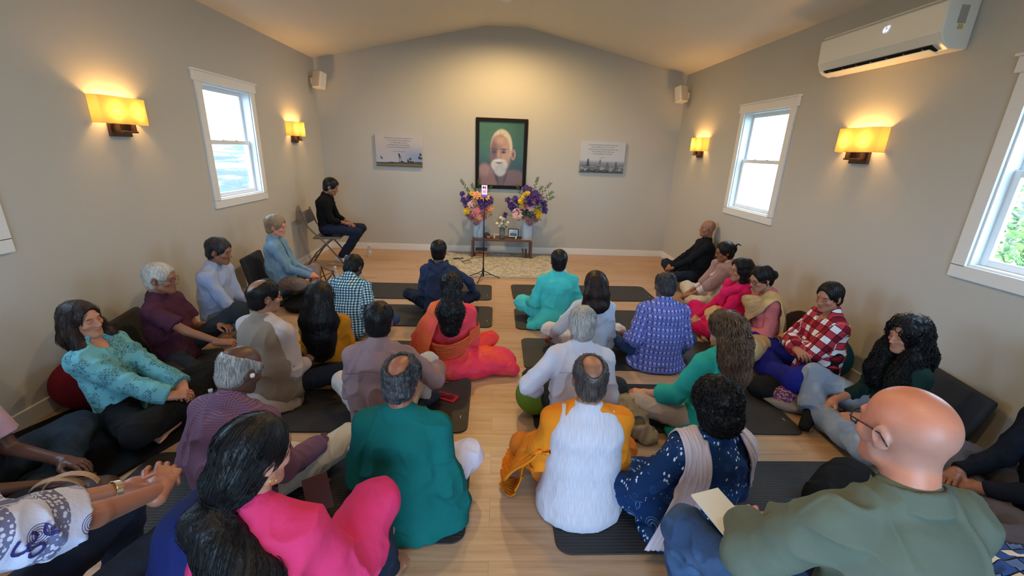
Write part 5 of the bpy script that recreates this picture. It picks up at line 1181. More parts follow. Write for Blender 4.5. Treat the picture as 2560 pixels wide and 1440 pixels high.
# 3 man in the pale blue sweatshirt
P('person with short greying dark hair in a pale blue sweatshirt against the left wall', head=(548, 628), face=-86, zs=.10, lean=0, hunch=10, neck=14, nod=14, skin=SK2, hair=SHORT(HG, t=.012), top=cloth('pale_blue_fleece', rgb(164, 178, 212)), tl=.012, sleeve='long', bottom=cloth('grey_blue_jeans', rgb(96, 110, 132), 'denim', rgb(120, 134, 154)), wl=(-.05, .34, .18), wr=(.09, .36, .13), hdl=(.7, .7, -.3), hdr=(-.5, .8, -.1), knee=.33, s=1.02)
# 4 man in the maroon T-shirt
P('person with white hair and glasses in a maroon T-shirt by the left wall', head=(402, 697), face=-84, zs=.05, lean=-12, hunch=12, neck=12, nod=6, hy=4, skin=SK2, hair=SHORT(HW, t=.013), brow=rgb(120, 112, 104), top=cloth('maroon_tshirt', rgb(78, 40, 60)), belly=.025, sleeve='short', sr=.016, bottom=F_DKG, bname='trousers', wr=(.20, .50, .20), wl=(-.10, .30, .30), hdr=(-.2, 1, -.1), glasses=dict(mat=M_SPECB), fem=False, J={'Kl': (-.16, .42, .44), 'Fl': (-.10, .50, .09), 'Tl': (-.10, .64, .05), 'Kr': (.34, .34, .12), 'Fr': (.02, .50, .08), 'Tr': (-.10, .56, .06)}, socks=cloth('grey_socks', rgb(88, 90, 92)))
# 5 woman in the turquoise lace top
P('person with long dark hair in a turquoise lace top by the left wall', head=(205, 800), face=-88, zs=.03, lean=-16, hunch=6, neck=-6, nod=2, hy=-6, hr=4, fem=True, s=.98, skin=rgb(196, 138, 112), vs=.007, hvs=.0035, hair=dict(style='full', mat=HBR, t=.012, add=[side_lock(1, [(.075, -.02, .02), (.085, .0, -.06), (.10, .05, -.16), (.09, .09, -.24)], [.03, .036, .036, .018]), side_lock(-1, [(.075, -.02, .02), (.085, .0, -.06), (.11, .03, -.15), (.12, .07, -.22)], [.03, .036, .036, .018]), fall([(0, -.06, -.02), (0, -.08, -.12), (0, -.08, -.2)], [.06, .06, .04])], strands=260, len=.14, sr=.0012),
  top=cloth('turquoise_lace', rgb(112, 178, 190), 'lace', rgb(62, 104, 116), bmp=.6), sleeve='long', sr=.022, cuff=.026, tl=.01, collar='shirt', bottom=F_BLK, loose=.02, hem=.10, wl=(-.03, .38, .22), wr=(.08, .40, .20), hdl=(.8, .5, -.2), hdr=(-.5, .8, -.1), hul=(0, 0, 1), knee=.36, ky=.34, curl=.2)
# 6 person in pink at the left edge
P('person in a pale pink T-shirt and dark jeans cut off by the left edge', head=(-110, 935), face=-66, zs=.05, lean=10, hunch=12, skin=SK4, hair=SHORT(HG), top=cloth('pale_pink_tshirt', rgb(196, 160, 178)), belly=.04, sleeve='short', sr=.018, bottom=cloth('dark_teal_jeans', rgb(30, 42, 54), 'denim', rgb(44, 58, 72)), loose=.015, wl=(-.03, .40, .17), wr=(.10, .38, .14), hdl=(.5, .9, -.1), hdr=(-.2, 1, -.1), curll=.25, curlr=.12, knee=.38, ky=.34, s=1.04)
# front rows, facing the bench
P('person with bowed head in a blue and white checked shirt, front row left', head=(884, 668), face=-6, zs=.02, lean=14, hunch=26, neck=26, nod=38, hy=-10, skin=SK4, hair=SHORT(HB, t=.009), top=cloth('blue_checked_shirt', rgb(30, 96, 136), 'check', rgb(120, 176, 204), rgb(236, 244, 248)), tl=.008, belly=.02, sleeve='short', sr=.016, collar='shirt', bottom=F_JEAN, wl=(-.16, .22, .22), wr=(.16, .22, .24), hdr=(-.8, .5, .1), hdl=(.8, .5, .1), s=1.0, knee=.40, ky=.20, kz=.13)
P('person with short black hair in a navy hooded sweatshirt, front row left of the aisle', head=(1097, 628), face=0, zs=.03, lean=10, hunch=8, neck=2, nod=2, skin=SK3, hair=SHORT(HB, t=.010), top=cloth('navy_sweatshirt', rgb(44, 58, 88)), tl=.010, sleeve='long', bottom=F_JEAND, wl=(-.16, .22, .16), wr=(.40, .28, .15), poler=(1, .1, .1), hdr=(.4, .9, -.5), knee=.40, kz=.15, wide=1.0, extra=[('hood', cloth('navy_sweatshirt', 0), lambda J: Soft().chain([J['N']+A(-.085, .0, .035), J['N']+A(-.06, -.055, -.005), J['N']+A(0, -.085, -.055), J['N']+A(.06, -.055, -.005), J['N']+A(.085, .0, .035)], [.022, .03, .04, .03, .022], .02))])
P('person with very long black hair in a mustard kurta, left of the aisle', head=(802, 742), face=4, zs=.02, lean=4, hunch=4, neck=0, nod=2, fem=True, s=.98, skin=SK3, hvs=.0045, hair=dict(style='full', mat=HB, t=.014, add=[back_hair(.085, .24, .06)], tie=None, strands=420, len=.30, sr=.0016, curl=.001), top=cloth('mustard_kurta', rgb(186, 120, 20)), kurta=.05, sleeve='three', sr=.010, collar='crew', bottom=cloth('mustard_trousers', rgb(190, 128, 30)), loose=.02, wl=(-.16, .26, .17), wr=(.18, .26, .17), knee=.33,
  after=[lambda p, J, body: hair_clip(p, J, body)])
P('person with a bald crown and glasses in a beige waistcoat over a pale shirt', head=(662, 742), face=-22, zs=.05, lean=6, hunch=6, neck=8, nod=8, hy=-22, skin=SK1, hair=dict(style='crown', mat=HB, t=.009), scalp=(rgb(60, 48, 44), .35), glasses=dict(mat=M_SPEC), top=cloth('pale_pinkish_shirt', rgb(196, 182, 180)), belly=.03, tl=.012, sleeve='three', sr=.014, vest=cloth('beige_waistcoat', rgb(146, 132, 120), rough=.95), bottom=F_JEAND, wl=(-.14, .24, .20), wr=(.16, .24, .22), s=1.06, knee=.38, kz=.14, wide=1.1, textra=[lambda J: Soft().cone(J['P']+A(0, 0, .05), A(0, -.02, .03), .15, .17, .05, J['sd'], 1.25)])
def sari_skirt(J):
    h = Soft(); h.ell((0, .06, .07), (.36, .30, .13), .05); h.ell((.10, -.06, .06), (.26, .17, .11), .05); h.ell((.36, .02, .07), (.17, .16, .10), .05); h.cone((.30, -.04, .07), (.50, -.10, .045), .08, .05, .05); h.ell((-.25, .06, .08), (.16, .2, .1), .05); h.cone(J['P'], J['W'], .14, .10, .05, J['sd'], 1.3); return h.cut((0, 0, .012), (0, 0, -1))
def sari_pallu(J):
    h = Soft(); sl = J['Sl']; h.chain([J['C']+A(.02, .12, .03), sl+A(.05, .05, .055), sl+A(-.02, -.05, .035), sl+A(-.09, -.085, -.16), sl+A(-.13, -.07, -.36), A(-.24, -.02, .05)], [.03, .036, .040, .046, .056, .075], .03, nrm(A(1, -.5, 0)), 1.7); return h
P('person in a coral and orange silk sari with black hair tied back', head=(1130, 718), face=0, zs=.03, lean=5, hunch=4, neck=0, nod=2, fem=True, s=1.0, skin=SK2, vs=.0075, hair=dict(style='full', mat=HB, t=.013, vs=.005, add=[lambda h, W, J: h.ell(W((0, -.085, -.005)), (.052, .045, .052), .02), lambda h, W, J: h.chain([W((0, -.10, -.05)), J['N']-J['fw']*.10-A(0, 0, .02), J['N']-J['fw']*.12-A(0, 0, .15)], [.05, .085, .06], .03, J['sd'], 1.2)], curl=.006, fr=38, strands=330, len=.11, sr=.0018, scurl=.008),
  top=cloth('coral_blouse', rgb(232, 70, 84)), sleeve='three', sr=.006, tl=.002, collar='none', wl=(-.22, .22, .17), wr=(.20, .24, .17), bottom=cloth('coral_petticoat', rgb(226, 66, 60)), extra=[('sari_skirt', cloth('sari_silk', rgb(236, 84, 54), 'silk', rgb(228, 52, 84)), sari_skirt)], efold=.006, evs=.006, bfold=.006, after=[
  lambda p, J, body: drape(p, J, body, 'sari_drape', cloth('sari_rust', rgb(204, 92, 50), 'silk', rgb(232, 84, 66)), [J['W']+A(-.20, .02, -.08), J['W']+A(-.12, -.15, -.07), J['W']+A(.02, -.17, -.06), J['W']+A(.14, -.12, -.0), J['W']+A(.20, .04, .06)], [.16, .18, .17, .14, .10], [(0, -.2, 1), (0, -.3, 1), (0, -.3, 1), (0, -.2, 1), (0, 0, 1)], pleat=.006, np_=4),
  lambda p, J, body: drape(p, J, body, 'sari_pallu', cloth('sari_orange', rgb(238, 118, 60), 'silk', rgb(238, 92, 74)), [J['C']+A(.04, .15, -.06), J['Sl']+A(.05, .07, .04), J['Sl']+A(.03, -.01, .07), J['Sl']+A(-.03, -.09, -.02), J['Sl']+A(-.10, -.10, -.20), J['Sl']+A(-.14, -.10, -.36), A(-.34, -.10, .04)], [.14, .14, .14, .17, .22, .27, .30], [(1, 0, 0), (1, 0, .3), (1, 0, .3), (1, -.5, .2), (.8, -.7, 0), (.8, -.8, 0), (.9, -.7, 0)], pleat=.008, np_=5, conform=.04),
  lambda p, J, body: drape(p, J, body, 'blouse_border', cloth('gold_border', rgb(206, 150, 90), 'border', rgb(236, 196, 130)), [J['N']+A(-.075, .01, .0), J['N']+A(-.06, -.06, -.03), J['N']+A(0, -.09, -.07), J['N']+A(.06, -.06, -.03), J['N']+A(.075, .01, .0)], [.018]*5, [(0, -.3, 1)]*5, pleat=.0, nc=6, off=.006)])
P('person with black hair in a mauve shirt, arm draped over a raised knee', head=(948, 803), face=3, zs=.03, lean=6, hunch=12, neck=10, nod=12, skin=SK3, hair=SHORT(HB, t=.012, vs=.0045), top=cloth('mauve_shirt', rgb(150, 124, 128)), tl=.014, belly=.02, sleeve='long', sr=.010, cuff=.014, collar='shirt', bottom=cloth('ivory_trousers', rgb(206, 198, 196)), after=[lambda p, J, body: yoke(p, J, body, 'mauve_seam', rgb(112, 88, 92))], J={'Kr': (.25, .40, .30), 'Fr': (.22, .22, .08), 'Tr': (.30, .34, .06), 'Kl': (-.33, .30, .2)}, wr=(.33, .33, .27), hdr=(.4, .3, -1), wl=(-.15, .28, .22), poler=(.6, -.3, -.7), s=1.05, wide=1.1, vs=.007, socks=cloth('dark_blue_socks', rgb(52, 58, 72)))
P('person with a bald crown and grey side hair in a plum checked shirt', head=(602, 925), face=-12, zs=.04, lean=8, hunch=16, neck=22, nod=26, hy=-16, skin=SK4, hvs=.0035, vs=.0065, hair=dict(style='fringe', mat=HG2, t=.008), top=cloth('plum_checked_shirt', rgb(104, 72, 98), 'finecheck', rgb(134, 102, 126)), tl=.012, belly=.03, sleeve='long', sr=.014, collar='shirt', bottom=F_CREAM, loose=.012, J={'Kr': (.34, .40, .20), 'Fr': (.16, .20, .07), 'Tr': (.30, .22, .05)}, wr=(.28, .28, .23), wl=(-.2, .2, .2), s=1.04, wide=1.1, after=[lambda p, J, body: earphone(p, J, body)])
P('person with a bald crown and curly side hair in a dark teal kurta', head=(1006, 950), face=-2, zs=.03, lean=6, hunch=10, neck=10, nod=14, hy=-10, skin=rgb(150, 92, 70), hvs=.0035, vs=.0065, hair=dict(style='crown', mat=HG, t=.014, curl=.0035, fr=60), top=cloth('teal_kurta', rgb(10, 98, 96)), tl=.016, belly=.02, kurta=.05, sleeve='long', sr=.018, cuff=.03, collar='crew', bottom=cloth('lilac_white_trousers', rgb(214, 204, 220)), loose=.012, knee=.29, kz=.16, ky=.26, wl=(-.16, .2, .2), wr=(.16, .2, .2), s=1.05, wide=1.12, textra=[lambda J: Soft().cone(J['P']+A(.05, 0, .02), A(.24, -.02, .03), .12, .07, .06).cone(J['Er'], A(.27, .03, .1), .07, .05, .05)])
# right of the aisle
P('person with short black hair in a bright turquoise kurta, front row right of the aisle', head=(1397, 653), face=0, zs=.02, lean=4, hunch=5, neck=0, nod=2, skin=SK3, hair=SHORT(HB, t=.010), top=cloth('turquoise_kurta', rgb(74, 204, 206)), tl=.014, sleeve='long', sr=.012, kurta=.06, collar='band', bottom=cloth('turquoise_trousers', rgb(84, 206, 208)), loose=.025, wl=(-.30, .22, .19), wr=(.30, .22, .19), hdl=(-.3, 1, -.1), knee=.36, wide=1.08, textra=[lambda J: Soft().cone(J['P']-A(.03, .04, .02), A(-.25, -.12, .04), .12, .05, .06)])
P('person with shoulder-length dark hair in a white eyelet kurta, right of the aisle', head=(1488, 712), face=0, zs=.02, lean=3, hunch=4, neck=2, nod=4, fem=True, s=1.0, skin=SK2, hair=dict(style='full', mat=HBR, t=.014, add=[back_hair(.07, .02, .03)], strands=260, len=.16, sr=.0016), top=cloth('white_eyelet', rgb(206, 216, 236), 'eyelet', rgb(176, 190, 216)), kurta=.03, sleeve='three', sr=.016, tl=.008, collar='crew', bottom=F_WHT, loose=.02, wl=(-.34, .14, .14), wr=(.2, .24, .17), hdl=(-.4, .8, -.6), polel=(-.6, -.6, -.4))
P('person with short greying hair in a periwinkle printed kurta and jeans, right of the aisle', head=(1662, 714), face=-2, zs=.02, lean=10, hunch=8, neck=10, nod=12, hy=8, skin=SK3, hair=dict(style='recede', mat=HG, t=.010), scalp=(rgb(60, 56, 60), .5), top=cloth('periwinkle_print', rgb(108, 122, 208), 'print', rgb(146, 158, 232), rgb(44, 48, 112)), tl=.018, belly=.02, sleeve='three', sr=.016, kurta=.03, collar='shirt', bottom=F_JEAN, wl=(-.28, .20, .22), wr=(.2, .22, .2), knee=.38, s=1.03, wide=1.12)
P('person with neat grey hair in a white collared shirt, sitting on a green cushion', head=(1455, 812), face=-2, zs=.06, lean=8, hunch=8, neck=6, nod=8, skin=SKF, hair=SHORT(HG2, t=.012), top=cloth('white_shirt', rgb(208, 210, 228)), tl=.016, belly=.01, sleeve='long', sr=.014, collar='shirt', bottom=F_DKG, loose=.01, wl=(-.26, .16, .16), wr=(.2, .2, .18), hdl=(.1, 1, -.3), polel=(-1, -.7, -.5), after=[lambda p, J, body: yoke(p, J, body, 'white_seam', rgb(176, 178, 196))], J={'Kl': (-.27, .30, .22)}, s=1.0, wide=1.05, vs=.007)
P('person with a thinning crown in a white waistcoat over a saffron kurta', head=(1474, 948), face=-2, zs=.03, lean=4, hunch=8, neck=4, nod=10, skin=rgb(170, 116, 90), hvs=.0032, vs=.006, hair=dict(style='crown', mat=hair_mat('dark_thinning', rgb(36, 30, 32), rgb(78, 68, 66)), t=.010), scalp=(rgb(96, 62, 52), .5, (0, .0, .13, .06, .08, .07)), top=cloth('saffron_kurta', rgb(222, 128, 26)), tl=.010, sleeve='three', sr=.018, collar='none', vest=cloth('white_slub', rgb(206, 202, 214), 'streak', rgb(192, 187, 200), bmp=.12), bottom=cloth('saffron_trousers', rgb(206, 112, 30)), wl=(-.22, .26, .2), wr=(.16, .26, .2), knee=.30, s=1.04, wide=1.1,
  vextra=[lambda J: Soft().cone(J['P']+A(0, -.01, .05), A(0, -.02, .05), .13, .165, .05, J['sd'], 1.3)], after=[
  lambda p, J, body: drape(p, J, body, 'kurta_sleeve', cloth('saffron_kurta', 0), [J['El']+A(.06, .04, .12), J['El']+A(-.03, .02, .07), J['El']+A(-.10, .06, -.02), J['El']+A(-.13, .12, -.12), A(-.36, .36, .045)], [.16, .22, .24, .26, .16], [(.2, 1, -.2), (.1, 1, 0), (.3, 1, .2), (.5, 1, .2), (.6, 1, 0)], pleat=.010, np_=4, conform=.03),
  lambda p, J, body: drape(p, J, body, 'kurta_tail', cloth('saffron_kurta', 0), [J['El']+A(-.01, .03, .0), A(-.27, .14, .20), A(-.28, .14, .08), A(-.32, .10, .03), A(-.40, .14, .02)], [.14, .20, .22, .16, .05], [(.1, 1, 0), (.1, 1, 0), (.2, 1, 0), (.5, 1, 0), (.6, 1, 0)], pleat=.010, np_=4, conform=.02)])
P('person with long wavy brown clipped hair in a turquoise tunic', head=(1813, 822), face=20, zs=.05, lean=6, hunch=6, neck=4, nod=6, hy=6, fem=True, s=1.04, skin=SKF, vs=.007, hair=dict(style='full', mat=HCB, t=.010, vs=.005, add=[back_hair(.066, .20, .050, .01)], curl=.009, fr=26, strands=1700, len=.22, sr=.0022, scurl=.010, cf=1.5), top=cloth('aqua_tunic', rgb(44, 176, 172)), kurta=.04, tl=.010, sleeve='three', sr=.018, cuff=.022, collar='crew', bottom=cloth('stone_trousers', rgb(186, 172, 166)), loose=.01, wl=(-.30, .30, .17), wr=(.2, .26, .18), hdl=(-.7, .7, -.1), J={'Kl': (-.36, .28, .15)}, after=[lambda p, J, body: claw_clip(p, J, body)])
def dupatta(J):
    h = Soft(); sl, sr = J['Sl'], J['Sr']; h.chain([J['C']+A(-.06, .12, -.05), sl+A(.03, .05, .045), sl+A(.01, -.05, .035), sl+A(-.02, -.095, -.10), sl+A(-.05, -.11, -.26), sl+A(-.09, -.10, -.42)], [.022, .026, .028, .032, .038, .044], .02, A(1, -.2, 0), 1.8)
    h.chain([J['C']+A(.08, .13, -.05), sr+A(.0, .05, .05), sr+A(.02, -.05, .03), sr+A(.055, -.06, -.12), sr+A(.07, .0, -.24)], [.022, .028, .03, .032, .03], .02, A(.3, 1, 0), 1.6); return h
P('person with short curly black hair in a navy printed kurta and white scarf', head=(1788, 1012), face=8, zs=.03, lean=4, hunch=6, neck=8, nod=10, fem=True, s=1.02, skin=SK2, vs=.006, hvs=.004, hair=dict(style='full', mat=HB, t=.021, vs=.0045, curl=.010, fr=34, strands=900, len=.07, sr=.0018, scurl=.007, cf=1.6, add=[lambda h, W, J: h.ell(W((0, -.05, -.05)), (.085, .07, .07), .03)]), top=cloth('navy_block_print', rgb(18, 50, 96), 'floral', rgb(60, 98, 150), rgb(214, 224, 236)), tl=.016, kurta=.03, sleeve='long', sr=.02, wl=(-.36, .22, .16), wr=(.2, .24, .18), hdl=(-.5, .8, -.1), polel=(-.4, -.6, -.6), collar='crew', bottom=cloth('indigo_ikat', rgb(22, 52, 100), 'floral', rgb(110, 150, 196), rgb(150, 180, 214), sc=.6), loose=.03, knee=.36, efold=.005, textra=[lambda J: Soft().cone(A(.05, 0, .08), A(.26, -.06, .035), .14, .07, .06)], after=[lambda p, J, body: drape(p, J, body, 'dupatta', cloth('white_voile', rgb(206, 194, 206)), [J['C']+A(-.10, .14, -.12), J['Sl']+A(.03, .07, .03), J['Sl']+A(.035, -.0, .06), J['Sl']+A(.02, -.09, -.03), J['Sl']+A(-.03, -.13, -.20), J['Sl']+A(-.10, -.14, -.40)], [.10, .10, .10, .11, .15, .17], [(1, 0, 0), (1, 0, .2), (1, -.1, .2), (1, -.1, .1), (1, -.25, .1), (1, -.3, .15)], pleat=.006, np_=4), lambda p, J, body: drape(p, J, body, 'dupatta_end', cloth('white_voile', 0), [J['C']+A(.10, .14, -.10), J['Sr']+A(-.01, .07, .04), J['Sr']+A(.0, .0, .06), J['Sr']+A(.05, -.06, -.02), J['Sr']+A(.09, -.03, -.14), J['Sr']+A(.11, .06, -.26)], [.09, .10, .10, .11, .11, .10], [(1, 0, 0), (1, 0, -.2), (1, .1, -.2), (.8, .6, -.2), (.4, 1, 0), (.2, 1, 0)], pleat=.006, np_=3), lambda p, J, body: bangle(p, J, body, 'l', simple('coral_beads', rgb(206, 84, 50), .4))])
# along the right wall, facing left
P('person with a shaved head in a black sweater against the right wall', head=(1769, 572), face=80, zs=.07, lean=-12, hunch=6, neck=6, nod=0, hy=6, skin=rgb(160, 104, 82), scalp=(rgb(110, 76, 66), .2), top=cloth('black_pullover', rgb(20, 24, 32)), belly=.03, tl=.01, bottom=F_JEAND, wl=(-.07, .36, .17), wr=(.05, .37, .15), hdl=(.8, .4, -.3), hdr=(-.8, .4, -.3), knee=.36, ky=.32, s=1.08)
P('person with tied-up hair in a white top and dusty pink shawl', head=(1812, 630), face=80, zs=.03, lean=-8, hunch=8, neck=10, nod=14, fem=True, s=.97, skin=SK2, hair=dict(style='full', mat=HB, t=.014, add=[bun((0, -.10, .02), .042), lambda h, W, J: h.chain([W((0, -.11, .05)), W((.02, -.17, .07)), W((.03, -.20, .05))], [.014, .007, .003], .01)]), glasses=dict(mat=M_SPECB), top=cloth('white_knit', rgb(214, 206, 210)), sleeve='three', kurta=.0, bottom=F_CREAM, loose=.015, wl=(-.08, .36, .16), wr=(.06, .34, .15), hdl=(.5, .8, -.3), hdr=(-.5, .8, -.3), knee=.34, ky=.30, extra=[('shawl', cloth('dusty_pink_shawl', rgb(168, 138, 140)), lambda J: Soft().chain([J['C']+A(-.09, .13, -.14), J['Sl']+A(.03, .06, .04), J['N']+A(-.05, -.07, .0), J['N']+A(.05, -.07, .0), J['Sr']+A(-.03, .06, .04), J['C']+A(.09, .13, -.14)], [.03, .038, .045, .045, .038, .03], .03, A(1, .3, 0), 1.5).cone(J['Sl'], J['El'], .068, .068, .03).cone(J['Sr'], J['Er'], .068, .068, .03))])
P('person with loose dark hair in bright magenta against the right wall', head=(1852, 676), face=84, zs=.03, lean=-8, hunch=8, neck=6, nod=4, fem=True, s=.96, skin=SK1, hair=dict(style='full', mat=HB, t=.020, curl=.004, fr=26, add=[fall([(0, -.05, -.02), (0, -.06, -.12)], [.07, .05], .03, 1.3), side_lock(1, [(.07, -.01, .0), (.075, .0, -.10)], [.035, .03]), side_lock(-1, [(.07, -.01, .0), (.075, .0, -.10)], [.035, .03])]), glasses=dict(mat=M_SPECM, r=.0008), top=cloth('magenta_kameez', rgb(214, 26, 96)), kurta=.02, sleeve='long', wl=(-.06, .34, .16), wr=(.06, .36, .14), hdl=(.6, .6, -.3), hdr=(-.6, .6, -.3), bottom=cloth('magenta_salwar', rgb(206, 20, 92)), loose=.03, knee=.36, extra=[('dupatta', cloth('magenta_scarf', rgb(224, 34, 106)), lambda J: Soft().chain([J['C']+A(.08, .12, -.20), J['C']+A(.03, .13, .0), J['Sl']+A(.04, .05, .045), J['N']+A(-.03, -.06, .0)], [.03, .035, .035, .03], .02, A(1, 0, .2), 1.6).chain([J['C']+A(.10, .13, -.20), J['Sr']+A(-.03, .06, .045), J['N']+A(.03, -.06, .0)], [.03, .035, .03], .02, A(1, 0, .2), 1.4))])
def ysari(J):
    return Soft().chain([J['W']+A(.10, .12, .0), J['C']+A(.02, .13, -.04), J['Sl']+A(.05, .05, .05), J['Sl']+A(.0, -.05, .03), J['Sl']+A(-.06, -.05, -.22), J['Sl']+A(-.10, .0, -.42)], [.06, .06, .052, .046, .05, .06], .03, A(.5, 0, .86), 1.5)
P('person with a low bun and glasses in a pale gold sari', head=(1903, 697), face=82, zs=.05, lean=2, hunch=12, neck=18, nod=22, hy=14, fem=True, s=1.02, skin=SK1, hair=dict(style='full', mat=HB, t=.011, add=[bun((0, -.115, -.01), .043)]), glasses=dict(mat=M_SPECB, r=.0018), top=cloth('salmon_blouse', rgb(206, 116, 118)), belly=.01, sleeve='three', sr=.008, wl=(-.06, .28, .24), wr=(.04, .28, .22), hdl=(.9, .3, -.2), hdr=(-.9, .3, -.2), bottom=cloth('gold_sari', rgb(206, 172, 120), 'silk', rgb(190, 152, 104)), bname='sari_skirt', loose=.045, knee=.38, ky=.32, kz=.18, wide=1.1, efold=.006, after=[lambda p, J, body: earring(p, J, body), lambda p, J, body: drape(p, J, body, 'sari_pallu', cloth('pale_gold_sari', rgb(206, 180, 130), 'silk', rgb(184, 150, 112)), [J['W']+A(.20, .0, -.02), J['W']+A(.10, .17, .06), J['C']+A(-.02, .18, -.02), J['Sl']+A(.03, .07, .02), J['Sl']+A(.02, -.01, .07), J['Sl']+A(-.03, -.07, -.02), J['Sl']+A(-.06, -.09, -.22), J['Sl']+A(-.08, -.08, -.42)], [.12, .20, .22, .15, .13, .15, .18, .22], [(0, .2, 1), (.3, .2, 1), (.6, .2, .8), (1, 0, .4), (1, 0, .2), (1, -.3, 0), (.9, -.5, 0), (.9, -.5, 0)], pleat=.007)])
P('person in a red and white plaid shirt with crossed arms', head=(2073, 742), face=84, zs=.06, lean=-6, hunch=8, neck=12, nod=14, hy=22, fem=True, s=1.0, skin=rgb(176, 118, 92), vs=.007, hvs=.0035, hair=dict(style='full', mat=HB, t=.008), bindi=True, top=cloth('red_plaid', rgb(186, 54, 66), 'plaid', rgb(232, 226, 232), rgb(128, 22, 36)), tl=.018, sleeve='long', sr=.020, cuff=.02, belly=.015, collar='shirt', wl=(.13, .20, .31), wr=(-.13, .24, .30), polel=(-.8, .1, -.6), poler=(.8, .1, -.6), hdl=(1, 0, 0), hdr=(-1, 0, 0), bottom=cloth('royal_blue_skirt', rgb(28, 32, 128)), loose=.03, knee=.36, ky=.34, kurta=.0, extra=[('skirt_border', cloth('brocade_border', rgb(96, 50, 92), 'border', rgb(170, 130, 140)), lambda J: Soft().chain([A(-.40, .22, .07), A(-.36, .40, .07), A(-.20, .46, .06)], [.06, .07, .06], .03))])
P('person with a mass of long curly black hair in dark green', head=(2268, 838), face=82, zs=.05, lean=-4, hunch=10, neck=10, nod=12, hy=10, fem=True, s=1.0, skin=rgb(186, 128, 104), vs=.007, hvs=.0032, hair=dict(style='full', mat=HB, t=.018, vs=.005, curl=.010, fr=26, strands=1300, len=.18, sr=.0024, scurl=.016, cf=1.3, add=[fall([(0, -.06, -.02), (0, -.08, -.16), (0, -.06, -.30)], [.065, .075, .07], .04, 1.2), side_lock(1, [(.072, -.02, .0), (.09, .03, -.14), (.09, .09, -.28), (.07, .11, -.36)], [.030, .050, .058, .045]), side_lock(-1, [(.072, -.02, .0), (.09, .03, -.14), (.09, .09, -.28), (.07, .11, -.36)], [.030, .050, .058, .045])]),
  top=cloth('dark_green_top', rgb(18, 44, 40)), sleeve='three', sr=.014, wl=(-.16, .28, .18), wr=(.1, .3, .16), bottom=cloth('pale_jeans', rgb(128, 142, 164), 'denim', rgb(160, 172, 190)), loose=.02, hem=.07, knee=.36, J={'Kr': (.30, .32, .28), 'Fr': (.10, .40, .09), 'Tr': (-.02, .50, .05), 'Kl': (-.34, .34, .14)}, socks=F_BLK)
P('person in a black long-sleeved top and grey trousers cut off by the right edge', head=(2700, 985), face=78, zs=.06, lean=6, hunch=10, skin=SK2, hair=SHORT(HB), top=cloth('black_jersey', rgb(18, 22, 32)), tl=.010, belly=.01, bottom=cloth('mid_grey_trousers', rgb(98, 94, 102)), loose=.015, wl=(-.02, .36, .16), wr=(.10, .38, .16), hdl=(.7, .6, -.3), hdr=(-.5, .8, -.2), curl=.7, knee=.37, ky=.30, s=1.04, vs=.007)
# nearest the camera, on chairs
def om_hem(J): return Soft()
P('person in a white shirt printed with blue medallions, bottom left corner', pos=(-1.25, .55), face=-6, side=-5, zs=.43, lean=26, hunch=8, skin=rgb(168, 110, 86), fem=True, s=1.0, hair=dict(style='full', mat=HBR), vs=.006, handvs=.0026, top=cloth('printed_cotton', rgb(206, 208, 232), 'om', rgb(56, 58, 108)), tl=.016, sleeve='short', sr=.02, bottom=F_NAVY, loose=.0, legs='chair', J={'Kl': (-.11, .66, .49), 'Kr': (.16, .67, .49), 'Fl': (-.11, .58, .10), 'Fr': (.14, .62, .10), 'Tl': (-.11, .74, .04), 'Tr': (.14, .76, .04)}, wl=(.0, .70, .17), wr=(.08, .66, .19), polel=(-.5, -.2, -.8), poler=(.8, -.2, -.4), hdl=(.6, .8, .12), hdr=(-.35, .9, .25), hul=(-.4, .1, .9), hur=(.5, .1, .9), curl=.62, after=[lambda p, J, body: watch(p, J, body, 'l'), lambda p, J, body: om_marks(p, J, body)])
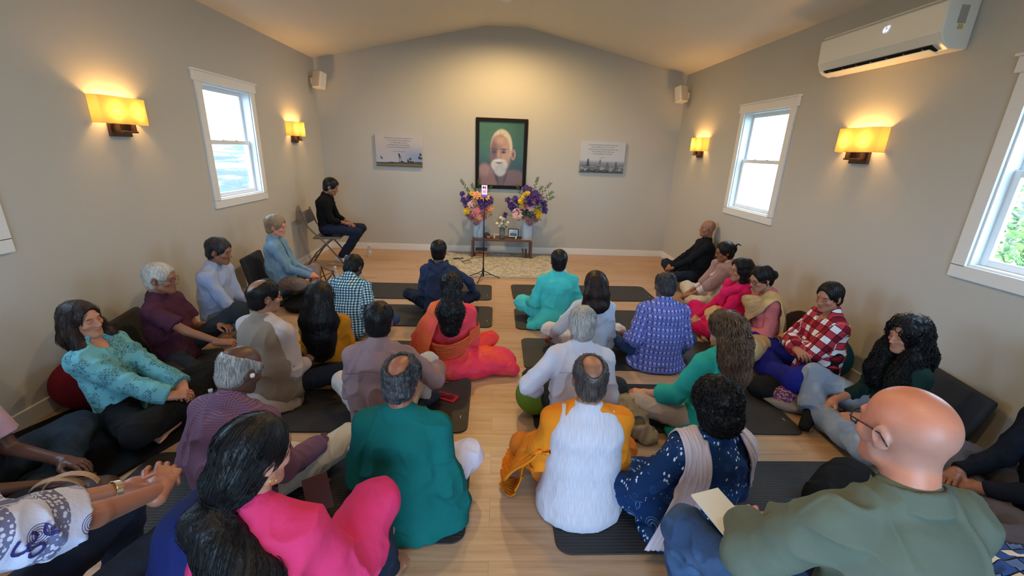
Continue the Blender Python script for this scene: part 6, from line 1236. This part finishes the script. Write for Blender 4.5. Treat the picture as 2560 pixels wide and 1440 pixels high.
P('person with black hair tied low, in a bright pink kurta, at the bottom', head=(640, 1138), face=-4, hs=.91, zs=.18, lean=8, hunch=8, neck=4, nod=14, hy=-26, fem=True, s=1.0, skin=rgb(190, 132, 108), vs=.0055, hvs=.003, handvs=.0026, hair=dict(style='full', mat=HB, t=.013, vs=.004, tie=(0, -.105, -.115), part=(0, .05, .13), strands=1500, len=.17, sr=.0010, add=[lambda h, W, J: h.ell(W((0, -.075, -.05)), (.070, .058, .062), .03), lambda h, W, J: h.chain([W((0, -.085, -.09)), W((0, -.105, -.118)), W((0, -.125, -.16)), J['N']-J['fw']*.135+A(.055, 0, -.10), J['N']-J['fw']*.14+A(.075, 0, -.20), J['N']-J['fw']*.14+A(.08, 0, -.32)], [.046, .034, .058, .078, .080, .066], .012, J['sd'], 1.15)]),
  top=cloth('hot_pink_kurta', rgb(214, 54, 104)), tl=.016, sleeve='three', sr=.026, cuff=.035, collar='crew', bottom=F_JEAND, legs='chair', J={'Kl': (-.14, .42, .30), 'Kr': (.22, .40, .44), 'Fl': (-.1, .42, .1), 'Fr': (.24, .44, .1), 'Tl': (-.1, .56, .04), 'Tr': (.26, .58, .04)}, wl=(-.14, .34, .20), wr=(.24, .40, .16), textra=[lambda J: Soft().cone(J['hipr']+A(0, .05, .07), J['Kr']+A(0, .02, .035), .10, .09, .05).cone(J['hipl']+A(0, .05, .06), J['Kl']*.6+J['hipl']*.4+A(0, 0, .05), .10, .09, .05)],
  extra=[('dupatta', cloth('navy_dupatta', rgb(20, 30, 84)), lambda J: Soft().chain([J['C']+A(-.10, .13, -.06), J['Sl']+A(.0, .06, .03), J['Sl']+A(-.01, -.04, .03), J['Sl']+A(.00, -.10, -.12), J['Sl']+A(-.0, -.12, -.32), A(-.14, -.17, .40)], [.045, .055, .06, .085, .105, .12], .03, A(1, 0, 0), 1.3).cone(J['Sl']+A(-.03, 0, -.01), J['El']+A(-.04, 0, 0), .085, .11, .05))], efold=.004, after=[lambda p, J, body: hoop(p, J, body)])
P('person with a bald head and thin glasses in an olive green shirt', head=(2262, 1082), face=2, zs=.41, lean=2, hunch=8, neck=10, nod=8, hy=2, hs=.96, skin=rgb(214, 138, 110), vs=.0055, hvs=.0028, handvs=.0026, scalp=(rgb(150, 128, 124), .45, (0, .02, .11, .095, .125, .125)), glasses=dict(mat=M_SPEC, r=.0017), top=cloth('olive_shirt', rgb(100, 108, 95), bmp=.3), tl=.016, sleeve='long', sr=.020, cuff=.026, collar='none', bottom=F_JEAN, loose=.01, legs='chair', s=1.0, wide=1.02, J={'Kl': (-.29, .42, .50), 'Kr': (.16, .44, .50), 'Fl': (-.22, .45, .1), 'Fr': (.16, .45, .1), 'Tl': (-.24, .58, .04), 'Tr': (.16, .58, .04)}, wl=(-.14, .34, .19), wr=(-.04, .36, .18), hdl=(.5, .9, 0), hdr=(-.9, .5, 0), polel=(-1, -.4, -.5), extra=[('collar', cloth('olive_shirt', 0), lambda J: Soft().cone(J['N']-A(0, 0, .012), J['N']+nrm(J['H']-J['N'])*.042, .082, .070, .006, flat=(True, True)).cone(J['N']-A(0, 0, .03), J['N']+nrm(J['H']-J['N'])*.07, .070, .061, .004, sub=True).ell(J['N']+A(0, .10, .03), (.035, .06, .06), .006, sub=True))], efold=.0008, tfold=.008, after=[
  lambda p, J, body: drape(p, J, body, 'yoke_seam', cloth('olive_seam', rgb(62, 74, 62)), [J['C']+A(x, -.16, .035) for x in (-.17, -.08, 0, .08, .17)], [.004]*5, [(0, 0, 1)]*5, thick=.0015, pleat=0, nc=3, off=.003),
  lambda p, J, body: drape(p, J, body, 'box_pleat', cloth('olive_seam', 0), [J['C']+A(.012, -.17, .03), J['C']+A(.01, -.17, -.06), J['W']+A(.01, -.17, .06), J['W']+A(.01, -.17, -.06)], [.005, .008, .010, .010], [(1, 0, 0)]*4, thick=.0015, pleat=0, nc=3, off=.003)])
# small things worn ------------------------------------------------------
def hair_clip(p, J, body):
    c = J['Hm'] @ A(0, -.128, -.015)+J['H']; MB().box(c, (.028, .008, .010)).build('hair_clip', simple('silver', (.8, .8, .8), .25, 1.), next((c for c in body.children if c.name.startswith('hair')), body), bev=.002)
def claw_clip(p, J, body):
    c = J['Hm'] @ A(.01, -.135, -.01)+J['H']; m = MB()
    for k in (-1, 0, 1): m.tube([c+A(k*.016, .02, .025), c+A(k*.02, -.014, .012), c+A(k*.02, -.014, -.012), c+A(k*.016, .02, -.025)], .0035, 6)
    m.box(c+A(0, -.012, 0), (.055, .008, .012)); m.build('hair_clip', simple('brown_shell', rgb(70, 44, 36), .25), next((c for c in body.children if c.name.startswith('hair')), body), smooth=True)
def bangle(p, J, body, q, m):
    W, E = J['A'+q], J['E'+q]; d = nrm(E-W); c = W+d*.03; a = nrm(np.cross(d, A(0, 0, 1))); b = np.cross(d, a); mb = MB(); mb.tube([c+(a*math.cos(t)+b*math.sin(t))*.034 for t in np.linspace(0, 2*PI, 21)[:-1]], .005, 8, closed=True); mb.build('bangle', m, body, smooth=True)
def watch(p, J, body, q):
    W, E = J['A'+q], J['E'+q]; d = nrm(E-W); a = nrm(np.cross(d, A(0, 0, 1))); b = np.cross(d, a); mb = MB()
    for k in range(16):
        t = 2*PI*k/16; c = W+d*.035+(a*math.cos(t)+b*math.sin(t))*.0305; t_ = -a*math.sin(t)+b*math.cos(t); n_ = a*math.cos(t)+b*math.sin(t)
        R = Matrix((tuple(t_), tuple(d), tuple(n_))).transposed(); mb.box(c, (.0115, .018, .004), R)
    o = mb.build('wristwatch', simple('two_tone_bracelet', rgb(210, 190, 160), .25, .8), body, bev=.001)
def earring(p, J, body):
    m = MB(); 
    for q in (-1, 1): m.lathe([(0, -.006), (.006, 0), (0, .006)], tuple(J['Hm'] @ A(q*.082, -.004, -.038)+J['H']), 10)
    m.build('earrings', simple('pearl', rgb(236, 230, 214), .2), body, smooth=True)
def hoop(p, J, body):
    for q in (-1, 1):
        c = J['Hm'] @ A(q*.083, .0, -.045)+J['H']; fw = J['Hm'] @ A(0, 1, 0); up = J['Hm'] @ A(0, 0, 1); MB().tube([c+(fw*math.cos(t)+up*math.sin(t))*.010 for t in np.linspace(0, 2*PI, 17)[:-1]], .0016, 6, closed=True).build('earring', M_GOLD, body, smooth=True)
def earphone(p, J, body):
    c = J['Hm'] @ A(.088, -.002, -.004)+J['H']; MB().lathe([(0, -.012), (.009, -.008), (.011, 0), (.009, .008), (0, .012)], tuple(c), 12).build('earphone', M_WPL, body, smooth=True)
import os
ONLY = os.environ.get('ONLY'); ONLY = None if not ONLY else [int(k) for k in ONLY.split(',')]
import time; _t = time.time()
for i, (lab, sp) in enumerate(PEOPLE):
    if ONLY and i not in ONLY: continue
    if 6 <= i <= 20: sp['lean'] = sp.get('lean', 8)-10; sp['s'] = sp.get('s', 1.)*.93      # they sit upright or slumped, head above the hips
    elif i < 28: sp['s'] = sp.get('s', 1.)*.96
    if i < 28: sp['hs'] = sp.get('hs', .97 if sp.get('fem') else 1.)*.95
    b = person(lab, sp)
    print('PERSON', i, [round(float(x), 2) for x in sp['_pos']], 'head', [round(float(x), 2) for x in sp['_H']], lab[:50])
print('PEOPLE TIME', time.time()-_t)
# ------------------------------------------------------------------ chairs and floor seats
M_STEEL = simple('grey_painted_steel', rgb(104, 98, 96), .4, .3); M_PAD = simple('grey_vinyl_pad', rgb(112, 106, 104), .5)
def folding_chair(label, x, y, face):
    t = thing('folding_chair', label, 'chair', (x, y, 0), math.radians(face), 'grey metal folding chairs'); w = .205
    MB().box((0, .04, .44), (.38, .38, .028)).build('seat', M_PAD, t, bev=.012, seg=3)
    R = Matrix.Rotation(.22, 3, 'X'); MB().box((0, -.235, .73), (.38, .022, .18), R).build('backrest', M_PAD, t, bev=.009)
    for q in (-1, 1):
        MB().tube([(q*w, -.27, .84), (q*w, -.19, .60), (q*w, .02, .38), (q*w, .30, .012)], .0115, 8).build('front_leg', M_STEEL, t, smooth=True)
        MB().tube([(q*(w-.02), .10, .43), (q*(w-.02), -.12, .22), (q*(w-.02), -.27, .012)], .0115, 8).build('rear_leg', M_STEEL, t, smooth=True)
    MB().tube([(-w, .22, .12), (w, .22, .12)], .008, 8).tube([(-w+.02, -.20, .12), (w-.02, -.20, .12)], .008, 8).build('stretcher', M_STEEL, t, smooth=True)
    return t
folding_chair('grey metal folding chair in the left front corner, under the person in black', -2.52, 6.37, -84)
def under(i, dy=-.02):
    sp = PEOPLE[i][1]; return float(sp['_pos'][0]), float(sp['_pos'][1]), sp.get('face', 0)
M_JACK = cloth('charcoal_canvas', rgb(58, 60, 66))
def floor_chair(label, x, y, face, bz=.42, lean=.28):
    t = thing('floor_chair', label, 'floor chair', (x, y, 0), math.radians(face), 'dark padded floor chairs by the walls'); R = Matrix.Rotation(lean, 3, 'X')
    c = R @ Vector((0, 0, bz/2)); MB().box((c.x, -.20+c.y, .06+c.z), (.46, .055, bz), R).build('backrest', M_JACK, t, bev=.022, seg=3)
    MB().box((0, .02, .033), (.46, .46, .05)).build('seat_pad', M_JACK, t, bev=.02, seg=3); return t
def pillow(label, c, r, m, name='cushion', cat='cushion', rz=0., flat=.5, seed=1, vs=.009):
    s = Soft().ell((0, 0, r[2]), r, .03).cone((-r[0]*flat, 0, r[2]*.9), (r[0]*flat, 0, r[2]*.9), r[2]*.85, r[2]*.85, .06, A(0, 1, 0), max(1.01, r[1]/r[2]*.75)); s.cut((0, 0, .002), (0, 0, -1))
    V, Q = solid(s, vs, 1); V = fold(V, Q, .004, (12, 12, 12), seed, .001); V[:, 2] = np.maximum(V[:, 2], .002); o = np_mesh(name, V, Q, m, loc=c, rz=rz, cuv=V); tag(o, label, cat); return o
def ball(label, c, r, m, sq=1.):
    s = Soft().ell((0, 0, r*sq), (r, r, r*sq), .03).cut((0, 0, .002), (0, 0, -1)); V, Q = solid(s, .008, 2); V[:, 2] = np.maximum(V[:, 2], .002); o = np_mesh('round_cushion', V, Q, m, loc=c, cuv=V); tag(o, label, 'cushion', 'round floor cushions'); return o
def seat_of(i): return PEOPLE[i][1]['_pos']
x, y, _ = seat_of(1); floor_chair('dark grey floor chair behind the person in the light blue shirt', x-.02, y, -84, .50, .2)
x, y, _ = seat_of(3); floor_chair('dark grey floor chair behind the person in the maroon T-shirt', x-.02, y, -78)
x, y, _ = seat_of(26); floor_chair('dark grey floor chair behind the person with long curly black hair', x+.04, y, 80)
# cushions
ball('dark red round cushion behind the person in turquoise lace', (-2.70, 2.62, .0), .20, cloth('dark_red', rgb(112, 18, 26)), .9)
ball('olive green round cushion beside the person in the white collared shirt', (.30, 2.58, .011), .14, cloth('olive_green', rgb(104, 128, 36)), .95)
ball('teal round cushion between the plaid-shirted person and the right wall', (2.76, 3.16, .0), .215, cloth('teal_cover', rgb(10, 78, 98)), .95)
pillow('black oval cushion on the floor at the knees of the plaid-shirted person', (2.17, 2.84, .0), (.20, .13, .075), F_BLK)
pillow('long grey-beige cushion on the floor below the black oval cushion', (2.30, 2.70, .0), (.28, .15, .04), cloth('greige_cover', rgb(146, 130, 122)), rz=-.35)
pillow('dark brown cushion leaning on the right wall beside the gold sari', (2.86, 3.62, .02), (.10, .16, .20), cloth('dark_brown_cover', rgb(52, 40, 38)))
pillow('black flat cushion on the floor under the person in the light blue shirt', (-2.05, 4.60, .0), (.30, .30, .055), F_BLK)
pillow('khaki floor cushion left of the long-haired person in mustard', (-1.82, 3.52, .0), (.24, .22, .06), F_KHAKI, seed=5)
pillow('grey floor cushion between the periwinkle kurta and the gold sari', (1.78, 2.98, .011), (.16, .13, .075), cloth('blue_grey_cover', rgb(96, 98, 112)))
pillow('grey floor cushion at the feet of the maroon T-shirt, near the beige vest', (-1.98, 2.74, .0), (.20, .16, .05), cloth('grey_cover', rgb(84, 86, 88)))
o = MB().prism(rrect(.95, 1.15, .06), .02).build('floor_pad', F_BLK, bev=.006, loc=(-2.35, 2.35, .0), rot=(0, 0, -.35)); tag(o, 'thin black floor pad under the person in turquoise lace', 'floor pad')
# folded jacket and bag on the mat
def cloth_pile(name, label, cat, c, pts, rs, m, side, fac, seed=2, rz=0., amp=.008, sub=None):
    s = Soft().chain([A(*p) for p in pts], rs, .03, A(*side), fac)
    if sub: s.ell(*sub, sub=True)
    s.cut((0, 0, .002), (0, 0, -1)); V, Q = solid(s, .007, 1); V = fold(V, Q, amp, (22, 22, 10), seed, .0015); V[:, 2] = np.maximum(V[:, 2], .002)
    o = np_mesh(name, V, Q, m, loc=c, rz=rz, cuv=V); tag(o, label, cat); return o
cloth_pile('canvas_bag', 'crumpled beige canvas bag with metal eyelets, on the mat right of the white shirt', 'bag', (.90, 2.36, .011), [(-.08, .22, .10), (-.03, .10, .11), (.02, -.02, .09), (.10, -.10, .04)], [.06, .085, .075, .04], cloth('beige_canvas', rgb(158, 144, 124)), (1, .3, 0), 1.3, sub=((.03, -.07, .12), (.05, .03, .04), .01), amp=.015)
for k, (x, y, z) in enumerate(((.86, 2.42, .195), (.93, 2.40, .17))): 
    pass
# red phone case with folded glasses
t = thing('phone_case', 'red phone wallet lying on the curled mat', 'phone case', (-.335, 2.735, .0115), -.42); MB().prism(rrect(.165, .085, .012), .012).build('cover', simple('red_leather', rgb(196, 34, 54), .5), t, bev=.003); MB().prism(rrect(.14, .062, .006), .002, (0, 0, .012)).build('inner_panel', simple('dark_red_leather', rgb(150, 22, 40), .4), t)
t = thing('eyeglasses', 'folded black eyeglasses on the red phone wallet', 'glasses', (-.335, 2.735, .0265), -.42); m = MB()
for q in (-1, 1): m.tube([(q*.032+.024*math.cos(a), .016*math.sin(a), .004) for a in np.linspace(0, 2*PI, 17)[:-1]], .0022, 6, closed=True)
m.tube([(-.01, .005, .004), (.01, .005, .004)], .002, 6).build('rims', M_SPEC, t, smooth=True); MB().tube([(-.058, .004, .004), (-.05, -.020, .004), (.045, -.024, .003)], .0016, 6).tube([(.058, .004, .006), (.05, -.014, .006), (-.045, -.018, .006)], .0016, 6).build('temples', M_SPEC, t, smooth=True)
# bottles
M_PET = simple('clear_plastic', (.9, .95, 1.), .08, trans=.85); M_CAP = simple('white_cap', rgb(232, 232, 236), .4); M_LAB = simple('pale_bottle_label', rgb(196, 206, 226), .5)
def bottle(label, x, y, z=0., s=1.):
    t = thing('water_bottle', label, 'bottle', (x, y, z), 0, 'small clear plastic water bottles'); MB().lathe([(0, 0), (.028*s, 0), (.031*s, .01), (.029*s, .05*s), (.031*s, .12*s), (.026*s, .15*s), (.013*s, .175*s), (.013*s, .185*s)], n=16).build('bottle_body', M_PET, t, smooth=True)
    MB().lathe([(0, .183*s), (.0155*s, .183*s), (.0155*s, .200*s), (0, .201*s)], n=14).build('cap', M_CAP, t, smooth=True); MB().lathe([(.0305*s, .06*s), (.0315*s, .062*s), (.0318*s, .105*s), (.0305*s, .107*s)], n=16).build('sleeve_label', M_LAB, t, smooth=True)
bottle('clear water bottle behind the checked shirt, leftmost of three', -2.13, 5.55); bottle('clear water bottle behind the checked shirt, middle of three', -1.98, 5.60); bottle('clear water bottle behind the checked shirt, rightmost of three', -1.84, 5.68)
bottle('clear water bottle on the floor beside the folding chair in the corner', -2.08, 6.93); bottle('clear water bottle with a white cap beside the maroon T-shirt', -1.86, 2.53, .0, .9)
# wooden book stand with an open book
t = thing('book_stand', 'dark wooden folding book stand on the floor beside the light blue shirt', 'book stand', (-2.12, 5.05, 0), -.7); R = Matrix.Rotation(.75, 3, 'X'); m = MB()
for a, b in (((-.15, 0), (.018, .26)), ((.15, 0), (.018, .26)), ((0, .12), (.30, .018)), ((0, -.12), (.30, .022))): m.box(Vector((0, 0, .20))+R @ Vector((a[0], a[1], 0)), (b[0], b[1], .014), R)
m.build('rest_frame', M_WOOD, t, bev=.002); m = MB(); m.box(Vector((0, 0, .20))+R @ Vector((0, 0, .0)), (.38, .008, .006), R @ Matrix.Rotation(.7, 3, 'Z')).box(Vector((0, 0, .20))+R @ Vector((0, 0, .0)), (.38, .008, .006), R @ Matrix.Rotation(-.7, 3, 'Z')).build('cross_brace', M_WOOD, t)
for q in (-1, 1): MB().tube([(q*.13, .08, .30), (q*.13, .15, .012)], .008, 6).tube([(q*.13, -.09, .12), (q*.13, -.14, .012)], .008, 6).build('leg', M_WOOD, t)
t = thing('book', 'open book with a patterned cover on a stand near the left wall', 'book', (-2.33, 4.92, .0), -.7); MB().box((0, -.03, .24), (.17, .22, .022), R).build('pages', simple('paper', 0), t, bev=.003); MB().box((0, -.03, .253), (.18, .23, .003), R).build('cover', cloth('red_floral_cover', rgb(150, 74, 84), 'border', rgb(210, 180, 176)), t)
MB().tube([(.06, .0, .22), (.06, .06, .01)], .008).tube([(-.06, .0, .22), (-.06, .06, .01)], .008).tube([(-.06, -.10, .18), (-.06, -.12, .01)], .008).tube([(.06, -.10, .18), (.06, -.12, .01)], .008).build('stand_legs', M_WOOD, t)
o = MB().box((-2.02, 5.22, .012), (.30, .20, .018), Matrix.Rotation(.5, 3, 'Z')).build('tablet', simple('dark_slate', rgb(52, 54, 58), .4), bev=.004); tag(o, 'flat dark tablet on the floor near the light blue shirt', 'tablet')
# handbags
t = thing('drawstring_bag', 'small dark brown drawstring bag with brass eyelets beside the maroon T-shirt', 'bag', (-2.30, 2.82, 0), -.6); s = Soft().cone((-.07, 0, .08), (.07, 0, .08), .07, .07, .02).cone((-.08, 0, .15), (.08, 0, .15), .045, .045, .03).cut((0, 0, .002), (0, 0, -1)).cut((0, 0, .19), (0, 0, 1)); V, Q = solid(s, .006, 1)
np_mesh('bag_body', fold(V, Q, .004, (20, 20, 8), 3), Q, simple('dark_brown_leather', rgb(52, 40, 36), .5), t)
for q in (-1, 1): MB().tube([(q*.06+.012*math.cos(a), -.062, .165+.012*math.sin(a)) for a in np.linspace(0, 2*PI, 15)[:-1]], .0035, 6, closed=True).build('eyelet', M_GOLD, t, smooth=True)
MB().tube([(.06, -.066, .165), (.03, -.085, .12), (.02, -.09, .06), (.03, -.09, .02)], .006, 6).tube([(-.06, -.066, .165), (-.02, -.08, .15), (.0, -.085, .12)], .005, 6).build('drawstring', simple('brown_cord', rgb(110, 92, 80), .7), t, smooth=True)
bp = at_z(150, 1235, .16); t = thing('leather_bag', 'dark brown leather bag with a tan strap on the floor at the lower left', 'bag', (float(bp[0]), float(bp[1]), 0), .4); s = Soft().cone((-.13, 0, .10), (.13, 0, .10), .085, .085, .03, A(0, 1, 0), 1.2).cut((0, 0, .002), (0, 0, -1)); V, Q = solid(s, .007, 1)
np_mesh('bag_body', fold(V, Q, .004, (18, 18, 10), 5), Q, simple('rich_brown_leather', rgb(74, 44, 32), .5), t)
def strap(pts, w, th_, nm, m, par, side=(0, 1, 0)):
    mb = MB(); sd = Vector(side); V = []; Fc = []
    for i, p in enumerate(pts):
        p = Vector(p); tt = (Vector(pts[min(i+1, len(pts)-1)])-Vector(pts[max(i-1, 0)])).normalized(); n_ = tt.cross(sd).normalized()
        V += [p+sd*w/2+n_*th_/2, p-sd*w/2+n_*th_/2, p-sd*w/2-n_*th_/2, p+sd*w/2-n_*th_/2]
    for i in range(len(pts)-1):
        for j in range(4): Fc.append((i*4+j, i*4+(j+1) % 4, i*4+4+(j+1) % 4, i*4+4+j))
    Fc += [(3, 2, 1, 0), tuple(len(V)-4+j for j in range(4))]; return mb.add(V, Fc).build(nm, m, par, smooth=False)
TAN = simple('tan_strap', rgb(186, 152, 122), .6)
for k, o_ in enumerate((0, .045)): strap([(.00+o_+.10*math.cos(a)*-1, -.02+o_*.4, .17+.09*math.sin(a)) for a in np.linspace(0, PI, 14)], .028, .004, 'strap', TAN, t)
bp = at_z(2105, 1205, .2); s = Soft().cone((-.10, 0, .12), (.12, 0, .14), .10, .12, .04, A(0, 1, 0), 1.1).cut((0, 0, .002), (0, 0, -1)); V, Q = solid(s, .008, 1); o = np_mesh('backpack', fold(V, Q, .006, (14, 14, 8), 5), Q, F_BLK, loc=(float(bp[0]), float(bp[1]), 0), rz=.5, cuv=V); tag(o, 'black soft bag on the floor in front of the olive shirt', 'bag')
# booklets
sp = PEOPLE[30][1]; Jn = sp['_J']; a = math.radians(sp['face']); c = rz_(a) @ (Jn['Kl']*.80+Jn['hipl']*.20+A(.06, .02, .105))+sp['_pos']
t = thing('booklet', 'white booklet lying on the thigh of the person in olive', 'booklet', tuple(c), a+.25); t.rotation_euler[0] = .10; MB().box((0, 0, 0), (.115, .23, .006)).build('pages', simple('paper', 0), t, bev=.001); MB().box((0, 0, .004), (.118, .233, .0015)).build('cover', simple('white_cover', rgb(228, 224, 214), .6), t)
t = thing('booklet', 'pale folded leaflet on the floor left of the coral sari', 'booklet', (-.72, 3.06, .012), .5); MB().box((0, 0, .006), (.14, .20, .003), Matrix.Rotation(.15, 3, 'X')).box((.01, 0, .010), (.13, .19, .002), Matrix.Rotation(.25, 3, 'X')).build('pages', simple('paper', 0), t)
t = thing('booklet', 'plum-covered booklet standing at the knee of the plum checked shirt', 'booklet', (-.80, 1.62, .20), .6); MB().box((0, 0, 0), (.11, .010, .16), Matrix.Rotation(-.6, 3, 'X')).build('cover', simple('plum_cover', rgb(84, 48, 60), .6), t, bev=.001); MB().box((0, .001, 0), (.105, .007, .155), Matrix.Rotation(-.6, 3, 'X')).build('pages', simple('paper', 0), t)
# blanket and jacket at the lower right
bp = at_z(2540, 1400, .45)
PLB = cloth('blue_plaid_blanket', rgb(52, 82, 140), 'plaid', rgb(226, 218, 204), rgb(96, 122, 172))
cloth_pile('plaid_blanket', 'blue and cream plaid blanket heaped at the bottom right corner', 'blanket', (float(bp[0]), float(bp[1]), 0), [(-.18, .30, .08), (0, .16, .16), (.05, .0, .28), (.10, -.14, .34)], [.09, .14, .16, .16], PLB, (1, 0, 0), 1.7, amp=.012)
cloth_pile('jacket', 'folded taupe jacket resting on the plaid blanket', 'jacket', (float(bp[0])+.02, float(bp[1])+.10, .27), [(-.16, .10, .04), (-.04, .05, .08), (.10, .03, .10), (.26, .0, .10)], [.05, .065, .07, .07], cloth('taupe_knit', rgb(88, 78, 82)), (0, 1, 0), 1.2, seed=7)
# chairs under the three nearest people
x, y, f = under(28); folding_chair('folding chair under the person in the medallion print', x, y, f)
x, y, f = under(29); o = folding_chair('low folding chair under the person in hot pink', x, y, f); o.scale = (1, 1, .42)
x, y, f = under(30); folding_chair('folding chair under the person in olive', x, y, f)
